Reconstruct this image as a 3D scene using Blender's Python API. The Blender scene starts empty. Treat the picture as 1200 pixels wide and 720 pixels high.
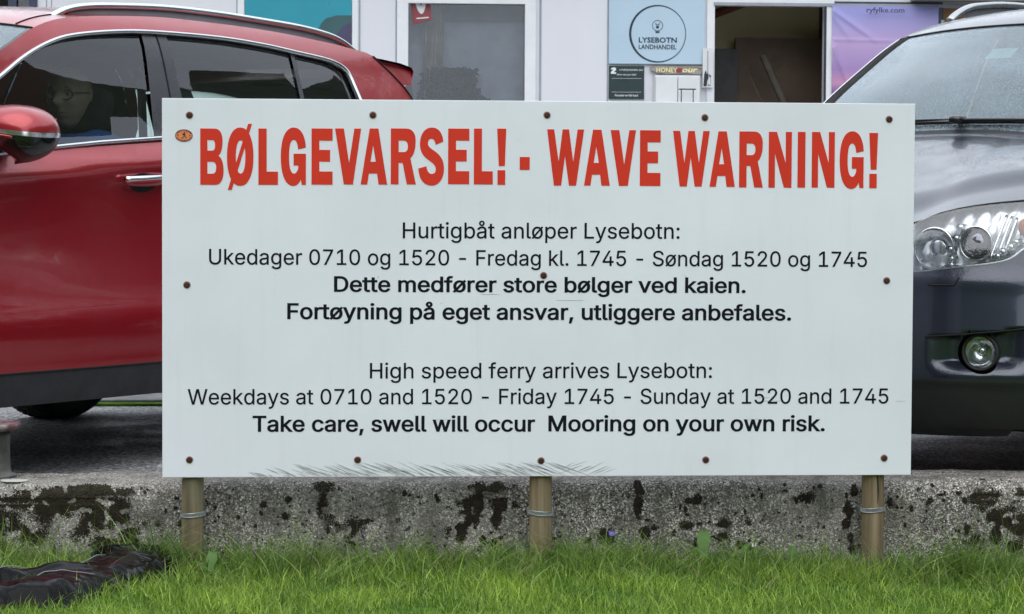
import bpy, bmesh, math, random
import numpy as np
from mathutils import Vector, Matrix, noise
from mathutils.geometry import delaunay_2d_cdt
random.seed(7); rng = np.random.default_rng(7)
scene = bpy.context.scene
col = scene.collection
PI = math.pi

# ------------------------------------------------------------------ camera
cam_d = bpy.data.cameras.new("camera"); cam = bpy.data.objects.new("camera", cam_d); col.objects.link(cam)
scene.camera = cam
cam_d.sensor_width = 36.0; cam_d.lens = 90.0; cam_d.clip_start = 0.1; cam_d.clip_end = 3000
_yaw, _pit, _rol = 0.07606, 0.04495, 0.004944
_fw = Vector((math.sin(_yaw)*math.cos(_pit), math.cos(_yaw)*math.cos(_pit), -math.sin(_pit)))
_rt = Vector((math.cos(_yaw), -math.sin(_yaw), 0)); _up = _rt.cross(_fw)
_R = _rt*math.cos(_rol) + _up*math.sin(_rol); _U = -_rt*math.sin(_rol) + _up*math.cos(_rol)
M = Matrix((_R, _U, -_fw)).transposed().to_4x4(); M.translation = Vector((-.7252, -8.2509, 1.0))
cam.matrix_world = M
cam_d.dof.use_dof = True; cam_d.dof.focus_distance = 8.3; cam_d.dof.aperture_fstop = 22.0

# ------------------------------------------------------------------ world, sun, exposure
SUN_EL, SUN_AZ = math.radians(58), math.radians(200)
world = bpy.data.worlds.new("World"); scene.world = world; world.use_nodes = True
nt = world.node_tree; nt.nodes.clear()
wo = nt.nodes.new("ShaderNodeOutputWorld"); bg = nt.nodes.new("ShaderNodeBackground")
sky = nt.nodes.new("ShaderNodeTexSky"); sky.sky_type = 'NISHITA'; sky.sun_disc = False
sky.sun_elevation = SUN_EL; sky.sun_rotation = SUN_AZ; sky.dust_density = 3.0
tc = nt.nodes.new("ShaderNodeTexCoord"); nz = nt.nodes.new("ShaderNodeTexNoise")
nz.inputs['Scale'].default_value = 2.6; nz.inputs['Detail'].default_value = 5; nz.inputs['Roughness'].default_value = .55
cr = nt.nodes.new("ShaderNodeValToRGB")
cr.color_ramp.elements[0].position = .3; cr.color_ramp.elements[0].color = (6.6, 7.25, 8.1, 1)
cr.color_ramp.elements[1].position = .75; cr.color_ramp.elements[1].color = (9.2, 9.7, 10.3, 1)
mx = nt.nodes.new("ShaderNodeMix"); mx.data_type = 'RGBA'; mx.inputs[0].default_value = .9
nt.links.new(tc.outputs['Generated'], nz.inputs['Vector']); nt.links.new(nz.outputs['Fac'], cr.inputs[0])
nt.links.new(sky.outputs[0], mx.inputs[6]); nt.links.new(cr.outputs[0], mx.inputs[7])
nt.links.new(mx.outputs[2], bg.inputs[0]); bg.inputs[1].default_value = .13
nt.links.new(bg.outputs[0], wo.inputs[0])
sd = bpy.data.lights.new("sun", 'SUN'); sd.energy = 1.3; sd.angle = math.radians(80); sd.color = (1, .97, .93)
sun = bpy.data.objects.new("sun", sd); col.objects.link(sun)
_d = Vector((math.sin(SUN_AZ)*math.cos(SUN_EL), math.cos(SUN_AZ)*math.cos(SUN_EL), math.sin(SUN_EL)))
sun.rotation_euler = _d.to_track_quat('Z', 'Y').to_euler(); sun.location = (0, -5, 20)
vs = scene.view_settings; vs.view_transform = 'Standard'; vs.look = 'None'; vs.exposure = 0.53; vs.gamma = 1.0
scene.cycles.max_bounces = 10; scene.cycles.transparent_max_bounces = 16; scene.cycles.caustics_reflective = False

# ------------------------------------------------------------------ helpers
import math
def itp(tab, x):
    """smooth (Catmull-Rom / Hermite) interpolation in a table of (x, y)"""
    n=len(tab)
    if x<=tab[0][0]: return tab[0][1]
    if x>=tab[-1][0]: return tab[-1][1]
    i=0
    while x>tab[i+1][0]: i+=1
    x0,y0=tab[i]; x1,y1=tab[i+1]; h=x1-x0
    d=(y1-y0)/h
    m0=d if i==0 else 0.5*(d+(y0-tab[i-1][1])/(x0-tab[i-1][0]))
    m1=d if i==n-2 else 0.5*(d+(tab[i+2][1]-y1)/(tab[i+2][0]-x1))
    t=(x-x0)/h
    return (2*t**3-3*t*t+1)*y0+(t**3-2*t*t+t)*h*m0+(-2*t**3+3*t*t)*y1+(t**3-t*t)*h*m1
class Shape:
    """side: half width L(s,z); front corner: M(phi,z)"""
    def __init__(k, prof, nose, tail, a, b, n, bow, s_mid):
        k.prof,k.nose,k.tail,k.a,k.b,k.n,k.bow,k.s_mid=prof,nose,tail,a,b,n,bow,s_mid
    shear=0.
    def w(k,z): return itp(k.prof,z)
    def L(k,s,z):
        w=k.w(k.zs(s,z))*(1-k.bow*((s-k.s_mid)/1.5)**2)
        f=itp(k.nose,z)+k.a; r=itp(k.tail,z)-k.b
        if s<f: w*=max(0.,1-min(1,(f-s)/k.a)**k.n)**(1/k.n)
        if s>r: w*=max(0.,1-min(1,(s-r)/k.b)**k.n)**(1/k.n)
        return w
    def zs(k,s,z):
        if not k.shear or z<.6 or z>1.45: return z
        b=min(1,(z-.6)/.3)*min(1,(1.45-z)/.3)
        return z-k.shear*max(-1.,min(1.6,s-1.))*b
    def side(k,s,z,off=0): return (s,k.L(s,z)+off,z)
    def front(k,phi,z,off=0):
        p=math.radians(abs(phi)); sg=1 if phi>=0 else -1
        f=itp(k.nose,z); e=2/k.n
        s=f+k.a*(1-max(0,math.cos(p))**e)
        l=k.w(z)*(1-k.bow*((s-k.s_mid)/1.5)**2)*max(0,math.sin(p))**e
        return (s-off*math.cos(p),sg*(l+off*math.sin(p)),z)
    def rear(k,phi,z,off=0):
        p=math.radians(abs(phi)); sg=1 if phi>=0 else -1
        r=itp(k.tail,z); e=2/k.n
        s=r-k.b*(1-max(0,math.cos(p))**e)
        l=k.w(z)*(1-k.bow*((s-k.s_mid)/1.5)**2)*max(0,math.sin(p))**e
        return (s+off*math.cos(p),sg*(l+off*math.sin(p)),z)
RED=Shape(
 prof=[(.15,.85),(.22,.885),(.29,.905),(.38,.915),(.50,.925),(.60,.907),(.76,.892),(.93,.900),(1.005,.914),(1.03,.911),(1.10,.868),(1.20,.839),(1.35,.794),(1.48,.749),(1.56,.70),(1.63,.62)],
 nose=[(.15,-.72),(.3,-.82),(.5,-.86),(.7,-.84),(.85,-.76),(.95,-.62),(1.05,-.5),(1.6,-.5)],
 tail=[(.15,3.5),(.3,3.58),(.6,3.62),(.95,3.58),(1.1,3.5),(1.3,3.47),(1.45,3.5),(1.6,3.45)],
 a=.4,b=.42,n=2.6,bow=.022,s_mid=1.3)
RED.shear=.075
BLK=Shape(
 prof=[(.15,.82),(.22,.855),(.30,.885),(.45,.905),(.60,.905),(.75,.895),(.88,.90),(.96,.893),(1.04,.865),(1.15,.83),(1.35,.765),(1.5,.71),(1.6,.65),(1.68,.58)],
 nose=[(.15,.13),(.22,.06),(.30,.02),(.45,0.),(.55,.005),(.68,.02),(.80,.05),(.88,.09),(.95,.16),(1.1,.3),(1.6,.3)],
 tail=[(.15,4.15),(.3,4.22),(.6,4.28),(.95,4.25),(1.1,4.2),(1.4,4.05),(1.6,3.9)],
 a=.38,b=.33,n=2.3,bow=.02,s_mid=2.0)
class Body:
    def __init__(k, K, zE, cowl, bow_c, crown_c, bulge, top, bow, crown, crease=None):
        k.K,k.zE,k.cowl,k.bow_c,k.crown_c,k.bulge,k.top,k.bow,k.crown,k.crease=K,zE,cowl,bow_c,crown_c,bulge,top,bow,crown,crease
        d=[0.]
        for a,b in zip(top,top[1:]): d.append(d[-1]+math.hypot(b[0]-a[0],b[1]-a[1]))
        k.d=d; k.qs=[(q,p[0]) for q,p in zip(d,top)]; k.qz=[(q,p[1]) for q,p in zip(d,top)]
    def hood(k, m, v):
        K=k.K; am=abs(m)
        def raw(m):
            F=K.front(90*m,itp(k.zE,90*m)); sc,zc=k.cowl; lc=K.L(sc,zc)
            R=(sc-k.bow_c*(1-m*m),lc*m,zc+k.crown_c*(1-m*m))
            return [F[i]+(R[i]-F[i])*v for i in range(3)]
        P=raw(am); E=raw(1.); P[2]+=k.bulge*4*v*(1-v)*(1.15-.5*am**3); Ez=E[2]+k.bulge*4*v*(1-v)*.65
        P[1]*=K.L(E[0],Ez)/E[1]
        if k.crease:
            vl=.04+.27*am; vt=.23+.24*am; t=max(0,min(1,(v-vl)/(vt-vl))); P[2]+=k.crease*(t*t*(3-2*t))*min(1,(1-v)/(1-vt))*min(1,(1-am)*5)
        if m<0: P[1]=-P[1]
        return tuple(P)
    def qof(k, s):
        for i,(a,b) in enumerate(zip(k.top,k.top[1:])):
            if a[0]<=s<=b[0]: return k.d[i]+(s-a[0])/(b[0]-a[0])*(k.d[i+1]-k.d[i])
        return k.d[-1]
    def side_top(k, q): return (itp(k.qs,q),itp(k.qz,q))
    def T(k, q, m, off=0.):
        s,z=k.side_top(q); l=k.K.L(s,z); e=1-abs(m)**2.4
        s2,z2=k.side_top(min(k.d[-1],q+.02)); s1,z1=k.side_top(max(0,q-.02)); n=math.hypot(s2-s1,z2-z1)+1e-9
        return (s-itp(k.bow,q)*(1-m*m)-off*(z2-z1)/n, l*m, z+itp(k.crown,q)*e+off*(s2-s1)/n)
RB=Body(RED,zE=[(0,.90),(45,.93),(90,.99)],cowl=(.10,1.06),bow_c=.16,crown_c=.05,bulge=.03,
 top=[(.10,1.06),(.40,1.245),(.727,1.422),(.802,1.458),(.899,1.502),(1.028,1.541),(1.169,1.563),(1.438,1.583),(1.688,1.593),(1.968,1.589),(2.263,1.579),(2.556,1.558),(2.823,1.529),(2.944,1.507),(3.094,1.385),(3.16,1.22),(3.19,1.04)],
 bow=[(0,.16),(1.0,.10),(1.5,.03),(2.3,-.05),(3.1,-.16),(3.7,-.33)],crown=[(0,.05),(.8,.045),(1.2,.05),(2.3,.05),(3.1,.04),(3.7,.02)])
BB=Body(BLK,zE=[(0,.80),(24,.844),(30,.878),(38,.902),(52,.921),(70,.938),(90,.955)],cowl=(1.10,1.12),bow_c=.14,crown_c=.04,bulge=.012,
 top=[(1.10,1.12),(1.299,1.301),(1.493,1.439),(1.663,1.552),(1.753,1.591),(1.89,1.628),(2.1,1.65),(2.6,1.665),(3.2,1.65),(3.6,1.61),(3.78,1.57),(3.85,1.35),(3.90,1.02)],
 bow=[(0,.14),(.75,.12),(1.2,.05),(2.2,-.02),(3.0,-.10),(3.7,-.28)],crown=[(0,.04),(.6,.03),(.75,.03),(1.2,.038),(2.2,.045),(3.0,.03),(3.7,.02)],crease=.022)


class NT:
    def __init__(s, name, rough=.6, base=(.5,.5,.5), metal=0., coat=0., spec=None):
        s.m = bpy.data.materials.new(name); s.m.use_nodes = True; s.t = s.m.node_tree
        s.b = s.t.nodes['Principled BSDF']; s.set('Base Color', (*base, 1)); s.set('Roughness', rough); s.set('Metallic', metal)
        s.set('Coat Weight', coat); s.set('Coat Roughness', .04)
        if spec is not None: s.set('Specular IOR Level', spec)
        s._tc = None
    def set(s, k, v): s.b.inputs[k].default_value = v
    def n(s, typ, **kw):
        n = s.t.nodes.new("ShaderNode"+typ)
        for k, v in kw.items():
            if k.startswith('i_'): 
                key = k[2:].replace('_', ' ')
                n.inputs[int(key) if key.isdigit() else key].default_value = v
            else: setattr(n, k, v)
        return n
    def l(s, a, b): s.t.links.new(a, b)
    def co(s, scale=(1,1,1)):
        if s._tc is None: s._tc = s.n('TexCoord')
        mp = s.n('Mapping', i_Scale=scale); s.l(s._tc.outputs['Object'], mp.inputs[0]); return mp.outputs[0]
    def noise(s, scale, detail=4, rough=.55, sc=(1,1,1), out='Fac'):
        n = s.n('TexNoise', i_Scale=scale, i_Detail=detail, i_Roughness=rough); s.l(s.co(sc), n.inputs['Vector']); return n.outputs[out]
    def vor(s, scale, sc=(1,1,1), feature='F1', out='Distance', rnd=1.):
        n = s.n('TexVoronoi', feature=feature); n.inputs['Scale'].default_value = scale
        n.inputs['Randomness'].default_value = rnd; s.l(s.co(sc), n.inputs['Vector']); return n.outputs[out]
    def ramp(s, fac, *st):
        r = s.n('ValToRGB'); e = r.color_ramp.elements
        while len(e) < len(st): e.new(.5)
        for k, (p, c) in zip(e, st):
            k.position = p; k.color = (*c, 1) if isinstance(c, tuple) else (c, c, c, 1)
        s.l(fac, r.inputs[0]); return r.outputs[0]
    def mix(s, f, a, b, mode='MIX'):
        m = s.n('Mix', data_type='RGBA', blend_type=mode)
        for v, i in ((f, 0), (a, 6), (b, 7)):
            if isinstance(v, (int, float)): m.inputs[i].default_value = v if i == 0 else (v, v, v, 1)
            elif isinstance(v, tuple): m.inputs[i].default_value = (*v, 1)
            else: s.l(v, m.inputs[i])
        return m.outputs[2]
    def math(s, op, a, b=0.):
        m = s.n('Math', operation=op)
        for v, i in ((a, 0), (b, 1)):
            if isinstance(v, (int, float)): m.inputs[i].default_value = v
            else: s.l(v, m.inputs[i])
        return m.outputs[0]
    def base(s, c): s.l(c, s.b.inputs['Base Color'])
    def rough(s, c): s.l(c, s.b.inputs['Roughness'])
    def bump(s, h, strength=.3, dist=.01, to=('Normal',), prev=None):
        b = s.n('Bump', i_Strength=strength, i_Distance=dist); s.l(h, b.inputs['Height'])
        if prev is not None: s.l(prev, b.inputs['Normal'])
        for k in to: s.l(b.outputs[0], s.b.inputs[k])
        return b.outputs[0]

def plain(name, base, rough=.6, metal=0., var=.12, scale=8., bump=0., coat=0., bscale=80.):
    m = NT(name, rough, base, metal, coat)
    f = m.noise(scale, 5)
    d = tuple(c*(1-var) for c in base); u = tuple(min(1, c*(1+var)) for c in base)
    m.base(m.ramp(f, (.3, d), (.7, u)))
    m.rough(m.ramp(m.noise(scale*2.3, 3), (.3, max(.02, rough-.08)), (.7, min(1, rough+.08))))
    if bump: m.bump(m.noise(bscale, 4), bump, .004)
    return m.m

def glass(name, tint, refl=1.0, rough=.0, wet=0., wcol=(.7,.78,.82)):
    m = bpy.data.materials.new(name); m.use_nodes = True; t = m.node_tree; t.nodes.clear()
    o = t.nodes.new('ShaderNodeOutputMaterial'); tr = t.nodes.new('ShaderNodeBsdfTransparent'); gl = t.nodes.new('ShaderNodeBsdfGlossy')
    tr.inputs[0].default_value = (*tint, 1); gl.inputs['Roughness'].default_value = rough; gl.inputs[0].default_value = (.95,.97,1,1)
    fr = t.nodes.new('ShaderNodeFresnel'); fr.inputs[0].default_value = 1.5
    mu = t.nodes.new('ShaderNodeMath'); mu.operation = 'MULTIPLY'; mu.use_clamp = True; mu.inputs[1].default_value = refl
    mx = t.nodes.new('ShaderNodeMixShader'); t.links.new(fr.outputs[0], mu.inputs[0])
    t.links.new(mu.outputs[0], mx.inputs[0]); t.links.new(tr.outputs[0], mx.inputs[1]); t.links.new(gl.outputs[0], mx.inputs[2])
    last = mx
    if wet:
        tcn = t.nodes.new('ShaderNodeTexCoord')
        v = t.nodes.new('ShaderNodeTexVoronoi'); v.inputs['Scale'].default_value = 95; t.links.new(tcn.outputs['Object'], v.inputs['Vector'])
        v2 = t.nodes.new('ShaderNodeTexVoronoi'); v2.inputs['Scale'].default_value = 210; t.links.new(tcn.outputs['Object'], v2.inputs['Vector'])
        r = t.nodes.new('ShaderNodeValToRGB'); r.color_ramp.elements[0].position = .0; r.color_ramp.elements[0].color = (1,1,1,1)
        r.color_ramp.elements[1].position = .42; r.color_ramp.elements[1].color = (0,0,0,1); t.links.new(v.outputs['Distance'], r.inputs[0])
        r2 = t.nodes.new('ShaderNodeValToRGB'); r2.color_ramp.elements[0].position = .0; r2.color_ramp.elements[0].color = (1,1,1,1)
        r2.color_ramp.elements[1].position = .45; r2.color_ramp.elements[1].color = (0,0,0,1); t.links.new(v2.outputs['Distance'], r2.inputs[0])
        ad = t.nodes.new('ShaderNodeMath'); ad.operation = 'ADD'; t.links.new(r.outputs[0], ad.inputs[0]); t.links.new(r2.outputs[0], ad.inputs[1])
        bp = t.nodes.new('ShaderNodeBump'); bp.inputs['Strength'].default_value = min(1, wet*2); bp.inputs['Distance'].default_value = .002
        t.links.new(ad.outputs[0], bp.inputs['Height']); t.links.new(bp.outputs[0], gl.inputs['Normal'])
        df = t.nodes.new('ShaderNodeBsdfDiffuse'); df.inputs[0].default_value = (*wcol, 1)
        n2 = t.nodes.new('ShaderNodeTexNoise'); n2.inputs['Scale'].default_value = 5; n2.inputs['Detail'].default_value = 8; t.links.new(tcn.outputs['Object'], n2.inputs['Vector'])
        m2 = t.nodes.new('ShaderNodeMath'); m2.operation = 'MULTIPLY'; t.links.new(n2.outputs[0], m2.inputs[0]); m2.inputs[1].default_value = wet*.75
        m3 = t.nodes.new('ShaderNodeMath'); m3.operation = 'MULTIPLY_ADD'; t.links.new(r2.outputs[0], m3.inputs[0]); m3.inputs[1].default_value = wet*1.1; t.links.new(m2.outputs[0], m3.inputs[2])
        mx2 = t.nodes.new('ShaderNodeMixShader'); t.links.new(m3.outputs[0], mx2.inputs[0]); t.links.new(mx.outputs[0], mx2.inputs[1]); t.links.new(df.outputs[0], mx2.inputs[2])
        last = mx2
    t.links.new(last.outputs[0], o.inputs[0]); return m

def paint(name, base, metal, rough, drops=1., dirt=(.25,.24,.22), lined=False):
    m = NT(name, rough, base, metal, coat=1.0)
    fl = m.noise(900, 1); f = m.noise(3, 5)
    c = m.mix(m.ramp(f, (.35, 0.), (.75, .05)), m.ramp(fl, (.3, tuple(b*.8 for b in base)), (.7, tuple(min(1, b*1.2) for b in base))), dirt)
    if lined:   # sheet metal carries dark trim on its inner side
        gb = m.n('NewGeometry'); c = m.mix(gb.outputs['Backfacing'], c, (.012,.012,.013)); m.l(m.math('MULTIPLY', m.math('SUBTRACT', 1., gb.outputs['Backfacing']), 1.), m.b.inputs['Coat Weight'])
    m.base(c)
    v1 = m.ramp(m.vor(140), (.0, 1.), (.38, 0.)); v2 = m.ramp(m.vor(290), (.0, 1.), (.42, 0.))
    h = m.math('ADD', v1, m.math('MULTIPLY', v2, .6))
    h = m.math('MULTIPLY', h, m.ramp(m.noise(9, 3), (.38, .25), (.6, 1.)))
    # rain beads lie on faces that look up
    g = m.n('NewGeometry'); sx = m.n('SeparateXYZ'); m.l(g.outputs['Normal'], sx.inputs[0])
    up = m.ramp(sx.outputs[2], (.05, .12), (.45, 1.))
    m.bump(m.math('MULTIPLY', h, up), .42*drops, .0013, to=('Normal', 'Coat Normal'))
    return m.m

MAT = {}
def build_mats():
    A = MAT
    # sign board: white coated board with light grime
    m = NT('white_board', .33, (.72,.74,.75)); 
    g1 = m.ramp(m.noise(2.2, 6), (.35, (.67,.70,.755)), (.7, (.73,.76,.818)))
    st = m.ramp(m.noise(3, 6, sc=(9, 1, .7)), (.55, 0.), (.85, .35))
    c = m.mix(st, g1, (.575,.605,.62)); sp = m.ramp(m.noise(160, 2), (.735, 0.), (.76, .55))
    m.base(m.mix(sp, c, (.3,.28,.24))); m.rough(m.ramp(m.noise(6, 4), (.3, .28), (.7, .45))); m.bump(m.noise(14, 3), .05, .01); A['board'] = m.m
    A['red_print'] = plain('red_print', (.60,.040,.020), .5, var=.06, scale=5)
    for k_ in ('red_print',): A[k_].node_tree.nodes['Principled BSDF'].inputs['Specular IOR Level'].default_value = .12
    A['red_edge'] = plain('dark_red_edge', (.22,.03,.03), .5)
    A['black_print'] = plain('black_print', (.006,.007,.011), .6, var=.1)
    A['black_print'].node_tree.nodes['Principled BSDF'].inputs['Specular IOR Level'].default_value = .10
    A['screw'] = plain('rusty_screw', (.06,.022,.015), .55, .5, bump=.4)
    A['rust_ring'] = plain('rust_stain', (.36,.27,.24), .6, var=.3, scale=60)
    A['orange'] = plain('orange_sticker', (.66,.20,.07), .45, var=.15, scale=90)
    A['dark_brown_print'] = plain('dark_brown_print', (.07,.02,.015), .5)
    A['scratch_dark'] = plain('scratch_grey', (.33,.345,.345), .7, var=.35, scale=60)
    # wood posts
    m = NT('weathered_wood', .78, (.3,.24,.16))
    g = m.noise(26, 7, .6, sc=(1, 1, .045)); c = m.ramp(g, (.30, (.045,.032,.018)), (.45, (.15,.112,.062)), (.58, (.235,.185,.11)), (.72, (.36,.31,.215)))
    gr = m.ramp(m.noise(5, 5), (.45, 0.), (.7, .45)); c = m.mix(gr, c, (.17,.175,.12)); m.base(c)
    m.bump(m.noise(60, 6, .65, sc=(1, 1, .05)), .6, .004); A['wood'] = m.m
    A['crack'] = plain('wood_crack', (.02,.014,.01), .9)
    A['galv'] = plain('galvanised_steel', (.34,.37,.38), .42, .75, var=.25, scale=60)
    # aggregate concrete
    m = NT('aggregate_concrete', .88, (.2,.2,.19))
    v = m.vor(215, out='Color'); bw = m.n('RGBToBW'); m.l(v, bw.inputs[0])
    c = m.ramp(bw.outputs[0], (.14, (.016,.015,.013)), (.36, (.085,.078,.068)), (.56, (.22,.205,.18)), (.74, (.44,.42,.375)), (.90, (.80,.78,.71)))
    big = m.ramp(m.noise(1.6, 6), (.33, .0), (.62, 1.)); c = m.mix(m.math('MULTIPLY', big, .5), c, (.34,.325,.29))
    low = m.ramp(m.noise(7, 6, .7), (.48, 0.), (.66, .70)); c = m.mix(low, c, (.060,.057,.048)); vst = m.ramp(m.noise(5, 5, .6, sc=(2.6, 1, .45)), (.52, 0.), (.70, .6)); c = m.mix(vst, c, (.045,.042,.032))
    gre = m.ramp(m.noise(4.3, 5, .6), (.60, 0.), (.78, .45)); c = m.mix(gre, c, (.13,.13,.055))
    pit = m.ramp(m.noise(70, 3, .65), (.60, 0.), (.64, .92)); c = m.mix(pit, c, (.010,.009,.008)); m.base(c)
    n1 = m.bump(m.vor(215, out='Distance'), .7, .005); m.bump(m.noise(40, 5, .7), .5, .012, prev=n1); A['concrete'] = m.m
    A['moss'] = plain('dark_moss', (.016,.011,.005), .95, var=.8, scale=40)
    A['moss_green'] = plain('green_moss', (.030,.026,.007), .95, var=.6, scale=60)
    A['lichen'] = plain('pale_lichen', (.42,.43,.38), .9, var=.2, scale=60, bump=.5)
    # asphalt
    m = NT('wet_asphalt', .5, (.06,.06,.06)); v = m.vor(75, out='Color'); bw = m.n('RGBToBW'); m.l(v, bw.inputs[0])
    c = m.ramp(bw.outputs[0], (.15, (.07,.07,.072)), (.5, (.26,.26,.262)), (.8, (.50,.50,.50)), (.96, (.8,.8,.79)))
    c = m.mix(m.ramp(m.noise(1.1, 6), (.35, 0.), (.7, .55)), c, (.15,.15,.153)); m.base(c)
    m.rough(m.ramp(m.noise(2.3, 4), (.35, .42), (.65, .8))); m.bump(m.vor(75), .9, .009); A['asphalt'] = m.m
    m = NT('paving_stone', .6, (.14,.14,.145)); m.base(m.ramp(m.noise(12, 6), (.3, (.09,.09,.095)), (.7, (.19,.19,.19)))); m.bump(m.noise(90, 4), .4, .004); A['slab'] = m.m
    m = NT('soil_and_turf', .95, (.05,.06,.02), spec=.05); m.base(m.ramp(m.noise(18, 6), (.3, (.03,.06,.010)), (.55, (.06,.13,.018)), (.75, (.12,.20,.035)))); m.bump(m.noise(40, 5), .8, .02); A['turf'] = m.m
    def leaf(name, a, b, tl=.35):
        m = NT(name, .5, a); at = m.n('Attribute', attribute_name='tone'); m.base(m.ramp(at.outputs['Fac'], (0., a), (1., b)))
        m.set('Subsurface Weight', 0.); tr = m.n('BsdfTranslucent'); m.l(m.b.inputs['Base Color'].links[0].from_socket, tr.inputs[0])
        ms = m.n('MixShader'); ms.inputs[0].default_value = tl; out = [n for n in m.t.nodes if n.type == 'OUTPUT_MATERIAL'][0]
        m.l(m.b.outputs[0], ms.inputs[1]); m.l(tr.outputs[0], ms.inputs[2]); m.l(ms.outputs[0], out.inputs[0]); return m.m
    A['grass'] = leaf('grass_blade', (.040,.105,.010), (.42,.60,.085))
    A['tall'] = leaf('long_grass_blade', (.040,.105,.014), (.27,.40,.085))
    A['dry'] = leaf('dry_straw', (.28,.25,.10), (.45,.42,.22))
    A['leafm'] = leaf('broad_leaf', (.035,.12,.015), (.10,.22,.03))
    A['flower'] = plain('violet_petal', (.20,.18,.62), .6, var=.2, scale=200)
    A['white_petal'] = plain('white_petal', (.7,.7,.66), .6)
    m = NT('mountain_forest', .95, (.03,.045,.025)); m.base(m.ramp(m.noise(.12, 8, .7), (.3, (.016,.026,.015)), (.6, (.035,.05,.025)), (.8, (.07,.075,.07)))); A['hill'] = m.m
    m = NT('sea_water', .08, (.015,.03,.035)); m.bump(m.noise(1.2, 4), .5, .1); A['water'] = m.m
    # building
    m = NT('white_cladding', .45, (.74,.75,.80)); m.base(m.ramp(m.noise(1.5, 6, sc=(1,1,.35)), (.3, (.70,.715,.77)), (.7, (.77,.78,.83)))); m.bump(m.noise(2, 3), .08, .02); A['clad'] = m.m
    A['frame'] = plain('white_window_frame', (.80,.82,.86), .35, var=.04)
    A['seam'] = plain('grey_joint', (.33,.35,.4), .6)
    A['teal'] = plain('turquoise_print', (.018,.30,.40), .35, var=.12, scale=1.5)
    A['pgreen'] = plain('dark_green_print', (.035,.11,.12), .4); A['ppurple'] = plain('dark_purple_print', (.06,.055,.12), .4)
    A['pale_line'] = plain('pale_print', (.35,.6,.65), .5)
    A['sky_blue'] = plain('pale_blue_panel', (.48,.63,.76), .4, var=.05, scale=2)
    A['navy'] = plain('navy_print', (.012,.03,.055), .5)
    A['poster'] = plain('dark_green_poster', (.013,.035,.038), .35, var=.2, scale=10)
    A['cyan_ink'] = plain('cyan_ink', (.25,.6,.68), .5); A['white_ink'] = plain('white_ink', (.75,.78,.8), .5)
    m = NT('driftwood', .8, (.3,.24,.2)); m.base(m.ramp(m.noise(22, 6, .7, sc=(.25,1,1.6)), (.3, (.10,.07,.06)), (.5, (.27,.23,.21)), (.7, (.42,.39,.38)))); m.bump(m.noise(50, 5, sc=(.2,1,1)), .5, .004); A['drift'] = m.m
    A['yellow_ink'] = plain('pale_yellow_paint', (.78,.72,.38), .6); A['crimson'] = plain('crimson_paint', (.30,.03,.05), .6)
    A['cabinet'] = plain('white_door_board', (.70,.72,.74), .4, var=.03); A['dark_metal'] = plain('dark_metal', (.03,.035,.045), .4, .3)
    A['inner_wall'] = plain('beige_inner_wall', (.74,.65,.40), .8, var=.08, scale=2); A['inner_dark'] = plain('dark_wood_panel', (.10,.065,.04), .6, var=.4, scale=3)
    A['inner_black'] = plain('black_panel', (.02,.02,.018), .5, var=.3); A['beam'] = plain('red_brown_beam', (.16,.05,.03), .7)
    A['bluegrey'] = plain('slate_blue_frame', (.035,.05,.09), .4); A['grey_metal'] = plain('grey_fascia', (.20,.21,.20), .6)
    A['curtain'] = plain('curtain_cloth', (.42,.38,.33), .85, var=.2, scale=9); A['blind'] = plain('grey_blind', (.26,.28,.31), .8); A['screen'] = plain('pale_screen', (.46,.48,.55), .7)
    A['redsign'] = plain('dull_red_card', (.26,.055,.065), .5); A['tan'] = plain('tan_board', (.33,.19,.09), .7, var=.35, scale=6)
    m = NT('banner_print', .55, (.5,.4,.7))
    sx = m.n('SeparateXYZ'); m.l(m.co(), sx.inputs[0])
    zz = m.math('ADD', sx.outputs[2], m.math('MULTIPLY', m.noise(2.5, 6, sc=(.4,1,2.2)), .10))
    zf = m.math('DIVIDE', zz, 2.43)
    m.base(m.ramp(zf, (.66, (.10,.07,.22)), (.745, (.17,.10,.30)), (.775, (.56,.28,.48)), (.82, (.36,.24,.52)), (.90, (.50,.36,.64)), (.96, (.40,.36,.70)), (1., (.34,.34,.70)))); A['banner'] = m.m
    # metals, plastics
    A['chrome'] = plain('bright_trim', (.75,.77,.79), .18, 1., var=.03); A['alloy'] = plain('alloy_rim', (.5,.51,.53), .3, .9, var=.05)
    A['black_plastic'] = plain('black_plastic', (.018,.019,.021), .55, var=.2, bump=.15, bscale=300)
    A['clad_plastic'] = plain('grey_black_cladding', (.020,.021,.024), .55, var=.2, bump=.2, bscale=300)
    A['gloss_black'] = plain('gloss_black', (.008,.008,.010), .12, var=.1, coat=.5)
    A['pillar'] = plain('satin_pillar_film', (.040,.040,.048), .28, var=.1)
    A['rubber'] = plain('tyre_rubber', (.014,.014,.014), .8, var=.2, bump=.3)
    A['gap'] = plain('shut_gap', (.004,.004,.004), .9)
    A['seat'] = plain('charcoal_upholstery', (.022,.022,.024), .85, var=.2, bump=.2)
    A['lining'] = plain('dark_cabin_lining', (.03,.03,.032), .9)
    A['belt'] = plain('seat_belt_webbing', (.05,.05,.055), .7)
    A['amber'] = plain('amber_lens', (.6,.16,.03), .25); A['red_lens'] = plain('red_lens', (.35,.01,.01), .15, coat=1.)
    A['reflector'] = plain('headlamp_reflector', (.74,.76,.78), .12, 1., var=.05); A['lamp_grey'] = plain('lamp_bezel', (.38,.40,.42), .3, .7, var=.3, scale=40)
    A['red_paint'] = paint('red_car_paint', (.34,.005,.014), .45, .30)
    A['dark_paint'] = paint('graphite_car_paint', (.017,.024,.044), .5, .30)
    A['red_side'] = paint('red_car_paint_lined', (.34,.005,.014), .45, .30, lined=True)
    A['side_glass'] = glass('dark_side_glass', (.76,.88,.84), 1.25)
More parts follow.
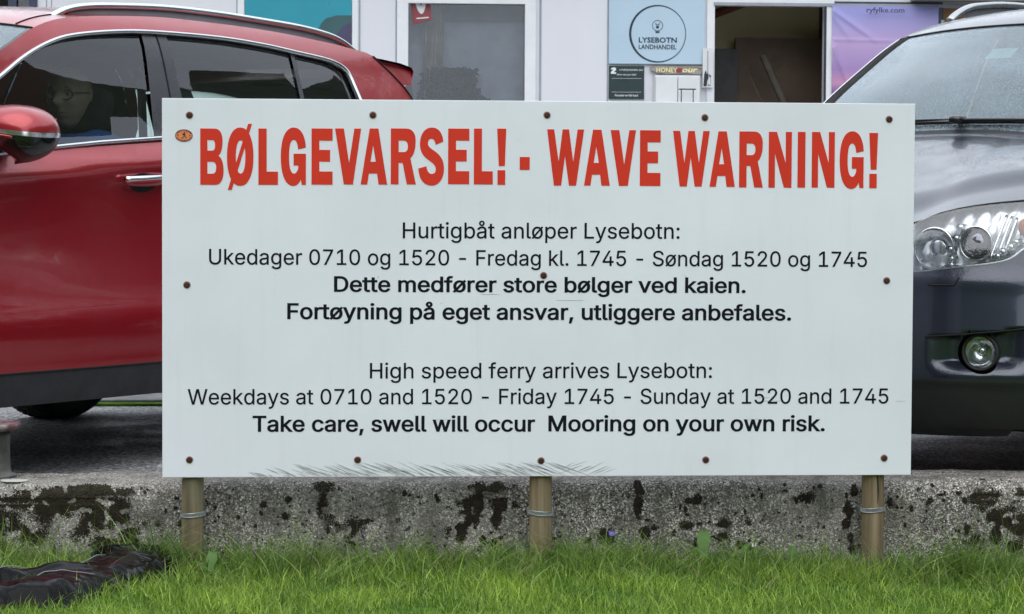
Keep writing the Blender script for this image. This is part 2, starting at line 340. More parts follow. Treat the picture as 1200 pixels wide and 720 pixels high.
    A['clear_glass'] = glass('clear_lens', (.93,.95,.95), 1.1)
    A['lamp_cover'] = glass('wet_lamp_cover', (.93,.95,.96), 2.0, .02, wet=.035, wcol=(.85,.88,.92)); A['lamp_bowl'] = plain('lamp_bowl_silver', (.62,.64,.67), .35, .8, var=.25, scale=25); A['matte_black'] = plain('matte_black_seal', (.006,.006,.007), .9)  # whitish film paints sky glare into the wet lamp lens
    A['windscreen'] = glass('rainy_windscreen', (.40,.50,.52), 1.9, .06, wet=.30, wcol=(.46,.66,.76))
    A['building_glass'] = glass('window_pane', (.86,.88,.90), 1.3)
    A['mint'] = plain('pale_mint_paper', (.55,.75,.68), .6)
    A['skin'] = plain('skin', (.50,.33,.25), .55, var=.12, scale=30); A['lip'] = plain('lip', (.30,.12,.10), .5)
    A['shirt'] = plain('blue_cotton', (.05,.13,.42), .85, var=.15, scale=20); A['jeans'] = plain('dark_trousers', (.02,.025,.04), .9)
    A['hair'] = plain('grey_hair', (.20,.19,.17), .8, var=.3, scale=90); A['eye'] = plain('eye', (.35,.33,.30), .2); A['iris'] = plain('iris', (.02,.018,.015), .2)
    m = NT('black_coated_fabric', .3, (.003,.003,.004)); m.set('IOR', 1.20); m.rough(m.ramp(m.noise(20, 4), (.35, .08), (.65, .26))); m.bump(m.noise(45, 3, .5), .15, .004); A['bag'] = m.m
    A['rail_grey'] = plain('grey_rail_web', (.20,.20,.225), .45)
    A['piping'] = plain('grey_piping', (.22,.23,.24), .5)
    m = NT('painted_iron', .6, (.13,.13,.12)); m.base(m.ramp(m.noise(14, 7, .7), (.3, (.03,.024,.018)), (.5, (.07,.07,.062)), (.7, (.13,.13,.12)))); m.bump(m.noise(60, 5), .6, .004); A['iron'] = m.m
    m = NT('rust_and_old_paint', .7, (.2,.1,.1)); m.base(m.ramp(m.noise(25, 6, .7), (.38, (.10,.025,.03)), (.54, (.17,.12,.13)), (.7, (.26,.23,.24)))); m.bump(m.noise(50, 5), .6, .004); A['rust_top'] = m.m
build_mats()

class MB:
    def __init__(s): s.v = []; s.f = []; s.mi = []; s.sm = []
    def add(s, v, f, mi=0, smooth=True):
        o = len(s.v); s.v += [tuple(p) for p in v]; s.f += [tuple(i+o for i in q) for q in f]; s.mi += [mi]*len(f); s.sm += [smooth]*len(f); return s
    def box(s, x0, x1, y0, y1, z0, z1, mi=0):
        v = [(x, y, z) for x in (x0, x1) for y in (y0, y1) for z in (z0, z1)]
        return s.add(v, [(0,1,3,2),(4,6,7,5),(0,4,5,1),(2,3,7,6),(0,2,6,4),(1,5,7,3)], mi, False)
    def tube(s, path, r, n=8, mi=0, closed=False, cap=True, flat=None):
        P = [Vector(p) for p in path]; N = len(P); rings = []; prev = None
        for i, p in enumerate(P):
            a = P[i-1] if (i > 0 or closed) else P[i]; b = P[(i+1) % N] if (i < N-1 or closed) else P[i]
            t = (b-a).normalized() if (b-a).length > 1e-9 else Vector((1,0,0))
            if prev is None: prev = t.orthogonal().normalized() if flat is None else Vector(flat)
            u = (prev - t*prev.dot(t)); u = u.normalized() if u.length > 1e-6 else t.orthogonal().normalized(); prev = u; w = t.cross(u)
            rr = r[i] if isinstance(r, (list, tuple)) and len(r) == N else r
            ru, rw = (rr if isinstance(rr, tuple) else (rr, rr))
            rings.append([p + u*math.cos(2*PI*k/n)*ru + w*math.sin(2*PI*k/n)*rw for k in range(n)])
        v = [q for R_ in rings for q in R_]; f = []
        for i in range(N if closed else N-1):
            j = (i+1) % N
            for k in range(n): f.append((i*n+k, j*n+k, j*n+(k+1) % n, i*n+(k+1) % n))
        if cap and not closed: f.append(tuple(range(n))[::-1]); f.append(tuple((N-1)*n+k for k in range(n)))
        return s.add([tuple(q) for q in v], f, mi)
    def lathe(s, prof, n=24, mi=0, M=None, smooth=True):
        v = []; f = []
        for r, z in prof:
            for k in range(n): v.append(Vector((r*math.cos(2*PI*k/n), r*math.sin(2*PI*k/n), z)))
        for i in range(len(prof)-1):
            for k in range(n): f.append((i*n+k, i*n+(k+1) % n, (i+1)*n+(k+1) % n, (i+1)*n+k))
        if M is not None: v = [M @ q for q in v]
        return s.add([tuple(q) for q in v], f, mi, smooth)
    def sell(s, c, h, e=.5, nu=20, nv=12, mi=0, M=None, zr=(-1, 1)):
        """superellipsoid; e = roundness exponent (1 = ellipsoid, small = boxy)"""
        sg = lambda t, q: math.copysign(abs(t)**q, t); v = []; f = []
        for i in range(nv+1):
            ph = -PI/2 + PI*i/nv
            for k in range(nu):
                th = 2*PI*k/nu
                p = Vector((sg(math.cos(ph), e)*sg(math.cos(th), e), sg(math.cos(ph), e)*sg(math.sin(th), e), max(zr[0], min(zr[1], sg(math.sin(ph), e)))))
                p = Vector((p.x*h[0], p.y*h[1], p.z*h[2]))
                if M is not None: p = M @ p
                v.append(p+Vector(c))
        for i in range(nv):
            for k in range(nu): f.append((i*nu+k, i*nu+(k+1) % nu, (i+1)*nu+(k+1) % nu, (i+1)*nu+k))
        return s.add([tuple(q) for q in v], f, mi)
    def grid(s, fn, nu, nv, mi=0, flip=False):
        v = [tuple(fn(i/nu, j/nv)) for i in range(nu+1) for j in range(nv+1)]; f = []
        for i in range(nu):
            for j in range(nv):
                q = (i*(nv+1)+j, (i+1)*(nv+1)+j, (i+1)*(nv+1)+j+1, i*(nv+1)+j+1); f.append(q[::-1] if flip else q)
        return s.add(v, f, mi)
    def prism(s, poly, y0, y1, mi=0, smooth=False):
        """polygon in x,z extruded from y0 to y1"""
        n = len(poly); v = [(p[0], y0, p[1]) for p in poly]+[(p[0], y1, p[1]) for p in poly]
        f = [tuple(range(n)), tuple(range(2*n-1, n-1, -1))]+[(i, i+n, (i+1) % n+n, (i+1) % n) for i in range(n)]
        return s.add(v, f, mi, smooth)
    def build(s, name, mats, parent=None, bevel=0., M=None):
        me = bpy.data.meshes.new(name)
        v = s.v if M is None else [tuple(M @ Vector(p)) for p in s.v]
        me.from_pydata(v, [], s.f)
        for m in (mats if isinstance(mats, (list, tuple)) else [mats]): me.materials.append(m)
        me.polygons.foreach_set('material_index', s.mi); me.polygons.foreach_set('use_smooth', s.sm); me.update()
        bm = bmesh.new(); bm.from_mesh(me); bmesh.ops.remove_doubles(bm, verts=bm.verts, dist=1e-6); bmesh.ops.dissolve_degenerate(bm, edges=bm.edges, dist=1e-7); bmesh.ops.recalc_face_normals(bm, faces=bm.faces); bm.to_mesh(me); bm.free()
        o = link(name, me, parent)
        if bevel: b = o.modifiers.new('bevel', 'BEVEL'); b.width = bevel; b.segments = 2; b.limit_method = 'ANGLE'; b.harden_normals = False
        return o
def link(name, data, parent=None):
    o = bpy.data.objects.new(name, data); col.objects.link(o)
    if parent is not None: o.parent = parent
    return o
def thing(name, label, cat, loc=(0,0,0), rz=0., group=None):
    o = bpy.data.objects.new(name, None); col.objects.link(o); o.location = loc; o.rotation_euler = (0, 0, rz); o.empty_display_size = .2
    return tag(o, label, cat, group)
def tag(o, label, cat, group=None):
    o['label'] = label; o['category'] = cat
    if group: o['group'] = group
    return o
def struct(o): o['kind'] = 'structure'; return o
def stuff(o): o['kind'] = 'stuff'; return o

def inside(p, poly):
    x, y = p; c = False; n = len(poly); j = n-1
    for i in range(n):
        a, b = poly[i], poly[j]
        if (a[1] > y) != (b[1] > y) and x < (b[0]-a[0])*(y-a[1])/(b[1]-a[1])+a[0]: c = not c
        j = i
    return c
def densify(poly, step, closed=True):
    out = []; n = len(poly)
    for i in range(n if closed else n-1):
        a = poly[i]; b = poly[(i+1) % n]; d = math.hypot(b[0]-a[0], b[1]-a[1]); k = max(1, int(math.ceil(d/step)))
        for j in range(k): out.append((a[0]+(b[0]-a[0])*j/k, a[1]+(b[1]-a[1])*j/k))
    if not closed: out.append(tuple(poly[-1]))
    return out
def spl(pts, n=6, closed=False):
    """Catmull-Rom through points"""
    P = [tuple(p) for p in pts]; N = len(P); out = []
    rngN = N if closed else N-1
    for i in range(rngN):
        if closed: p0, p1, p2, p3 = P[i-1], P[i], P[(i+1) % N], P[(i+2) % N]
        else: p0, p1, p2, p3 = P[max(0, i-1)], P[i], P[i+1], P[min(N-1, i+2)]
        for k in range(n):
            t = k/n; out.append(tuple(.5*((2*b)+(-a+c)*t+(2*a-5*b+4*c-d)*t*t+(-a+3*b-3*c+d)*t**3) for a, b, c, d in zip(p0, p1, p2, p3)))
    if not closed: out.append(P[-1])
    return out
def winding(p, poly):
    x, y = p; w = 0; n = len(poly)
    for i in range(n):
        a, b = poly[i-1], poly[i]; cr_ = (b[0]-a[0])*(y-a[1])-(x-a[0])*(b[1]-a[1])
        if a[1] <= y < b[1] and cr_ > 0: w += 1
        elif b[1] <= y < a[1] and cr_ < 0: w -= 1
    return w
def cdt(outline, holes=(), cuts=(), step=.05, aspect=(1., 1.)):
    sa = aspect; sc2 = lambda pl: [(p[0]*sa[0], p[1]*sa[1]) for p in pl]
    O = densify(sc2(outline), step); H = [densify(sc2(h), step) for h in holes]; Cc = [densify(sc2(c), step, False) for c in cuts]
    V = []; E = []
    for L in [O]+H:
        b = len(V); V += L; E += [(b+i, b+(i+1) % len(L)) for i in range(len(L))]
    for L in Cc:
        b = len(V); V += L; E += [(b+i, b+i+1) for i in range(len(L)-1)]
    xs = [p[0] for p in O]; ys = [p[1] for p in O]
    B = np.array(V); st = step
    y = min(ys)+st/2; row = 0; cand = []
    while y < max(ys):
        x = min(xs)+(st/2 if row % 2 else st*.0)
        while x < max(xs): cand.append((x, y)); x += st
        y += st*.87; row += 1
    for p in cand:
        if np.min((B[:, 0]-p[0])**2+(B[:, 1]-p[1])**2) < (st*.45)**2: continue
        if inside(p, O) and not any(inside(p, h) for h in H): V.append(p)
    r = delaunay_2d_cdt([Vector(p) for p in V], E, [], 0, 1e-6)
    vv = [(p[0], p[1]) for p in r[0]]; T = []
    for t in r[2]:
        c = (sum(vv[i][0] for i in t)/len(t), sum(vv[i][1] for i in t)/len(t))
        if inside(c, O) and not any(inside(c, h) for h in H): T.append(tuple(t))
    return [(p[0]/sa[0], p[1]/sa[1]) for p in vv], T
def plate(mb, outline, y0, y1, holes=(), mi=0, wind=False):
    """flat plate in x,z with holes, from front y0 to back y1"""
    loops = [list(outline)]+[list(h) for h in holes]; V = []; E = []
    for L in loops:
        b = len(V); V += L; E += [(b+i, b+(i+1) % len(L)) for i in range(len(L))]
    r = delaunay_2d_cdt([Vector(p) for p in V], E, [], 0, 1e-6); vv = [tuple(p) for p in r[0]]; n = len(vv); F = []
    for t in r[2]:
        c = (sum(vv[i][0] for i in t)/len(t), sum(vv[i][1] for i in t)/len(t))
        if (sum(winding(c, L) for L in loops) != 0) if wind else (inside(c, outline) and not any(inside(c, h) for h in holes)): F.append(tuple(t))
    f = list(F)+[tuple(i+n for i in t[::-1]) for t in F]; cnt = {}
    for t in F:
        for i in range(len(t)):
            e = (t[i], t[(i+1) % len(t)]); cnt[tuple(sorted(e))] = cnt.get(tuple(sorted(e)), []) + [e]
    for k, es in cnt.items():
        if len(es) == 1: a, b = es[0]; f.append((b, a, a+n, b+n))
    mb.add([(p[0], y0, p[1]) for p in vv]+[(p[0], y1, p[1]) for p in vv], f, mi, False); return mb
# ------------------------------------------------------------------ setting: ground, water, hills
A = MAT
def lawn_z(x, y): return -.222 - .024*x + .012*math.sin(x*2.3+1)+.010*math.sin(y*3.1+x*1.3)
GZ = -.05   # level of the quay ground
def sheet(name, m, x0, x1, y0, y1, nx, ny, zf):
    mb = MB(); mb.grid(lambda a, b: (x0+(x1-x0)*a, y0+(y1-y0)*b, zf(x0+(x1-x0)*a, y0+(y1-y0)*b)), nx, ny)
    o = mb.build(name, m); return struct(o)
sheet('quay_ground', A['asphalt'], -60, 60, .40, 60, 2, 2, lambda x, y: GZ)
sheet('lawn', A['turf'], -14, 14, -10, .14, 140, 60, lawn_z)
sheet('fjord_water', A['water'], -1500, 1500, -1500, 1500, 2, 2, lambda x, y: -1.6)
mb = MB(); mb.box(-60, -14.0, -10, .45, -3, -.15); mb.box(14.0, 60, -10, .45, -3, -.15); mb.box(-14, 14, -10.3, -10.0, -3, -.14); mb.box(-60, 60, 60, 61, -3, .0)
struct(mb.build('quay_edge', A['asphalt']))
def hillz(az, r):
    d = math.degrees(az) % 360
    el = itp([(0, 9), (40, 14), (50, 29), (60, 27.5), (63.3, 26.8), (66, 26.4), (70, 26), (75, 25.5), (82, 25), (105, 26), (135, 22), (158, 14), (166, 3), (186, 3), (194, 15), (225, 21), (275, 24), (320, 13), (360, 9)], d)  # unseen skyline; heights and the low gap shaped for reflections
    el += .25*noise.noise(Vector((math.cos(az)*22, math.sin(az)*22, 3)))
    return math.tan(math.radians(el))*420
mb = MB()
def hp(a, b):
    az = 2*PI*a; k = b**.8; r = 120+300*k
    z = -2+(hillz(az, r)+2)*(k**1.15) + 6*noise.noise(Vector((math.sin(az)*9, math.cos(az)*9, b*5)))*k
    return (r*math.sin(az), r*math.cos(az), z if b > 0 else -3)
mb.grid(hp, 240, 20); struct(mb.build('mountain_side', A['hill']))

# paving stones with grassy joints behind the red car
root = struct(link('paving_strip', None)) if False else None
pv = MB(); pv.box(-9, .2, 4.25, 6.6, GZ+.002, GZ+.012); pvo = struct(pv.build('paved_strip', A['turf']))
slab_me = None
for r_ in range(4):
    for c_ in range(12):
        y0 = 4.36+r_*.56; x0 = -7.6+c_*.62+(r_ % 2)*.31
        if slab_me is None:
            o = MB().box(0, .58, 0, .40, .004, .035).build('paving_slab', A['slab'], pvo, bevel=.006); slab_me = o.data
        else:
            o = link('paving_slab', slab_me, pvo); b = o.modifiers.new('bevel', 'BEVEL'); b.width = .006; b.segments = 2
        o.location = (x0+random.uniform(-.01, .01), y0, GZ+random.uniform(-.012, -.004)); o.rotation_euler.z = random.uniform(-.01, .01)

# ------------------------------------------------------------------ concrete wall
def wall_z(x): return .045+.004*noise.noise(Vector((x*1.7, 3, 0)))
mb = MB()
prof = [(.112, -.75), (.110, -.35), (.110, -.10), (.110, -.035), (.1115, -.012), (.116, .008), (.126, .026), (.142, .038), (.165, .044), (.25, .046), (.36, .046), (.44, .045), (.465, .04), (.475, .02), (.478, -.05)]
pp = densify(prof, .012, False); NX = 1100
def wf(a, b):
    x = -6+12*a; i = b*(len(pp)-1); k = int(min(i, len(pp)-2)); y, z = pp[k][0]+(pp[k+1][0]-pp[k][0])*(i-k), pp[k][1]+(pp[k+1][1]-pp[k][1])*(i-k)
    n = noise.noise(Vector((x*3.3, y*3, z*6)))*.006+noise.noise(Vector((x*17, y*15, z*17)))*.0035
    edge = noise.noise(Vector((x*8, 0, z*9)))*.004 if -.05 < z else 0
    return (x, y-n*(1 if z < .04 else .2), z+(n*.8+edge if z > 0 else 0)+(wall_z(x)-.045))
nb = len(pp)-1
v = [wf(i/NX, j/nb) for i in range(NX+1) for j in range(nb+1)]
mb.add(v, [(i*(nb+1)+j, (i+1)*(nb+1)+j, (i+1)*(nb+1)+j+1, i*(nb+1)+j+1) for i in range(NX) for j in range(nb)])
wall = mb.build('concrete_wall', A['concrete'])
tag(wall, 'low rough aggregate concrete wall with dark moss patches behind the warning sign', 'wall')
# moss clumps on the wall face (x, z, rx, rz, green)
moss = [(-1.6669, -0.0167, 44, 15, 0.6), (-1.5244, -0.0118, 46, 15, 0.6), (-1.4422, -0.0567, 24, 20, 0.5), (-1.5849, -0.056, 30, 16, 0.3), (-1.6454, -0.1225, 20, 12, 0.3), (-1.5027, -0.101, 18, 12, 0.3), (-1.3624, -0.0404, 12, 18, 0.2), (-1.3323, -0.1242, 12, 18, 0.2), (-1.7272, -0.0554, 18, 22, 0.3), (-1.7441, -0.1693, 8, 14, 0.2), (-1.4204, -0.1572, 14, 14, 0.1), (-1.475, 0.0242, 60, 6, 0.5), (-0.701, 0.0324, 13, 5, 1.0), (-0.7036, -0.0265, 7, 16, 0.1), (-0.6896, -0.0827, 9, 9, 0.1), (-0.6645, -0.1025, 11, 7, 0.1), (-0.6087, -0.0999, 12, 13, 0.3), (-0.5613, -0.0777, 12, 6, 0.4), (-0.5724, -0.117, 5, 8, 0.1), (-0.5139, -0.0583, 7, 6, 0.1), (-0.603, -0.1534, 4, 4, 0.1), (-0.4607, -0.0782, 4, 4, 0), (-0.826, -0.0624, 5, 4, 0), (-0.8954, -0.0257, 4, 4, 0), (-0.8149, -0.0064, 5, 4, 0), (-0.1554, 0.0303, 26, 6, 0.9), (-0.1974, -0.0175, 14, 15, 0.4), (-0.2394, -0.0342, 12, 10, 0.1), (-0.2616, -0.113, 14, 11, 0.1), (-0.2196, -0.0793, 10, 8, 0.2), (-0.1353, -0.0741, 6, 15, 0.2), (-0.113, -0.0235, 18, 8, 0.2), (-0.1461, -0.1644, 5, 14, 0.1), (-0.18, -0.1416, 4, 6, 0), (0.3359, 0.0255, 6, 10, 0.3), (0.3335, -0.031, 6, 14, 0.1), (0.2237, -0.1324, 10, 11, 0), (0.3569, -0.1246, 8, 9, 0), (0.5266, -0.0149, 7, 7, 0), (0.4982, -0.0176, 4, 4, 0), (0.4932, -0.0998, 7, 6, 0), (0.6185, -0.0948, 8, 6, 0), (0.6132, -0.1345, 8, 6, 0), (0.5307, -0.1568, 7, 6, 0), (0.6762, -0.1633, 6, 5, 0), (0.7013, -0.0895, 5, 5, 0), (0.702, -0.1748, 4, 4, 0), (0.895, -0.0107, 13, 7, 0.2), (0.4535, -0.1223, 5, 4, 0), (0.3852, -0.1049, 4, 4, 0), (0.17, -0.1491, 5, 5, 0), (1.0584, 0.0114, 5, 10, 0.2), (1.036, -0.0484, 8, 10, 0), (1.028, -0.0996, 5, 10, 0), (1.0428, -0.1425, 4, 9, 0), (1.049, -0.1768, 4, 6, 0), (1.1767, -0.0233, 5, 6, 0), (1.5031, -0.019, 22, 14, 0.7), (1.5443, -0.0678, 16, 14, 0.5), (1.5737, -0.0937, 10, 8, 0.3), (1.5395, -0.1394, 7, 14, 0.1), (1.6192, -0.0309, 18, 16, 0.6), (1.6231, -0.1026, 12, 16, 0.3), (1.6096, -0.1742, 8, 10, 0.1), (1.4643, -0.1505, 6, 9, 0), (1.4407, -0.116, 5, 6, 0), (1.5893, -0.1741, 5, 8, 0.1), (1.4994, 0.0411, 4, 3, 0), (1.5603, 0.038, 4, 3, 0)]
for _ in range(230):
    moss.append((random.uniform(-2.2, 2.2), -.20+.235*random.random()**.8, random.choice((1,1.5,2,2,3,4)), random.choice((1,1.5,2,2,3,4)), random.choice((0,0,.2))))
V, F, mi = [], [], []
octv = [(1,0,0),(0,1,0),(-1,0,0),(0,-1,0),(0,0,1),(0,0,-1)]; octf = [(0,1,4),(1,2,4),(2,3,4),(3,0,4),(1,0,5),(2,1,5),(3,2,5),(0,3,5)]
for (mx_, mz_, rx, rz, gr) in moss:
    rx *= .00278; rz *= .00278; n = int(rx*rz*PI*520000)+8
    for _ in range(n):
        a = random.uniform(0, 2*PI); r = math.sqrt(random.random())
        r *= 1.25; ux, uz = math.cos(a)*r, math.sin(a)*r
        x, z = mx_+ux*rx*1.08, mz_+uz*rz*1.08
        q = noise.noise(Vector((x*38, z*38, 5)))
        lim = .62+.6*q; 
        if (r > lim and random.random() > math.exp(-((r-lim)/.22)**2)*.55) or q < -.33: continue
        if z > .045: z = .045
        y = .110 if z < -.02 else (.112 if z < 0 else .11+(z/.045)**2*.045)
        rr = random.uniform(.0013, .0036)*(1.25-.45*r); b = len(V)
        jx, jy, jz = [random.uniform(.7, 1.3) for _ in range(3)]
        V += [(x+p[0]*rr*jx, y-.002+p[1]*rr*jy*.9, z+p[2]*rr*jz) for p in octv]; F += [tuple(i+b for i in f) for f in octf]
        mi += [1 if random.random() < gr*.55 else 0]*8
mm = MB(); mm.add(V, F); mm.mi = mi; me = bpy.data.meshes.new('moss'); me.from_pydata(V, [], F); me.materials.append(A['moss']); me.materials.append(A['moss_green'])
me.polygons.foreach_set('material_index', mi); stuff(link('moss', me, wall))
# pale lichen patch on the wall top at the left
lx, ly = (-1.7122, 0.1954)
mb = MB(); n = 40
ring = [(lx+math.cos(2*PI*k/n)*.045*(1+.2*noise.noise(Vector((k*.6, 0, 0)))), max(.15, ly+math.sin(2*PI*k/n)*.05*(1+.25*noise.noise(Vector((k*.5, 4, 0)))))) for k in range(n)]
mb.add([(p[0], p[1], wall_z(p[0])+.0035) for p in ring]+[(lx, ly, wall_z(lx)+.006)], [(k, (k+1) % n, n) for k in range(n)]); mb.build('lichen_patch', A['lichen'], wall)

# ------------------------------------------------------------------ warning sign
sign = thing('warning_sign', 'wide white BØLGEVARSEL WAVE WARNING board on three round wooden posts', 'sign', (0, 0, -.23))
Z0 = .23
def s2(p): return (p[0], p[1]+Z0)
bw0, bw1, bz0, bz1 = -1.22, 1.22, .0775, 1.2935
bo = MB().box(bw0, bw1, .0, .012, bz0+Z0, bz1+Z0).build('board', A['board'], sign, bevel=.0015)
for i, (sx_, sz_) in enumerate([(-1.1327, 1.2401), (-0.5475, 1.2443), (0.0138, 1.2484), (0.5278, 1.2438), (1.1342, 1.2425), (-1.1413, 0.6974), (0.0056, 0.7303), (1.1319, 0.7163), (-1.1335, 0.1349), (-0.5942, 0.1332), (0.0005, 0.1287), (0.54, 0.1298), (1.1301, 0.1336)]):
    M_ = Matrix.Translation((sx_, -.0005, sz_+Z0)) @ Matrix.Rotation(PI/2, 4, 'X')
    o = MB().lathe([(.0125, .0), (.0118, .0008), (.0105, .0012), (.0098, .0012)], 14, mi=1, M=M_)
    o.lathe([(.0098, .0), (.0095, .003), (.0065, .0048), (.003, .0042), (.0, .0038)], 14, M=M_)
    ob = o.build('screw', [A['screw'], A['rust_ring']], bo)
# heading letters: unit shapes, x right, y up from the baseline to the cap height
Cc = lambda p0, p1, p2, p3, n=9: [tuple((1-t)**3*a+3*(1-t)**2*t*b+3*(1-t)*t*t*c+t**3*d for a, b, c, d in zip(p0, p1, p2, p3)) for t in [k/n for k in range(1, n+1)]]
def path(start, *seg):
    P = [start]
    for s_ in seg:
        if len(s_) == 2: P.append(s_)
        else: P += Cc(P[-1], s_[0:2], s_[2:4], s_[4:6])
    return P
def ell(cx, cy, rx, ry, n=44, e=2.25):
    return [(cx+rx*math.copysign(abs(math.cos(2*PI*k/n))**(2/e), math.cos(2*PI*k/n)), cy+ry*math.copysign(abs(math.sin(2*PI*k/n))**(2/e), math.sin(2*PI*k/n))) for k in range(n)]
GL_ = {
 'B': ([path((0,0),(0,1),(.62,1),(.86,1,.96,.9,.957,.77),(.95,.63,.88,.55,.775,.52),(.93,.48,1,.38,1,.25),(1,.1,.88,0,.64,0))], [path((.305,.797),(.5,.797),(.60,.797,.64,.76,.634,.70),(.63,.64,.60,.608,.5,.608),(.305,.608)), path((.305,.41),(.5,.41),(.64,.41,.69,.37,.683,.305),(.68,.23,.63,.197,.5,.197),(.305,.197))]),
 'O': ([ell(.5,.5,.5,.518)], [ell(.515,.495,.18,.295)]),
 'L': ([[(0,0),(0,1),(.42,1),(.42,.235),(1,.235),(1,0)]], []),
 'G': ([path((1,.665),(.97,.88,.80,1.02,.52,1.02),(.2,1.02,0,.84,0,.5),(0,.16,.2,-.02,.5,-.02),(.62,-.02,.74,.02,.80,.10),(.835,0),(1,0),(1,.555),(.51,.555),(.51,.345),(.70,.345),(.70,.26,.62,.2,.53,.2),(.40,.2,.33,.3,.33,.5),(.33,.72,.40,.8,.52,.8),(.61,.8,.67,.74,.69,.63))], []),
 'E': ([[(0,0),(0,1),(1,1),(1,.785),(.37,.785),(.37,.62),(.88,.62),(.88,.41),(.37,.41),(.37,.235),(1,.235),(1,0)]], []),
 'V': ([[(0,1),(.34,1),(.54,.38),(.74,1),(1,1),(.69,0),(.34,0)]], []),
 'A': ([[(0,0),(.34,1),(.665,1),(1,0),(.675,0),(.62,.196),(.31,.196),(.25,0)]], [[(.37,.407),(.47,.70),(.57,.407)]]),
 'R': ([path((0,0),(0,1),(.62,1),(.88,1,1,.9,.985,.76),(.985,.62,.90,.51,.78,.47),(1,0),(.64,0),(.47,.385),(.31,.385),(.31,0))], [path((.31,.785),(.5,.785),(.64,.785,.68,.74,.68,.68),(.68,.61,.62,.578,.5,.578),(.31,.578))]),
 'S': ([path((.315,.327),(.33,.25,.40,.19,.52,.19),(.62,.19,.68,.22,.68,.27),(.68,.34,.6,.37,.42,.43),(.15,.51,.06,.6,.06,.73),(.06,.9,.25,1.02,.52,1.02),(.8,1.02,.94,.92,.97,.77),(.67,.71),(.65,.78,.6,.82,.51,.82),(.42,.82,.37,.79,.37,.74),(.37,.69,.43,.66,.6,.61),(.9,.52,1,.42,1,.28),(1,.1,.8,-.02,.52,-.02),(.2,-.02,.02,.1,0,.286))], []),
 '!': ([[(0,1),(1,1),(.86,.335),(.2,.335)],[(.06,0),(.06,.26),(.9,.26),(.9,0)]], []),
 'W': ([[(0,1),(.19,1),(.315,.42),(.42,1),(.59,1),(.71,.42),(.825,1),(1,1),(.79,0),(.60,0),(.485,.527),(.385,0),(.19,0)]], []),
 'N': ([[(0,0),(0,1),(.35,1),(.74,.44),(.74,1),(1,1),(1,0),(.67,0),(.275,.61),(.275,0)]], []),
 'I': ([[(0,0),(0,1),(1,1),(1,0)]], []),
}
# letter, then its left bottom and right top corner on the board
heads = [('B', (-1.0985, 1.0179), (-1.0243, 1.1976)), ('O', (-1.0135, 1.0183), (-0.9293, 1.1983)), ('L', (-0.9134, 1.0188), (-0.8509, 1.1988)), ('G', (-0.8421, 1.0192), (-0.7618, 1.1991)),
 ('E', (-0.7438, 1.0202), (-0.6764, 1.2)), ('V', (-0.6687, 1.0212), (-0.5851, 1.2006)), ('A', (-0.5863, 1.0216), (-0.5013, 1.2012)), ('R', (-0.4896, 1.0224), (-0.4089, 1.2018)),
 ('S', (-0.4009, 1.0225), (-0.3185, 1.2021)), ('E', (-0.3052, 1.0239), (-0.2371, 1.2027)), ('L', (-0.222, 1.0237), (-0.1608, 1.2032)), ('!', (-0.1473, 1.0228), (-0.1178, 1.2035)), ('I', (-0.0738, 1.0713), (-0.0414, 1.1127)),
 ('W', (0.0145, 1.0211), (0.1345, 1.2025)), ('A', (0.1351, 1.0217), (0.2191, 1.2022)), ('V', (0.2209, 1.0213), (0.3033, 1.2014)), ('E', (0.3168, 1.0215), (0.384, 1.2014)),
 ('W', (0.4244, 1.0204), (0.5441, 1.2003)), ('A', (0.5448, 1.0199), (0.6277, 1.1997)), ('R', (0.6416, 1.0182), (0.7195, 1.1998)), ('N', (0.7381, 1.0181), (0.8138, 1.1993)), ('I', (0.8335, 1.0186), (0.8587, 1.1996)),
 ('N', (0.8802, 1.0189), (0.9554, 1.1997)), ('G', (0.972, 1.0185), (1.0512, 1.1992)), ('!', (1.069, 1.0181), (1.098, 1.1979))]
for ch, (x0, z0), (x1, z1) in heads:
    mb = MB(); T_ = lambda p: (x0+(x1-x0)*p[0], z0+(z1-z0)*p[1]+Z0)
    outs, holes = GL_[ch]
    for k, ol in enumerate(outs): plate(mb, [T_(p) for p in ol], -.0012, .0, [[T_(p) for p in h] for h in holes] if k == 0 else [])
    if ch == 'O': plate(mb, [T_(p) for p in [(.80,1.085),(.945,1.085),(.18,-.09),(.03,-.09)]], -.0015, 0.)
    o = mb.build('letter', A['red_print'], bo)
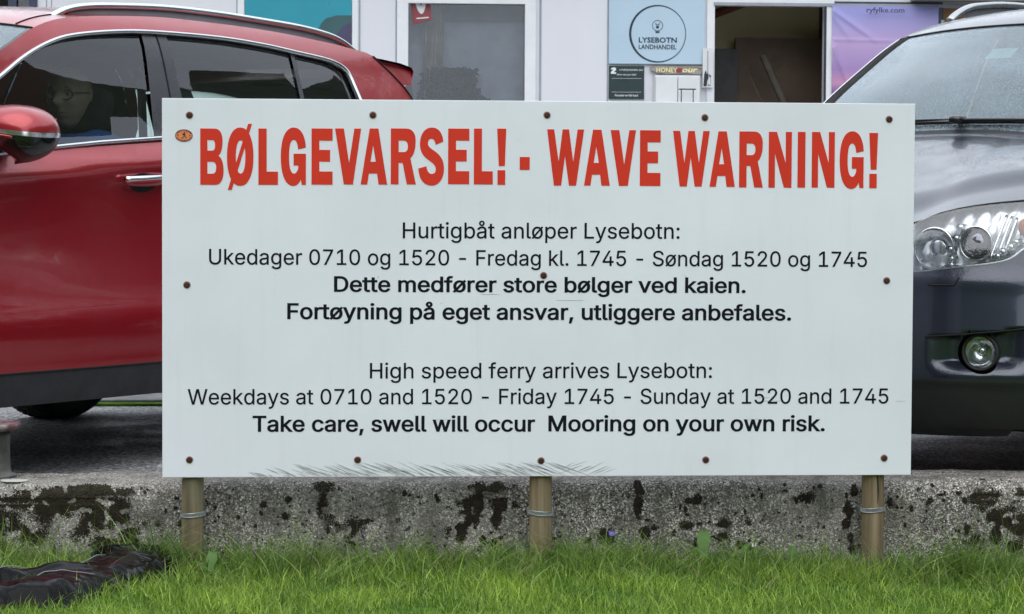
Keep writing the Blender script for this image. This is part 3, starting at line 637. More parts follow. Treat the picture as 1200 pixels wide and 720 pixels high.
# body text: outlines of the letters in thousandths (advance, bezier splines)
GLYPH = {" ":[188,[]],",":[188,[[53,-119,38,-119,48,-56,58,8,68,71,91,71,114,71,137,71,119,8,102,-56,84,-119,69,-119]]],"-":[453,[[263,244,337,244,337,226,337,207,337,188,263,188,188,188,114,188,114,207,114,226,114,244,188,244]]],".":[188,[[108,-4,95,-4,83,-4,72,0,63,9,54,18,50,28,50,41,50,54,54,65,63,73,72,82,83,87,95,87,108,87,119,82,128,73,137,65,141,54,141,41,141,28,137,18,128,9,119,0]]],"0":[453,[[264,-7,227,-7,189,-7,157,3,130,24,103,45,83,74,69,113,55,152,48,199,48,254,48,309,55,356,69,395,83,434,104,464,130,484,157,505,189,516,227,516,264,516,296,505,323,484,350,464,370,434,384,395,398,356,405,309,405,254,405,199,398,152,384,113,370,74,350,45,323,24,297,3],[202,50,227,50,252,50,273,58,290,74,308,90,321,113,330,144,339,174,344,211,344,254,344,297,339,334,330,365,321,395,308,419,290,435,273,451,252,460,227,460,202,460,180,451,163,435,146,419,132,395,123,365,114,334,109,297,109,254,109,211,114,174,123,144,132,113,146,90,163,74,180,58]]],"1":[453,[[181,0,76,0,76,18,76,36,76,55,181,55,286,55,391,55,391,36,391,18,391,0,286,0],[250,509,276,509,276,339,276,170,276,0,255,0,234,0,212,0,212,149,212,299,212,448,211,448,210,448,209,448,168,418,127,388,86,358,86,381,86,404,86,427,123,454,161,481,198,509,224,509]]],"2":[453,[[172,0,64,0,64,16,64,32,64,47,121,108,177,168,234,229,254,249,270,267,282,282,295,298,304,313,311,327,317,341,320,356,320,371,320,390,316,405,308,419,299,432,288,442,273,449,259,456,242,460,224,460,204,460,187,456,172,447,158,439,147,428,139,413,131,399,127,382,127,362,107,362,86,362,66,362,66,392,72,419,86,442,100,465,119,483,143,496,167,509,194,516,225,516,255,516,282,509,306,497,329,484,348,467,361,445,374,424,381,399,381,372,381,354,378,335,371,318,364,300,353,280,336,259,319,237,296,211,267,180,229,140,191,100,153,60,153,59,153,58,153,57,231,57,310,57,389,57,389,38,389,19,389,0,281,0]]],"4":[453,[[164,105,40,105,40,123,40,141,40,158,109,275,178,392,247,509,268,509,289,509,311,509,243,394,176,280,109,166,109,165,109,164,109,163,210,163,312,163,413,163,413,144,413,125,413,105,289,105],[302,0,282,0,282,40,282,81,282,121,282,130,282,138,282,146,282,203,282,260,282,318,302,318,322,318,343,318,343,212,343,106,343,0,322,0]]],"5":[453,[[254,-7,221,-7,191,-7,164,-1,140,11,116,23,97,39,83,60,69,81,61,104,60,130,81,130,101,130,122,130,124,115,129,101,138,89,147,77,159,67,173,60,188,53,204,50,221,50,242,50,260,55,276,64,292,74,305,87,314,104,323,121,328,141,328,162,328,184,323,204,314,221,304,238,291,252,275,262,258,272,239,277,218,277,201,277,184,274,167,268,151,263,138,255,128,246,108,248,88,250,67,253,77,338,86,423,96,509,186,509,276,509,366,509,366,490,366,471,366,452,294,452,222,452,151,452,145,402,139,352,134,301,135,301,135,301,136,301,147,311,161,319,178,325,194,331,211,334,229,334,253,334,274,329,294,321,313,313,331,301,345,285,359,270,371,252,379,231,387,210,391,188,391,163,391,130,384,101,369,76,354,50,334,30,309,15,283,1]]],"7":[453,[[120,0,97,0,172,149,248,299,323,448,323,450,323,451,323,452,236,452,149,452,62,452,62,471,62,490,62,509,172,509,281,509,391,509,391,489,391,469,391,449,315,299,240,150,165,0,142,0]]],":":[188,[[108,-4,95,-4,83,-4,72,0,63,9,54,18,50,28,50,41,50,54,54,65,63,73,72,82,83,87,95,87,108,87,119,82,128,73,137,65,141,54,141,41,141,28,137,18,128,9,119,0],[108,271,95,271,83,271,72,275,63,284,54,293,50,304,50,316,50,329,54,340,63,349,72,357,83,362,95,362,108,362,119,357,128,349,137,340,141,329,141,316,141,304,137,293,128,284,119,275]]],"D":[502,[[271,0,219,0,178,0,137,0,96,0,96,19,96,38,96,57,136,57,175,57,215,57,256,57,291,65,318,81,345,97,366,119,379,149,392,179,399,214,399,255,399,296,392,331,379,361,366,390,346,412,320,428,293,444,260,452,221,452,178,452,136,452,93,452,93,471,93,490,93,509,137,509,181,509,225,509,275,509,317,499,353,478,388,458,415,429,433,391,452,353,462,308,462,255,462,202,452,157,433,119,414,81,387,51,351,31,314,10],[103,509,125,509,125,339,125,170,125,0,103,0,82,0,60,0,60,170,60,339,60,509,82,509]]],"F":[410,[[82,0,60,0,60,170,60,339,60,509,163,509,266,509,369,509,369,490,369,471,369,452,288,452,206,452,125,452,125,394,125,336,125,278,198,278,272,278,346,278,346,259,346,240,346,221,272,221,198,221,125,221,125,147,125,74,125,0,103,0]]],"H":[517,[[82,0,60,0,60,170,60,339,60,509,82,509,103,509,125,509,125,435,125,362,125,289,214,289,303,289,392,289,392,362,392,435,392,509,414,509,435,509,457,509,457,339,457,170,457,0,435,0,414,0,392,0,392,77,392,155,392,232,303,232,214,232,125,232,125,155,125,77,125,0,103,0]]],"L":[393,[[160,0,60,0,60,170,60,339,60,509,82,509,103,509,125,509,125,358,125,208,125,57,203,57,282,57,361,57,361,38,361,19,361,0,261,0]]],"M":[628,[[81,0,60,0,60,170,60,339,60,509,91,509,121,509,152,509,193,402,235,294,277,187,280,180,284,170,287,159,291,148,295,136,299,123,303,110,307,97,311,84,315,71,319,59,322,49,317,49,312,49,307,49,310,59,314,70,318,83,322,95,326,108,330,121,334,134,338,147,342,158,346,170,349,179,352,187,394,294,435,402,476,509,507,509,537,509,568,509,568,339,568,170,568,0,547,0,525,0,504,0,504,97,504,194,504,291,504,302,504,314,504,327,505,340,505,354,505,369,505,383,506,398,506,413,506,428,507,443,507,457,509,457,511,457,513,457,508,441,503,426,498,409,492,393,487,378,482,363,477,348,472,334,467,322,463,309,459,299,456,291,418,194,380,97,342,0,323,0,305,0,286,0,248,97,209,194,170,291,167,299,163,309,159,321,155,333,150,346,145,361,140,376,135,391,129,408,124,424,118,441,112,457,114,457,117,457,119,457,119,444,120,431,120,416,120,401,121,387,121,372,121,357,121,342,122,328,122,315,122,302,122,291,122,194,122,97,122,0,101,0]]],"S":[447,[[263,-9,224,-9,187,-9,155,-3,128,9,100,21,79,38,64,60,49,82,40,107,38,137,60,137,82,137,104,137,106,117,112,101,123,88,134,75,149,65,166,59,184,52,203,49,224,49,247,49,268,53,286,60,304,68,319,78,329,92,340,105,346,121,346,139,346,155,341,169,332,179,323,189,311,198,296,205,281,211,264,217,245,222,224,228,204,234,184,239,142,251,109,268,86,289,63,311,52,339,52,372,52,401,60,426,75,448,90,469,111,486,138,498,164,510,194,516,227,516,261,516,290,510,316,498,342,486,362,469,377,449,392,428,400,404,401,378,380,378,358,378,337,378,335,403,323,423,302,437,281,451,256,459,225,459,203,459,184,455,167,448,151,441,138,431,129,418,120,406,115,391,115,376,115,358,120,344,131,334,142,323,154,314,169,308,184,302,199,297,212,293,230,289,247,284,264,279,279,275,295,270,312,264,328,257,344,248,359,238,373,227,385,214,395,198,404,181,408,162,408,139,408,111,401,86,386,64,372,41,351,24,323,11,296,-2]]],"T":[449,[[85,452,32,452,32,471,32,490,32,509,160,509,288,509,417,509,417,490,417,471,417,452,363,452,310,452,257,452,257,301,257,151,257,0,235,0,214,0,193,0,193,151,193,301,193,452,139,452]]],"U":[517,[[299,-8,259,-8,219,-8,184,0,154,15,124,31,101,53,85,80,68,107,60,138,60,173,60,285,60,397,60,509,81,509,103,509,124,509,124,399,124,288,124,178,124,154,130,132,141,113,152,94,167,79,187,68,207,57,231,52,259,52,287,52,311,57,331,68,351,79,366,94,377,113,387,132,393,154,393,178,393,288,393,399,393,509,414,509,436,509,457,509,457,397,457,285,457,173,457,138,449,107,433,80,416,53,393,31,363,15,334,0]]],"W":[686,[[180,0,155,0,109,170,63,339,16,509,38,509,60,509,82,509,109,404,136,300,163,196,168,179,172,163,175,145,179,128,183,111,187,94,190,76,194,58,197,40,194,40,192,40,189,40,193,58,196,76,200,94,203,111,207,128,211,145,215,163,220,179,224,196,251,300,279,404,306,509,331,509,355,509,380,509,407,404,434,300,462,196,466,179,470,163,474,145,478,128,482,111,486,94,490,76,494,58,497,40,494,40,491,40,488,40,492,58,495,76,499,94,502,111,506,128,510,145,515,163,519,179,523,196,550,300,576,404,603,509,625,509,647,509,670,509,623,339,577,170,530,0,505,0,480,0,455,0,426,108,397,215,368,323,362,344,357,367,351,391,346,416,341,444,336,475,341,475,345,475,350,475,345,445,340,419,335,395,330,371,324,347,318,323,289,215,260,108,230,0,205,0]]],"a":[389,[[182,-9,160,-9,136,-9,114,-4,94,5,75,14,59,27,48,45,36,62,30,83,30,108,30,130,35,147,43,161,52,175,63,185,78,193,92,201,108,207,125,211,143,215,160,218,178,220,201,223,219,225,234,227,248,228,258,231,265,235,272,239,276,245,276,255,276,255,276,256,276,257,276,272,273,286,267,297,261,308,252,316,240,322,228,328,213,331,196,331,178,331,162,328,149,322,136,317,126,309,118,301,110,292,104,283,100,274,80,280,61,285,41,291,50,314,62,332,79,346,95,360,113,369,133,375,153,381,173,384,194,384,208,384,223,383,239,379,255,376,271,370,286,360,301,351,313,338,322,320,332,303,337,280,337,251,337,168,337,84,337,0,317,0,297,0,277,0,277,17,277,35,277,52,275,52,274,52,272,52,268,43,261,34,252,25,243,15,230,7,215,1,200,-5],[155,45,170,45,193,45,212,50,228,59,243,68,255,79,263,93,271,107,276,122,276,138,276,155,276,173,276,190,273,187,268,184,259,182,251,180,242,178,231,176,221,174,210,172,200,171,190,170,182,169,175,168,161,166,147,163,134,159,121,154,111,148,103,139,96,131,92,119,92,105,92,92,95,81,102,72,109,63,118,57,130,52,142,48]]],"b":[424,[[261,-8,229,-8,206,-8,187,-4,172,4,158,12,146,21,138,31,129,42,123,51,118,59,116,59,114,59,112,59,112,39,112,20,112,0,92,0,72,0,53,0,53,170,53,339,53,509,73,509,93,509,114,509,114,446,114,382,114,319,115,319,117,319,118,319,123,327,129,336,137,346,145,356,157,365,171,373,186,381,205,384,229,384,261,384,289,376,313,361,337,345,356,322,370,293,383,263,390,229,390,189,390,149,383,114,370,84,356,55,337,32,313,16,289,0],[197,47,220,47,244,47,263,53,279,66,295,78,308,95,316,117,324,138,328,162,328,189,328,216,324,240,316,261,308,282,296,299,280,311,264,324,244,330,220,330,197,330,177,324,161,312,145,300,133,284,125,263,117,242,113,217,113,189,113,161,117,136,125,115,133,94,146,77,162,65,178,53]]],"c":[396,[[226,-8,207,-8,173,-8,143,0,117,16,91,33,71,56,56,85,41,114,34,149,34,187,34,227,41,262,56,291,71,321,91,343,117,360,143,376,173,384,207,384,226,384,243,382,260,377,276,372,292,365,305,356,319,347,330,335,340,322,350,309,357,294,362,277,342,272,322,267,303,262,300,272,296,281,290,289,285,297,278,305,270,311,262,317,253,322,242,325,232,328,220,330,207,330,182,330,161,323,145,310,129,297,116,280,108,258,100,237,96,213,96,187,96,162,100,139,108,117,116,96,129,79,145,66,161,53,182,46,207,46,220,46,232,48,243,52,253,55,263,60,271,66,279,72,286,80,292,89,297,97,301,107,304,117,324,112,343,107,363,102,358,85,351,70,341,56,332,43,320,31,306,21,293,12,277,4,261,-1,244,-6]]],"d":[424,[[219,-8,195,-8,164,-8,136,0,111,16,87,32,68,55,55,84,41,114,34,149,34,189,34,229,41,263,55,293,69,322,88,345,112,361,136,376,164,384,196,384,219,384,238,381,253,373,268,365,279,356,287,346,296,336,302,327,306,319,308,319,309,319,311,319,311,382,311,446,311,509,331,509,351,509,372,509,372,339,372,170,372,0,352,0,332,0,313,0,313,20,313,39,313,59,311,59,309,59,307,59,302,51,295,42,287,31,278,21,267,12,252,4,238,-4],[181,47,205,47,227,47,247,53,263,65,279,77,291,94,299,115,308,136,312,161,312,189,312,217,308,242,300,263,292,284,279,300,263,312,247,324,228,330,205,330,181,330,161,324,145,311,129,299,116,282,108,261,100,240,96,216,96,189,96,162,100,138,109,117,117,95,129,78,145,66,161,53]]],"e":[404,[[238,-8,212,-8,175,-8,143,0,117,16,90,33,70,56,56,85,41,114,34,148,34,187,34,226,41,260,55,290,69,319,89,343,115,359,141,376,171,384,205,384,226,384,246,381,266,374,285,367,303,356,319,341,335,326,348,306,357,282,366,258,371,228,371,194,371,186,371,178,371,169,272,169,174,169,75,169,75,187,75,204,75,221,163,221,250,221,338,221,329,215,319,208,310,202,310,227,306,249,298,269,290,288,278,303,263,314,247,325,228,330,205,330,182,330,163,325,146,313,130,302,118,288,109,270,100,251,96,232,96,211,96,200,96,189,96,178,96,150,101,126,110,106,120,87,134,72,151,61,168,51,189,46,212,46,228,46,241,48,254,53,266,57,277,64,285,73,294,82,301,93,306,105,325,101,345,96,365,91,359,71,349,54,335,39,321,24,303,13,283,4,262,-4]]],"f":[254,[[154,379,228,379,228,362,228,344,228,327,154,327,80,327,6,327,6,344,6,362,6,379,80,379],[101,0,81,0,81,144,81,288,81,432,81,453,86,471,96,486,106,500,119,511,135,519,152,526,169,530,187,530,201,530,213,529,222,527,232,525,238,523,243,521,238,503,233,486,227,468,224,470,220,471,215,472,210,473,203,474,195,474,176,474,163,469,154,460,146,451,142,437,142,419,142,279,142,140,142,0,121,0]]],"g":[425,[[238,-151,207,-151,179,-151,155,-147,134,-140,113,-132,96,-123,82,-110,69,-98,58,-84,51,-69,67,-60,84,-50,101,-41,107,-49,113,-57,122,-66,130,-75,141,-82,154,-88,168,-94,186,-97,207,-97,238,-97,263,-90,282,-75,302,-60,311,-37,311,-6,311,19,311,44,311,68,310,68,308,68,306,68,301,60,295,51,287,41,278,32,267,23,252,16,238,8,219,5,195,5,164,5,137,12,113,27,88,41,69,62,55,90,41,118,34,152,34,191,34,230,41,264,55,293,69,322,88,345,112,361,137,376,165,384,196,384,220,384,239,381,253,373,268,365,280,356,288,346,297,336,303,327,308,319,309,319,311,319,313,319,313,339,313,359,313,379,333,379,353,379,372,379,372,250,372,121,372,-9,372,-42,365,-69,350,-90,335,-111,316,-126,291,-136,266,-146],[181,59,205,59,228,59,248,64,264,75,280,86,292,101,300,121,308,141,312,165,312,193,312,220,308,243,300,264,292,284,280,301,264,312,248,324,228,330,205,330,181,330,161,324,145,312,129,299,117,283,109,262,100,242,96,219,96,193,96,166,100,143,109,123,117,103,129,87,145,76,162,65]]],"h":[410,[[114,249,114,227,114,151,114,76,114,0,93,0,73,0,53,0,53,170,53,339,53,509,73,509,93,509,114,509,114,435,114,361,114,287,110,287,106,287,102,287,114,322,131,347,152,362,174,377,199,384,227,384,253,384,276,379,295,369,315,358,330,342,341,321,352,299,357,273,357,240,357,160,357,80,357,0,337,0,316,0,296,0,296,78,296,157,296,235,296,265,288,288,273,304,258,321,237,329,210,329,192,329,175,325,161,317,146,309,135,298,126,283,118,267]]],"i":[167,[[73,0,53,0,53,126,53,253,53,379,73,379,93,379,114,379,114,253,114,126,114,0,93,0],[95,443,84,443,72,443,62,447,54,455,45,462,41,472,41,483,41,494,45,504,54,512,62,520,72,524,84,524,95,524,106,520,114,512,122,504,126,494,126,483,126,472,122,462,114,455,106,447]]],"k":[381,[[132,158,110,137,110,162,110,187,110,212,113,212,117,212,121,212,175,268,230,323,284,379,310,379,335,379,360,379,301,319,243,259,184,199,182,199,179,199,177,199,155,178],[73,0,53,0,53,170,53,339,53,509,73,509,93,509,114,509,114,339,114,170,114,0,93,0],[320,0,294,0,245,62,197,124,148,186,162,200,177,214,191,229,252,152,312,76,372,0,346,0]]],"l":[189,[[147,-2,139,-2,110,-2,88,5,74,20,60,35,53,57,53,84,53,226,53,367,53,509,73,509,93,509,114,509,114,372,114,235,114,99,114,81,116,69,120,62,125,55,133,52,146,52,152,52,157,52,160,53,164,53,167,54,170,54,173,37,177,20,181,3,175,1,169,0,162,-1,154,-2]]],"m":[610,[[73,0,53,0,53,126,53,253,53,379,72,379,92,379,112,379,112,351,112,323,112,295,111,295,109,295,108,295,113,316,121,332,132,346,144,359,157,369,172,376,187,383,203,386,219,386,247,386,270,378,287,361,305,344,316,322,321,295,318,295,315,295,312,295,317,313,325,329,337,343,349,357,364,367,381,375,398,382,416,386,437,386,459,386,479,381,497,372,515,362,530,348,541,328,551,309,557,285,557,255,557,170,557,85,557,0,536,0,516,0,496,0,496,85,496,169,496,254,496,281,488,301,473,313,457,325,439,330,419,330,402,330,387,327,374,320,362,313,352,303,345,290,339,278,335,263,335,247,335,165,335,82,335,0,315,0,295,0,274,0,274,87,274,173,274,260,274,281,267,298,253,311,239,324,221,330,199,330,185,330,171,327,158,320,144,313,134,303,126,289,118,276,114,258,114,238,114,159,114,79,114,0,93,0]]],"n":[410,[[114,249,114,227,114,151,114,76,114,0,93,0,73,0,53,0,53,126,53,253,53,379,72,379,92,379,112,379,112,349,112,318,112,287,109,287,106,287,102,287,114,322,131,347,152,362,174,377,199,384,227,384,253,384,276,379,295,369,314,358,330,342,341,321,352,299,357,273,357,240,357,160,357,80,357,0,337,0,316,0,296,0,296,78,296,157,296,235,296,265,288,288,273,304,258,321,237,329,210,329,192,329,175,325,161,317,146,309,135,298,126,283,118,267]]],"o":[415,[[242,-8,207,-8,173,-8,143,0,117,16,91,33,71,56,56,85,41,114,34,149,34,187,34,227,41,262,56,291,71,321,91,343,117,360,143,376,173,384,207,384,242,384,273,376,299,360,325,343,345,321,359,291,374,262,381,227,381,187,381,149,374,114,359,85,345,56,325,33,299,16,273,0],[182,46,207,46,233,46,254,53,270,66,287,79,299,96,307,117,315,139,319,162,319,187,319,213,315,236,307,258,299,280,287,297,270,310,254,323,233,330,207,330,182,330,161,323,145,310,129,297,116,280,108,258,100,237,96,213,96,187,96,162,100,139,108,117,116,96,129,79,145,66,161,53]]],"p":[424,[[73,-143,53,-143,53,31,53,205,53,379,72,379,92,379,112,379,112,359,112,339,112,319,114,319,116,319,118,319,123,327,129,336,137,346,145,356,157,365,171,373,186,381,205,384,229,384,261,384,289,376,313,361,337,345,356,322,370,293,383,263,390,229,390,189,390,149,383,114,370,84,356,55,337,32,313,16,289,0,261,-8,229,-8,206,-8,187,-4,173,4,158,12,146,21,138,31,130,42,123,51,118,59,117,59,115,59,114,59,114,-8,114,-76,114,-143,93,-143],[197,47,220,47,244,47,263,53,279,66,295,78,308,95,316,117,324,138,328,162,328,189,328,216,324,240,316,261,308,282,296,299,280,311,264,324,244,330,220,330,197,330,177,324,161,312,145,300,133,284,125,263,117,242,113,217,113,189,113,161,117,136,125,115,133,94,146,77,162,65,178,53]]],"r":[259,[[73,0,53,0,53,126,53,253,53,379,72,379,92,379,112,379,112,360,112,340,112,321,113,321,114,321,115,321,122,340,135,355,152,367,170,379,190,385,213,385,218,385,223,385,229,384,235,384,240,384,243,384,243,363,243,343,243,322,242,323,237,323,230,324,223,325,215,326,207,326,189,326,173,322,159,315,145,307,134,297,126,284,118,270,114,255,114,237,114,158,114,79,114,0,93,0]]],"s":[365,[[211,-8,182,-8,156,-8,133,-4,112,3,92,11,75,23,62,38,49,53,40,72,36,94,55,98,74,102,94,107,99,86,109,70,124,60,139,50,158,45,181,45,208,45,229,51,244,62,260,74,268,87,268,103,268,116,263,127,254,136,245,144,231,151,212,155,191,160,170,165,149,170,115,178,89,191,72,208,55,225,47,247,47,274,47,296,53,315,65,332,77,348,94,361,115,370,136,380,160,384,187,384,213,384,235,380,254,372,272,365,287,353,299,339,310,325,319,309,324,290,305,286,287,281,268,277,263,292,255,304,243,316,230,327,212,333,187,333,165,333,146,327,131,317,116,306,109,293,109,277,109,263,114,252,124,243,134,235,150,228,172,223,191,218,210,214,229,209,264,201,290,188,306,171,323,154,331,133,331,107,331,84,325,64,312,47,300,30,282,16,260,6,237,-3]]],"t":[227,[[138,379,204,379,204,362,204,344,204,327,138,327,72,327,6,327,6,344,6,362,6,379,72,379],[65,345,65,471,85,471,106,471,126,471,126,347,126,222,126,98,126,81,129,69,136,61,143,54,154,50,170,50,174,50,179,50,185,51,191,52,197,53,202,54,206,36,209,19,213,2,207,0,200,-2,192,-3,184,-4,176,-4,168,-4,136,-4,110,4,92,21,74,38,65,62,65,93,65,219]]],"u":[410,[[211,-5,182,-5,157,-5,134,0,115,11,95,21,80,37,69,59,58,80,53,107,53,139,53,219,53,299,53,379,73,379,93,379,114,379,114,301,114,222,114,144,114,114,121,91,137,75,152,58,173,50,200,50,218,50,235,54,249,62,264,70,275,81,283,97,292,112,296,131,296,153,296,228,296,304,296,379,316,379,337,379,357,379,357,253,357,126,357,0,337,0,318,0,298,0,298,31,298,61,298,92,301,92,304,92,307,92,295,57,279,32,257,17,235,2]]],"v":[389,[[184,0,163,0,114,126,66,253,17,379,40,379,62,379,84,379,111,305,138,230,165,155,174,132,181,110,187,87,193,64,199,42,206,21,198,21,191,21,184,21,191,42,197,64,203,87,209,110,216,132,224,155,251,230,278,305,305,379,327,379,349,379,371,379,323,253,275,126,226,0,205,0]]],"w":[567,[[158,0,138,0,99,126,61,253,23,379,44,379,66,379,87,379,103,324,118,269,133,214,140,191,147,165,154,137,161,108,168,76,175,41,172,41,168,41,165,41,172,75,179,106,186,135,193,163,199,190,206,214,221,269,237,324,252,379,273,379,295,379,316,379,332,324,347,269,362,214,368,190,375,164,382,136,388,107,395,76,402,41,399,41,395,41,391,41,399,75,406,107,413,135,420,164,427,190,434,214,449,269,465,324,480,379,502,379,523,379,545,379,506,253,468,126,429,0,409,0,389,0,368,0,352,57,335,114,319,172,314,189,309,207,305,225,300,243,295,261,291,280,286,299,281,318,277,338,281,338,286,338,291,338,286,319,281,299,277,280,272,261,267,243,263,225,258,206,253,189,248,172,231,114,215,57,199,0,178,0]]],"y":[389,[[51,-140,47,-139,52,-121,57,-103,61,-86,65,-86,68,-87,71,-87,83,-90,94,-91,104,-89,114,-87,122,-82,130,-74,138,-66,145,-53,151,-36,155,-24,159,-13,163,-1,114,126,66,252,17,379,40,379,62,379,84,379,111,305,138,230,165,155,174,132,181,109,187,87,193,64,199,42,206,21,198,21,191,21,184,21,190,42,196,64,202,87,209,110,216,132,224,155,251,230,278,305,305,379,327,379,349,379,371,379,316,234,260,88,204,-58,196,-78,187,-94,177,-107,166,-120,153,-129,139,-136,125,-142,109,-145,91,-145,81,-145,72,-144,65,-143,57,-142]]],"å":[389,[[182,-9,160,-9,136,-9,114,-4,94,5,75,14,59,27,48,45,36,62,30,83,30,108,30,130,35,147,43,161,52,175,63,185,78,193,92,201,108,207,125,211,143,215,160,218,178,220,201,223,219,225,234,227,248,228,258,231,265,235,272,239,276,245,276,255,276,255,276,256,276,257,276,272,273,286,267,297,261,308,252,316,240,322,228,328,213,331,196,331,178,331,162,328,149,322,136,317,126,309,118,301,110,292,104,283,100,274,80,280,61,285,41,291,50,314,62,332,79,346,95,360,113,369,133,375,153,381,173,384,194,384,208,384,223,383,239,379,255,376,271,370,286,360,301,351,313,338,322,320,332,303,337,280,337,251,337,168,337,84,337,0,317,0,297,0,277,0,277,17,277,35,277,52,275,52,274,52,272,52,268,43,261,34,252,25,243,15,230,7,215,1,200,-5],[155,45,170,45,193,45,212,50,228,59,243,68,255,79,263,93,271,107,276,122,276,138,276,155,276,173,276,190,273,187,268,184,259,182,251,180,242,178,231,176,221,174,210,172,200,171,190,170,182,169,175,168,161,166,147,163,134,159,121,154,111,148,103,139,96,131,92,119,92,105,92,92,95,81,102,72,109,63,118,57,130,52,142,48],[206,404,189,404,173,404,158,408,145,416,131,424,120,434,112,447,104,460,100,474,100,490,100,505,104,520,112,532,120,545,131,555,145,563,158,571,173,575,189,575,206,575,220,571,234,563,247,555,258,545,266,532,274,520,278,505,278,490,278,474,274,460,266,447,258,434,247,424,234,416,220,408],[178,447,189,447,201,447,211,451,219,460,228,468,232,478,232,490,232,501,228,511,219,519,211,528,201,532,189,532,178,532,168,528,159,519,151,511,147,501,147,490,147,478,151,468,159,460,168,451]]],"ø":[415,[[242,-8,207,-8,173,-8,143,0,117,16,91,33,71,56,56,85,41,114,34,149,34,187,34,227,41,262,56,291,71,321,91,343,117,360,143,376,173,384,207,384,242,384,273,376,299,360,325,343,345,321,359,291,374,262,381,227,381,187,381,149,374,114,359,85,345,56,325,33,299,16,273,0],[182,46,207,46,233,46,254,53,270,66,287,79,299,96,307,117,315,139,319,162,319,187,319,213,315,236,307,258,299,280,287,297,270,310,254,323,233,330,207,330,182,330,161,323,145,310,129,297,116,280,108,258,100,237,96,213,96,187,96,162,100,139,108,117,116,96,129,79,145,66,161,53],[172,111,64,-15,51,-5,39,5,27,15,135,142,243,268,352,395,364,384,376,374,388,364,280,238]]]}
def contour(L, k=3):
    n = len(L)//6; P = []
    for i in range(n):
        q, r = L[i*6:i*6+6], L[((i+1) % n)*6:((i+1) % n)*6+6]; p0, p1, p2, p3 = q[2:4], q[4:6], r[0:2], r[2:4]
        d = abs((p1[0]-p0[0])*(p3[1]-p0[1])-(p1[1]-p0[1])*(p3[0]-p0[0]))+abs((p2[0]-p0[0])*(p3[1]-p0[1])-(p2[1]-p0[1])*(p3[0]-p0[0]))
        kk = 1 if d < 60 else k
        for j in range(kk):
            t = j/kk; P.append(tuple((1-t)**3*a+3*(1-t)**2*t*b+3*(1-t)*t*t*c+t**3*e for a, b, c, e in zip(p0, p1, p2, p3)))
    return P
def area(P): return .5*sum(P[i-1][0]*P[i][1]-P[i][0]*P[i-1][1] for i in range(len(P)))
def grow(P, off):
    P = [p for i, p in enumerate(P) if math.hypot(p[0]-P[i-1][0], p[1]-P[i-1][1]) > 1e-5]; out = []; n = len(P)
    for i in range(n):
        a, b, c = P[i-1], P[i], P[(i+1) % n]; u = (b[0]-a[0], b[1]-a[1]); v = (c[0]-b[0], c[1]-b[1]); lu, lv = math.hypot(*u), math.hypot(*v)
        n1 = (u[1]/lu, -u[0]/lu); n2 = (v[1]/lv, -v[0]/lv); m = (n1[0]+n2[0], n1[1]+n2[1]); d = max(.35, (m[0]*m[0]+m[1]*m[1])/2)
        out.append((b[0]+m[0]*off/d, b[1]+m[1]*off/d*(.62 if abs(off) > .001 else .8)))
    return out
def text_letters(s, x0, x1, zl, zr, cap, off, m, y, parent):
    pen = 0; items = []; capu = max(v_ for v_ in GLYPH['H'][1][0][3::6]); lo = 1e9; hi = -1e9
    for ch in s:
        adv, sp = GLYPH[ch]
        for L in sp: lo = min(lo, pen+min(L[2::6])); hi = max(hi, pen+max(L[2::6]))
        items.append((pen, sp)); pen += adv
    fx = (x1-x0-2*off)/(hi-lo); fz = cap/capu
    for pen, sp in items:
        if not sp: continue
        Cs = [contour(L) for L in sp]; big = max(Cs, key=lambda c: abs(area(c))); sg_ = 1 if area(big) > 0 else -1
        Q = []
        for c in Cs:
            o = area(c)*sg_ > 0
            P = [(x0+off+(p[0]+pen-lo)*fx, p[1]*fz) for p in c]
            P = grow(P, off*sg_); P = [(p[0], p[1]+zl+(zr-zl)*(p[0]-x0)/(x1-x0)+Z0) for p in P]; Q.append((o, P))
        mb = MB(); plate(mb, Q[0][1], y, 0., [P for o, P in Q[1:]], wind=True)
        mb.build('letter', m, parent)
for s_, a_, b_, c_, bold in [
 ("Hurtigbåt anløper Lysebotn:", (-0.4504, 0.8493), (0.4481, 0.8506), (-0.4505, 0.8996), 0), ("Ukedager 0710 og 1520 - Fredag kl. 1745 - Søndag 1520 og 1745", (-1.0706, 0.7632), (1.0663, 0.7608), (-1.0706, 0.8124), 0),
 ("Dette medfører store bølger ved kaien.", (-0.6711, 0.6769), (0.6666, 0.6754), (-0.6712, 0.7253), 1), ("Fortøyning på eget ansvar, utliggere anbefales.", (-0.8209, 0.5888), (0.8171, 0.5857), (-0.821, 0.6382), 1),
 ("High speed ferry arrives Lysebotn:", (-0.5552, 0.3967), (0.5579, 0.3977), (-0.5554, 0.4461), 0), ("Weekdays at 0710 and 1520 - Friday 1745 - Sunday at 1520 and 1745", (-1.1389, 0.3131), (1.1422, 0.3133), (-1.1388, 0.3622), 0),
 ("Take care, swell will occur ", (-0.9316, 0.2258), (-0.0194, 0.2243), (-0.9316, 0.2753), 1), ("Mooring on your own risk.", (0.0239, 0.2248), (0.9322, 0.2234), (0.0236, 0.2745), 1)]:
    text_letters(s_, a_[0], b_[0], a_[1], b_[1], c_[1]-a_[1], .0019 if bold else .0005, A['black_print'], -.0009, bo)
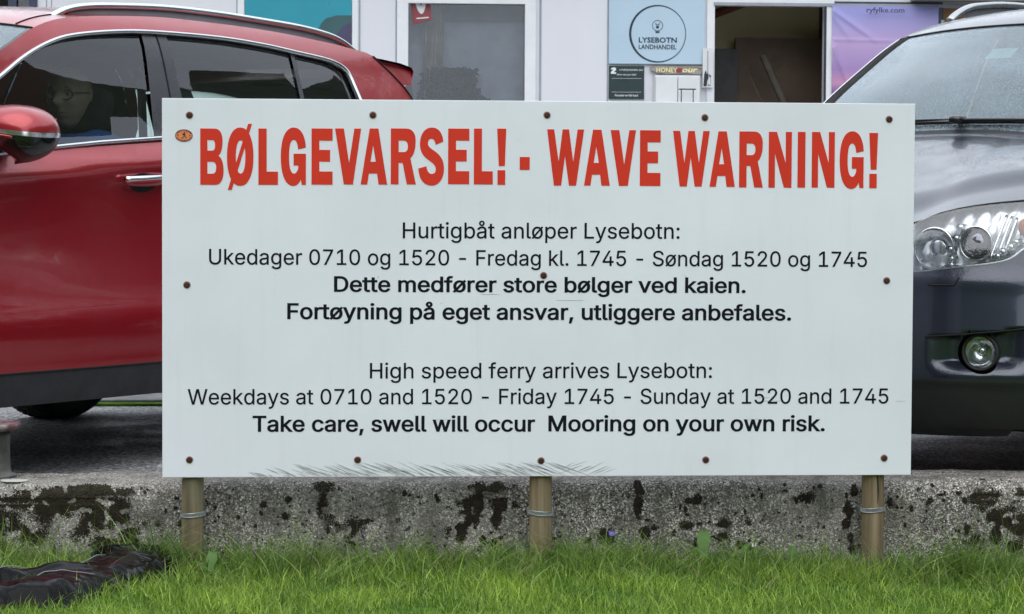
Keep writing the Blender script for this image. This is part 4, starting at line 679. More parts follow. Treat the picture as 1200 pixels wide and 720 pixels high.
# orange oval sticker with a dark rim print and a running figure
(ox, oz), (ox2, oz2) = (-1.1504, 1.1747), (-1.1225, 1.155)
rx, rz = ox2-ox, oz-oz2
stk = MB(); plate(stk, ell(ox, oz+Z0, rx, rz, 40, 2.), -.0009, 0.); st = stk.build('sticker', A['orange'], bo)
mb = MB(); plate(mb, ell(ox, oz+Z0, rx*1.0, rz*1.0, 40, 2.), -.0016, -.0012, [ell(ox, oz+Z0, rx*.93, rz*.92, 40, 2.)])
for k in range(26):
    a = 2*PI*k/26
    if abs(math.sin(a)) < .35: continue
    c_, s_ = math.cos(a), math.sin(a); w_ = random.uniform(.0012, .0019)
    plate(mb, [(ox+c_*rx*.87-s_*w_*q+c_*w_*e_, oz+Z0+s_*rz*.84+c_*w_*q+s_*w_*e_*1.3) for q, e_ in ((-1,-1),(1,-1),(1,1),(-1,1))], -.0015, -.0011)
U = lambda a, b: (ox+a*rx, oz+Z0+b*rz)
for pl in ([U(-.15,.32),(U(.12,.42)),U(.22,.1),U(.02,-.1)], [U(-.12,.3),U(-.2,.05),U(-.08,.08),U(.0,.25)], [U(.02,-.05),U(.14,-.08),U(-.2,-.48),U(-.3,-.45)], [U(.08,-.02),U(.18,-.06),U(.34,-.45),U(.22,-.46)], [U(.0,.62),U(.14,.6),U(.12,.42),U(-.02,.44)], [U(-.75,.1),U(-.6,.12),U(-.6,-.06),U(-.75,-.08)], [U(.6,.1),U(.74,.08),U(.74,-.08),U(.6,-.1)]):
    plate(mb, pl, -.0014, -.0010)
mb.build('printed_figure', A['dark_brown_print'], st)
# rubbed streaks along the lower edge
mb = MB(); xa, xb, xm, zt = (-0.948, 0.0819)[0], (0.2183, 0.0778)[0], (0.0398, 0.0784)[0], (-0.3709, 0.127)[1]
k = 0
for i in range(190):
    x = xa+(xm-xa)*(i/190)+random.uniform(-.006, .006); fr = i/190
    L_ = random.uniform(.06, .15)*(.5+min(1, fr*4)*.6); top = min(bz0+.006+random.uniform(.0, .045)*min(1, fr*5+.3), zt+.002)
    if random.random() < .25: continue
    ang = random.uniform(.30, .48); w_ = random.uniform(.0005, .0021)
    dx, dz = math.cos(ang)*L_, -math.sin(ang)*L_
    if top+dz < bz0+.002: f_ = (top-bz0-.002)/-dz; dx *= f_; dz *= f_
    xs, zs = x, top+Z0
    plate(mb, [(xs, zs), (xs+dx*.5, zs+dz*.5+w_), (xs+dx, zs+dz), (xs+dx*.5, zs+dz*.5-w_)], -.0006-.0001*(i % 3), 0.)
for i in range(13):
    x = xm+.02+(xb-xm)*(i/13)*.8; L_ = random.uniform(.05, .10); ang = random.uniform(.35, .5); w_ = random.uniform(.0006, .0014); z_ = bz0+.004+random.uniform(0, .03)*(1-i/13)
    dx, dz = math.cos(ang)*L_*.8, math.sin(ang)*L_*.8; dz = min(dz, zt-z_)
    if dz <= .002: continue
    plate(mb, [(x, z_+Z0), (x+dx*.5, z_+dz*.5+w_+Z0), (x+dx, z_+dz+Z0), (x+dx*.5, z_+dz*.5-w_+Z0)], -.0007, 0.)
stuff(mb.build('scratch_marks', A['scratch_dark'], bo))
mb = MB()
for (xx, zz, w_, h_) in [(-0.5297, 0.7234, 0.004, 0.004), (0.4678, 0.73, 0.004, 0.003), (0.4594, 0.7341, 0.003, 0.002), (-0.3258, 0.6399, 0.004, 0.003), (-0.077, 1.1653, 0.0022, 0.0022), (0.0145, 0.6114, 0.003, 0.0016), (0.0921, 0.6502, 0.09, 0.0006), (0.7492, 0.3222, 0.07, 0.0006), (1.1819, 0.3216, 0.03, 0.0006), (0.7294, 0.3334, 0.04, 0.0005), (0.1816, 0.5589, 0.0015, 0.0015), (0.345, 1.099, 0.0015, 0.001), (-0.7845, 0.7914, 0.001, 0.0015), (-0.1658, 0.6691, 0.06, 0.0006)]:
    plate(mb, [(xx-w_*.5, zz+Z0), (xx, zz-h_*.5+Z0), (xx+w_*.5, zz+h_*.2+Z0), (xx, zz+h_*.5+Z0)], -.0011, 0.)
stuff(mb.build('scratch_marks', A['scratch_dark'], bo))
# posts with perforated metal straps
for i, (px_, pz_, pr) in enumerate([((-1.1268, -0.0332)[0], (-1.1282, -0.047)[1], .0355), ((0.0001, -0.0384)[0], (-0.0013, -0.0467)[1], .0365), ((1.1024, -0.0434)[0], (1.1038, -0.0406)[1], .0365)]):
    yc = .012+pr+.001; n = 40; mb = MB(); zs = [-.5+Z0+(.5+bz1-.04)*k/60 for k in range(61)]; v = []
    for z in zs:
        for k in range(n):
            a = 2*PI*k/n; r = pr*(1+.035*noise.noise(Vector((math.cos(a)*1.5+i*7, math.sin(a)*1.5, z*1.2)))+.012*noise.noise(Vector((math.cos(a)*9, math.sin(a)*9+i, z*2))))
            ca = ((a-(-PI/2+ (.25 if i == 2 else -.9)))+PI) % (2*PI)-PI
            if i == 2 and abs(ca) < .06 and z > .05: r *= .93
            v.append((px_+r*math.cos(a)+.004*math.sin(z*2+i), yc+r*math.sin(a), z))
    f = [(j*n+k, j*n+(k+1) % n, (j+1)*n+(k+1) % n, (j+1)*n+k) for j in range(60) for k in range(n)]+[tuple(range(60*n, 61*n))]
    mb.add(v, f); po = mb.build('post', A['wood'], sign)
    if i == 2:
        MB().tube([(px_+.007+.003*math.sin(z*31)+.004*math.sin(z*2+i), yc-pr*.985, z) for z in [-.02+Z0+k*.012 for k in range(13)]], [.0006+.0022*min(1, k/4) for k in range(13)], 5).build('drying_crack', A['crack'], po)
    mb = MB(); z = pz_+Z0; n = 36
    for dz_ in (-.0062, .0062):
        mb.tube([(px_+(pr+.0022)*math.cos(2*PI*k/n)+.004*math.sin(z*2+i), yc+(pr+.0022)*math.sin(2*PI*k/n), z+dz_+.003*math.cos(2*PI*k/n)*(1 if i != 1 else -1)) for k in range(n)], [(.0012, .0017)]*n, 6, closed=True, flat=(1,0,0))
    for k in range(n):
        for sgn in (-1, 1):
            a0, a1 = 2*PI*k/n, 2*PI*(k+1)/n
            P_ = lambda a, zz: (px_+(pr+.0022)*math.cos(a)+.004*math.sin(z*2+i), yc+(pr+.0022)*math.sin(a), z+zz+.003*math.cos(a)*(1 if i != 1 else -1))
            mb.tube([P_(a0, -.005*sgn), P_(a1, .005*sgn)], .0011, 4, cap=False)
    for sx_ in (-1, 1): # ears of the strap running back to the wall
        mb.box(px_+sx_*(pr+.004)-.0015+.004*math.sin(z*2+i), px_+sx_*(pr+.004)+.0015+.004*math.sin(z*2+i), yc, .112, z-.007, z+.007)
        M_ = Matrix.Translation((px_+sx_*(pr+.004+.006), .108, z)) @ Matrix.Rotation(PI/2, 4, 'X'); mb.lathe([(.006, -.004), (.006, .004), (.0, .005)], 8, M=M_)
    mb.build('metal_strap', A['galv'], po)

# ------------------------------------------------------------------ mooring bollard at the left end of the view
bxx = (-1.7415, 0.399)[0]-.095; bl = thing('mooring_bollard', 'grey iron mooring bollard with a flat rust stained top standing on the wall', 'bollard', (bxx, .33, wall_z(bxx)+.001))
MB().lathe([(.0, 0), (.115, 0), (.117, .006), (.112, .010), (.100, .013), (.096, .025), (.094, .06), (.094, .12), (.096, .152), (.0, .154)], 40).build('neck', A['iron'], bl)
MB().lathe([(.0, .153), (.096, .153), (.118, .157), (.128, .165), (.129, .172), (.126, .178), (.118, .180), (.10, .178), (.0, .176)], 48).build('top_plate', A['rust_top'], bl)

# ------------------------------------------------------------------ grass
def blades(name, P, H, W, lean, tone, mat_, seg=3, curve=1.):
    """P (n,3) roots, H heights, W widths, lean (n,2) horizontal tip offset"""
    n = len(P); ang = rng.uniform(0, 2*PI, n)
    wd = np.stack([np.cos(ang), np.sin(ang), np.zeros(n)], 1)
    rows = []
    for k in range(seg+1):
        t = k/seg; c = P.copy(); c[:, :2] += lean*(t**(1.6*curve))[..., None] if False else lean*(t**1.7); c[:, 2] += H*(t-.28*t*t*np.minimum(1, np.hypot(lean[:, 0], lean[:, 1])/(H+1e-6)))
        w = (W*(1-t)**.6*.5)[:, None]*wd if k < seg else None
        rows += [c-w, c+w] if k < seg else [c]
    k_ = 2*seg+1; V_ = np.stack(rows, 1).reshape(-1, 3)
    b = (np.arange(n)*k_)[:, None]; F4 = np.concatenate([b+np.array([2*j, 2*j+1, 2*j+3, 2*j+2]) for j in range(seg-1)], 0) if seg > 1 else np.zeros((0, 4), int)
    F3 = b+np.array([2*seg-2, 2*seg-1, 2*seg])
    me = bpy.data.meshes.new(name); me.vertices.add(len(V_)); me.vertices.foreach_set('co', V_.ravel())
    nl = len(F4)*4+len(F3)*3; me.loops.add(nl); me.polygons.add(len(F4)+len(F3))
    me.loops.foreach_set('vertex_index', np.concatenate([F4.ravel(), F3.ravel()]).astype(np.int32))
    ls = np.concatenate([np.arange(len(F4))*4, len(F4)*4+np.arange(len(F3))*3]).astype(np.int32); me.polygons.foreach_set('loop_start', ls)
    me.materials.append(mat_); at = me.attributes.new('tone', 'FLOAT', 'POINT'); at.data.foreach_set('value', np.repeat(tone, k_).astype(np.float32))
    me.update(calc_edges=True); me.polygons.foreach_set('use_smooth', np.ones(len(me.polygons), bool)); return stuff(link(name, me))
def nz2(x, y, s, o=0.): return np.array([noise.noise(Vector((a*s, b*s, o))) for a, b in zip(x, y)])
def rootz(x, y): return -.222-.024*x+.012*np.sin(x*2.3+1)+.010*np.sin(y*3.1+x*1.3)-.004
n = 120000; X = rng.uniform(-2.9, 2.7, n); Y = .10-(rng.random(n)**.85)*1.75
q = nz2(X, Y, 3.5); keep = rng.random(n) < .75+.5*q; X, Y, q = X[keep], Y[keep], q[keep]; n = len(X)
H = (rng.gamma(5, .0060, n)*(1+.6*q)+.008)*(1+.55*np.exp(-((.1-Y)/.16))); lean = rng.normal(0, .5, (n, 2))*H[:, None]
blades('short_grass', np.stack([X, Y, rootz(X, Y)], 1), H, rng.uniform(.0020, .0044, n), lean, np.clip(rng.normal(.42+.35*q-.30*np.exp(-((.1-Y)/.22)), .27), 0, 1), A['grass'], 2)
# long tufts against the wall
tx = rng.uniform(-2.6, 2.6, 300); ty = .06-rng.gamma(1.5, .10, 300); ts = .5+.9*rng.random(300)**2
for (cx, k_, h_) in [((-1.2965, -0.1579)[0], 7, 1.3), ((-0.9231, -0.16)[0], 6, 1.), ((-0.4353, -0.1627)[0], 6, 1.1), ((1.4009, -0.173)[0], 16, 1.35), ((1.5313, -0.1737)[0], 12, 1.2), ((-0.0278, -0.165)[0], 5, .8), ((0.0854, -0.1939)[0], 6, .8), ((0.2834, -0.1668)[0], 5, 1.), ((0.911, -0.1703)[0], 5, .9), ((-1.1862, -0.1585)[0], 6, 1.2)]:
    tx = np.append(tx, rng.normal(cx, .05, k_)); ty = np.append(ty, rng.uniform(-.10, .07, k_)); ts = np.append(ts, h_*rng.uniform(.8, 1.25, k_))
per = 34; X = np.repeat(tx, per)+rng.normal(0, .028, len(tx)*per); Y = np.minimum(.098, np.repeat(ty, per)+rng.normal(0, .028, len(tx)*per)); S_ = np.repeat(ts, per); n = len(X)
H = rng.gamma(6, .0135, n)*S_; dirx = np.repeat(rng.normal(0, .35, len(tx)), per); lean = np.stack([rng.normal(0, .6, n)+dirx, rng.normal(-.12, .38, n)], 1)*H[:, None]
lean[:, 1] = np.minimum(lean[:, 1], .1-Y)
blades('long_grass', np.stack([X, Y, rootz(X, Y)], 1), H, rng.uniform(.0024, .0048, n), lean, np.clip(rng.normal(.45, .28, n), 0, 1), A['tall'], 4)
n = 1900; X = rng.uniform(-2.6, 2.6, n); Y = .09-rng.gamma(1.5, .12, n); H = rng.gamma(6, .010, n); lean = rng.normal(0, .9, (n, 2))*H[:, None]; lean[:, 1] = np.minimum(lean[:, 1], .1-Y)
blades('dry_grass', np.stack([X, Y, rootz(X, Y)], 1), H, rng.uniform(.0014, .003, n), lean, rng.random(n), A['dry'], 3)
# long arching stalks leaning over the turf
n = 1500; X = rng.uniform(-2.6, 2.6, n); Y = .08-rng.gamma(1.3, .13, n); H = rng.gamma(9, .0085, n); an = rng.uniform(0, 2*PI, n); ll = rng.uniform(.5, 1.5, n)*H
lean = np.stack([np.cos(an)*ll, np.sin(an)*ll*.7-.15*H], 1); lean[:, 1] = np.minimum(lean[:, 1], .1-Y)
blades('arching_grass', np.stack([X, Y, rootz(X, Y)], 1), H*1.25, rng.uniform(.0034, .0062, n), lean, np.clip(rng.normal(.7, .25, n), 0, 1), A['tall'], 6)
# fringe of the lawn further off to both sides and towards the camera
n = 150000; X = rng.uniform(-5.5, 5.5, n); Y = .1-5.*rng.random(n)**1.3; keep = ~((X > -2.8) & (X < 2.6) & (Y > -1.6)); X, Y = X[keep], Y[keep]; n = len(X)
H = rng.gamma(6, .006, n)+.01; lean = rng.normal(0, .5, (n, 2))*H[:, None]
blades('lawn_grass', np.stack([X, Y, rootz(X, Y)], 1), H, rng.uniform(.003, .0065, n), lean, np.clip(rng.normal(.42, .27, n), 0, 1), A['grass'], 2)

# broad-leaved weeds and small violet flowers
def lf(mb, base, az, L_, w_, rise, droop=.5, mi=0):
    v = []; n = 8
    for i in range(n+1):
        t = i/n; r = L_*(t*.85+.15*t*t); z = rise*math.sin(t*PI*.55)-droop*L_*t**3*.5; w = w_*math.sin(PI*min(1, t*.93+.05))**.8*(1+.18*math.sin(t*19))
        c = Vector((base[0]+math.cos(az)*r, base[1]+math.sin(az)*r, base[2]+z)); s_ = Vector((-math.sin(az), math.cos(az), 0))
        v += [tuple(c-s_*w+Vector((0, 0, .15*w))), tuple(c-Vector((0, 0, .1*w))), tuple(c+s_*w+Vector((0, 0, .15*w)))]
    f = []
    for i in range(n): f += [(i*3, i*3+1, i*3+4, i*3+3), (i*3+1, i*3+2, i*3+5, i*3+4)]
    mb.add(v, f, mi)
def with_tone(o, a=.0, b=1.):
    at = o.data.attributes.new('tone', 'FLOAT', 'POINT'); n_ = len(o.data.vertices); t = random.uniform(a, b); at.data.foreach_set('value', [t]*n_); return o
weeds = [(((0.5398, -0.225)[0], .03), 'broad-leaved weed with one tall upright leaf against the wall beside violet flowers', .115, [(1.4, .06, .021, .115), (2.2, .07, .015, .05), (.6, .08, .014, .04), (-.5, .07, .015, .03), (-2.2, .06, .014, .03)]),
 (((0.6599, -0.2599)[0], .0), 'broad-leaved weed with spreading leaves to the right of the violet flowers', .08, [(.2, .10, .015, .07), (.9, .07, .014, .08), (-.6, .09, .016, .05), (-1.6, .08, .016, .03), (2.6, .09, .013, .06), (3.6, .07, .015, .03)]),
 (((0.8401, -0.2497)[0], .02), 'small broad-leaved weed with one rounded leaf left of the right post', .07, [(1.7, .05, .016, .075), (.1, .07, .014, .04), (3.1, .07, .014, .03), (-1.2, .07, .015, .02)]),
 (((-1.0618, -0.2993)[0], -.16), 'light green broad-leaved weed low in the turf near the left post', .07, [(1.3, .05, .017, .08), (.2, .08, .015, .05), (2.7, .07, .014, .05), (-1., .07, .015, .03)]),
 (((0.049, -0.2645)[0], .02), 'low dandelion rosette growing right of the middle post', .06, [(.3, .09, .012, .05), (1.2, .07, .011, .06), (-.7, .09, .013, .03), (2.4, .08, .012, .04), (-2, .08, .013, .02)]),
 (((1.2139, -0.2434)[0], .01), 'low broad-leaved weed growing just right of the right post', .06, [(.6, .08, .013, .06), (1.8, .07, .013, .06), (-.4, .09, .014, .03), (2.9, .08, .012, .03)])]
for (x, y), lab, h, ls in weeds:
    z = lawn_z(x, y)
    t = thing('leafy_weed', lab, 'weed', (x, y, z), 0, 'broad-leaved weeds along the foot of the wall')
    for az, L_, w_, rise in ls:
        mb = MB(); lf(mb, (0, 0, .0), az if az < 2.9 or y < 0 else az, L_, w_, rise); with_tone(mb.build('leaf', A['leafm'], t), .2, .9)
def flower(px, lab, h, kind, grp, nh=1):
    x, z = px; y = .085; z0 = lawn_z(x, y)
    t = thing('wild_flower', lab, 'flower', (x, y, z0), 0, grp)
    hh = z-z0
    mb = MB(); mb.tube([(0, 0, 0), (.006, -.004, hh*.4), (-.004, -.01, hh*.8), (0, -.014, hh-.004)], .0009, 5); with_tone(mb.build('stem', A['tall'], t))
    mb = MB()
    for k in range(5):
        a = 2*PI*k/5+random.random()*.4; c = Vector((0, -.014, hh)); tip = c+Vector((math.cos(a)*.011, -.003, math.sin(a)*.010)); s_ = Vector((-math.sin(a), 0, math.cos(a)))*.0055; mid = c*.4+tip*.6
        mb.add([tuple(c), tuple(mid-s_), tuple(tip), tuple(mid+s_)], [(0, 1, 2, 3)])
        mb.add([tuple(c+Vector((0,.002,0))), tuple(mid-s_+Vector((0,.002,0))), tuple(tip+Vector((0,.004,0))), tuple(mid+s_+Vector((0,.002,0)))], [(3, 2, 1, 0)])
    mb.build('petals', A[kind], t)
    mb = MB(); mb.sell((0, -.017, hh), (.002, .002, .002), 1, 8, 6); mb.build('flower_centre', A['yellow_ink'], t)
g_ = 'small violet flowers growing along the wall'
flower((0.2406, -0.1184), 'violet flower highest up the wall, left of the tall upright leaf', .1, 'flower', g_)
flower((0.0826, -0.1996), 'pale violet flower just right of the middle post', .1, 'flower', g_)
flower((0.5909, -0.2054), 'bright violet flower beside the tall upright leaf', .1, 'flower', g_)
flower((0.5628, -0.2479), 'violet flower low in the grass below the bright violet one', .1, 'flower', g_)
flower((0.7859, -0.275), 'violet flower low in the grass halfway between leaf weed and right post', .1, 'flower', g_)
flower((0.7133, -0.1578), 'single small white flower on a thin stem before the wall', .1, 'white_petal', 'white flowers at the wall')

# ------------------------------------------------------------------ black bag lying on the grass
bag = thing('black_bag', 'crumpled black coated fabric bag lying on the grass against the wall', 'bag', (0, 0, 0))
P0 = lambda x, y: (x, y)
def bagh(x, y):
    # two rolls: a long one running left towards the camera and a raised fold near the wall
    def seg(ax, ay, bx, by, ra, rb, h):
        dx, dy = bx-ax, by-ay; t = ((x-ax)*dx+(y-ay)*dy)/(dx*dx+dy*dy); tc_ = max(0, min(1, t)); r = ra+(rb-ra)*tc_
        d = math.hypot(x-ax-dx*tc_, y-ay-dy*tc_)/r; return (h[0]+(h[1]-h[0])*tc_)*math.sqrt(max(0, 1-d**2.4)) if d < 1 else 0
    a = seg(-2.40, -1.14, -1.52, -.86, .15, .09, (.050, .048)); b = seg(-1.52, -.86, -1.28, -.10, .10, .12, (.048, .060)); c = seg(-1.38, -.06, -1.20, -.0, .07, .05, (.080, .062)); d = seg(-2.3, -.98, -1.44, -.56, .05, .05, (.050, .062))
    h = max(a, b, c, d)+.22*min(a, .05)+.25*min(b, .05)+.2*min(d, .03)
    w = noise.noise(Vector((x*5+y*3, y*8, 2))); w2 = abs(noise.noise(Vector((x*14-y*20, y*9+x*6, 7))))
    w3 = 1-2*abs(noise.noise(Vector((x*2.2+y*4.5, y*3-x*1.1, 11)))); return h*(1+.15*w)+(.002*(.3-w2)+.010*w3**9)*min(1, h/.03)*(1 if h > .006 else 0)
nx, ny = 52, 46; x0, x1, y0, y1 = -2.5, -1.10, -1.24, .085; V = []; idx = {}; F = []
for i in range(nx+1):
    for j in range(ny+1):
        x, y = x0+(x1-x0)*i/nx, y0+(y1-y0)*j/ny; x += random.uniform(-.009, .009)+.010*math.sin(j*.9); y = min(.09, y+random.uniform(-.009, .009)); h = bagh(x, y); h += (random.uniform(-.003, .004)+.012*abs(noise.noise(Vector((x*11, y*11, 4)))))*min(1, h/.03); idx[(i, j)] = len(V); V.append((x, y, lawn_z(x, y)-.004+h, h))
for i in range(nx):
    for j in range(ny):
        q = [idx[(i, j)], idx[(i+1, j)], idx[(i+1, j+1)], idx[(i, j+1)]]
        if max(V[k][3] for k in q) > .004: F += [(q[0], q[1], q[2]), (q[0], q[2], q[3])] if (i*7+j*3) % 5 < 3 else [(q[0], q[1], q[3]), (q[1], q[2], q[3])]
mb = MB(); mb.add([v[:3] for v in V], F); bb = mb.build('bag_body', A['bag'], bag)
bb.data.materials[0] = A['bag']; sub = bb.modifiers.new('sub', 'SUBSURF'); sub.levels = 2; sub.render_levels = 2
def bz(x, y): return (x, y, lawn_z(x, y)+bagh(x, y)+.001)
MB().tube([bz(-2.3+.92*t, -1.06+.80*t*t+.02*math.sin(t*6)) for t in [k/40 for k in range(41)]], .0016, 6).build('edge_piping', A['piping'], bag)
MB().tube([bz(-2.0+.62*t, -1.08+.46*t+.015*math.sin(t*5)) for t in [k/40 for k in range(41)]], .0014, 6).build('edge_piping', A['piping'], bag)
MB().tube([bz(-1.43+.015*math.sin(t*9), -.20+.24*t) for t in [k/20 for k in range(21)]], .0035, 6).build('seam', A['bag'], bag)
# ------------------------------------------------------------------ white shop building behind the cars
BY = 11.0
house = thing('shop_building', 'white clad shop building with a window and an open doorway behind the parked cars', 'building', (2, BY, 0))
def HB(x0, x1, y0, y1, z0, z1): return MB().box(x0-2, x1-2, y0-BY, y1-BY, z0, z1)
def FR(r): return r   # (x0, x1, z0, z1)
W1 = (-0.083, 0.8564, 1.7002, 2.4256); DO = (2.2561, 3.1316, 1.7176, 2.431); TW = (-3.4391, -2.7929, 2.3529, 2.7726); RW = (4.0244, 4.8548, 1.7309, 2.4172)
xL, xR, zT = -6.2, 9.2, 3.6
w1 = [(W1[0], .95), (W1[1], .95), (W1[1], W1[3]), (W1[0], W1[3])]
do = [(DO[0], .06), (DO[1], .06), (DO[1], DO[3]), (DO[0], DO[3])]
tw = [(TW[0]-.6, .9), (TW[1], .9), (TW[1], 2.9), (TW[0]-.6, 2.9)]
bn = (3.1567, 4.0068, 1.7244, 2.434)
rw = [(bn[0], .06), (RW[1], .06), (RW[1], RW[3]), (bn[0], RW[3])]
sh = lambda P: [(p[0]-2, p[1]) for p in P]
mb = MB(); plate(mb, sh([(xL, -.12), (xR, -.12), (xR, zT), (xL, zT)]), 0, .14, [sh(w1), sh(do), sh(tw), sh(rw)]); mb.build('wall', A['clad'], house)
mb = HB(xL, xR, BY+5.9, BY+6.04, -.05, zT); mb.v += []; mb.build('wall', A['clad'], house)
HB(xL, xL+.14, BY+.141, BY+5.899, -.05, zT).build('wall', A['clad'], house); HB(xR-.14, xR, BY+.141, BY+5.899, -.05, zT).build('wall', A['clad'], house)
mb = MB(); mb.add([(xL-2.3, -.5, zT+.001), (xR-1.7, -.5, zT+.001), (xR-1.7, 3, zT+1.3), (xL-2.3, 3, zT+1.3), (xL-2.3, 6.5, zT+.001), (xR-1.7, 6.5, zT+.001)], [(0,1,2,3), (3,2,5,4), (0,3,4), (1,5,2), (0,4,5,1)], 0, False); mb.build('roof', A['grey_metal'], house)
HB(xL+.15, xR-.15, BY+.15, BY+5.89, .0, .05).build('floor', A['inner_dark'], house)
HB(xL+.15, xR-.15, BY+.15, BY+5.89, zT-.62, zT-.56).build('ceiling', A['inner_wall'], house)
# cladding joints, and a painted shadow line right of the shop window
for px0, px1 in [(-2.7308, -2.7233), (-2.6933, -2.687), (-1.3282, -1.3206), (-0.4141, -0.4065), (-0.1431, -0.1335), (-0.1144, -0.108), (0.9372, 0.9533), (1.4501, 1.4598), (2.212, 2.2185)]:
    HB(px0, px1, BY-.004, BY+.002, .0, zT-.01).build('cladding_joint', A['seam'], house)
# frames
def frame(name, r, w, y0, y1, m, parent, bottom=True, z0=None):
    x0, x1, za, zb = r; mb = MB(); o = [(x0-w-2, za-w), (x1+w-2, za-w), (x1+w-2, zb+w), (x0-w-2, zb+w)]; i = [(x0-2, za), (x1-2, za), (x1-2, zb), (x0-2, zb)]
    plate(mb, o, y0-BY, y1-BY, [i]); return mb.build(name, m, parent, bevel=.004)
win = frame('window', (W1[0]+.035, W1[1]-.03, 1.0, W1[3]-.02), .085, BY-.03, BY+.06, A['frame'], house)
HB(W1[0]+.03, W1[1]-.02, BY+.025, BY+.033, .99, W1[3]-.01).build('pane', A['building_glass'], win)
HB(W1[0]-.06, W1[1]+.07, BY-.07, BY-.002, .86, .905).build('window_sill', A['frame'], win)
frame('door_frame', (DO[0]+.01, DO[1]-.012, .07, DO[3]-.012), .06, BY-.02, BY+.145, A['frame'], house)
# behind the window: grey panels added to give the sky reflection, and a curtain
gz = (-0.057, 0.8353, 2.0584, 2.2922)
HB(W1[0], W1[1], BY+.22, BY+.23, gz[3], W1[3]+.1).build('roller_blind', A['blind'], house)
HB(W1[0]-.1, W1[1]+.1, BY+.24, BY+.25, .8, gz[3]+.02).build('inner_screen', A['screen'], house)
ct = thing('window_curtain', 'gathered grey brown curtain hanging behind the shop window', 'curtain', (0, 0, 0))
cx = (0.0703, 0.2394, 1.6955, 2.4335)
mb = MB(); mb.grid(lambda a, b: (cx[0]+(cx[1]-cx[0])*a*(.75+.25*b)+.012*math.sin(a*30), BY+.14+.025*math.sin(a*34+1.5*math.sin(b*5)), .9+(W1[3]+.1-.9)*b), 70, 30); mb.build('cloth', A['curtain'], ct)
sc = (-0.0513, 0.1349, 2.2496, 2.5085)
rs = thing('red_window_card', 'dull red card with a white heart shape hanging inside the shop window', 'sign', ((sc[0]+sc[1])/2, BY+.018, sc[2]))
w_, h_ = (sc[1]-sc[0])/2, sc[3]-sc[2]
mb = MB(); plate(mb, [(-w_*.55, .0), (w_*.95, .04), (w_*.7, h_), (-w_*.9, h_)], -.004, .004); mb.build('card', A['redsign'], rs)
hp_ = spl([(-.5*w_, h_*.9), (-.45*w_, h_*.68), (-.2*w_, h_*.42), (.05*w_, h_*.31), (.28*w_, h_*.36), (.45*w_, h_*.6), (.5*w_, h_*.9)], 6)
hi_ = spl([(.28*w_, h_*.9), (.2*w_, h_*.66), (.05*w_, h_*.55), (-.1*w_, h_*.68), (-.2*w_, h_*.9)], 6)
mb = MB(); plate(mb, hp_+hi_, -.0062, -.0045); mb.build('heart_print', A['white_ink'], rs)
mb = MB(); plate(mb, [(-w_*.3, h_*.155), (w_*.68, h_*.19), (w_*.68, h_*.225), (-w_*.3, h_*.19)], -.0062, -.0045); mb.build('caption_print', A['white_ink'], rs)
A['plant_leaf'] = plain('dark_plant_leaf', (.022,.032,.012), .8, var=.6, scale=30)
# plant added behind the glass in place of a reflection
pt = thing('potted_plant', 'dark green bushy plant standing behind the shop window below the curtain', 'plant', ((0.2962, 1.9258)[0], BY+.12, 1.30))
MB().lathe([(0, .0), (.07, 0), (.09, .16), (.085, .16), (.08, .14), (0, .13)], 24).build('pot', A['inner_dark'], pt)
HB((0.0912, 1.9241)[0], (0.5722, 1.9282)[0], BY+.05, BY+.20, 1.26, 1.295).build('inner_shelf', A['frame'], house)
V_, F_2 = [], []
for k in range(1500):
    a = random.uniform(0, 2*PI); r = random.random()**.5; z = .2+random.random()**.8*.42; rad = .21*(1-.35*abs(z-.36)/.3)*(1+.3*math.sin(a*3+z*9))
    c = Vector((math.cos(a)*r*rad*1.15, math.sin(a)*r*.05, z)); u = Vector((random.gauss(0,1), random.gauss(0,1), random.gauss(0,1))).normalized()*.036; w = u.cross(Vector((random.gauss(0,1), random.gauss(0,1), random.gauss(0,1)))).normalized()*.020
    b = len(V_); V_ += [tuple(c-u), tuple(c+w), tuple(c+u), tuple(c-w)]; F_2.append((b, b+1, b+2, b+3))
mb = MB(); mb.add(V_, F_2, 0, False); mb.build('foliage', A['plant_leaf'], pt)
mb = MB()
for k in range(9): mb.tube([(0, 0, .12), (random.uniform(-.06, .06), 0, .3), (random.uniform(-.18, .18), random.uniform(-.03, .03), .52)], .003, 5)
mb.build('stem', A['beam'], pt)
# left window of the building
lw = frame('window', (TW[0]-.5, TW[1]-.06, 1.0, 2.8), .06, BY-.02, BY+.06, A['bluegrey'], house)
HB(TW[0]-.5, TW[1]-.05, BY+.02, BY+.03, 1.0, 2.8).build('pane', A['building_glass'], lw)
HB((-3.005, 2.401)[0], (-2.9426, 2.4017)[0], BY-.03, BY-.021, .9, 2.85).build('window_post', A['bluegrey'], lw)
# turquoise mural
tr = (-1.2651, -0.4711, 2.0465, 2.6724)
mur = thing('turquoise_poster', 'large turquoise poster with dark green and purple mountains on the white wall', 'poster', ((tr[0]+tr[1])/2, BY-.01, 1.1))
lx_ = lambda p: (p[0]-(tr[0]+tr[1])/2, p[1]-1.1)
MB().box(tr[0]-(tr[0]+tr[1])/2, tr[1]-(tr[0]+tr[1])/2, -.012, .008, 0, 1.75).build('print_sheet', A['teal'], mur)
g1 = [lx_(p) for p in [(-0.7259, 2.1966), (-0.6942, 2.2541), (-0.6624, 2.2862), (-0.6243, 2.2961), (-0.5862, 2.3091), (-0.4716, 2.3103), (-0.4711, 2.0465), (-0.9289, 2.0424), (-0.8337, 2.1067)]]
mb = MB(); plate(mb, g1, -.0145, -.0125); mb.build('mountain_print', A['pgreen'], mur)
g2 = [lx_(p) for p in [(-0.5986, 2.1407), (-0.5732, 2.1854), (-0.5351, 2.2303), (-0.5033, 2.2496), (-0.4715, 2.2563), (-0.471, 2.0338), (-0.7383, 2.0314)]]
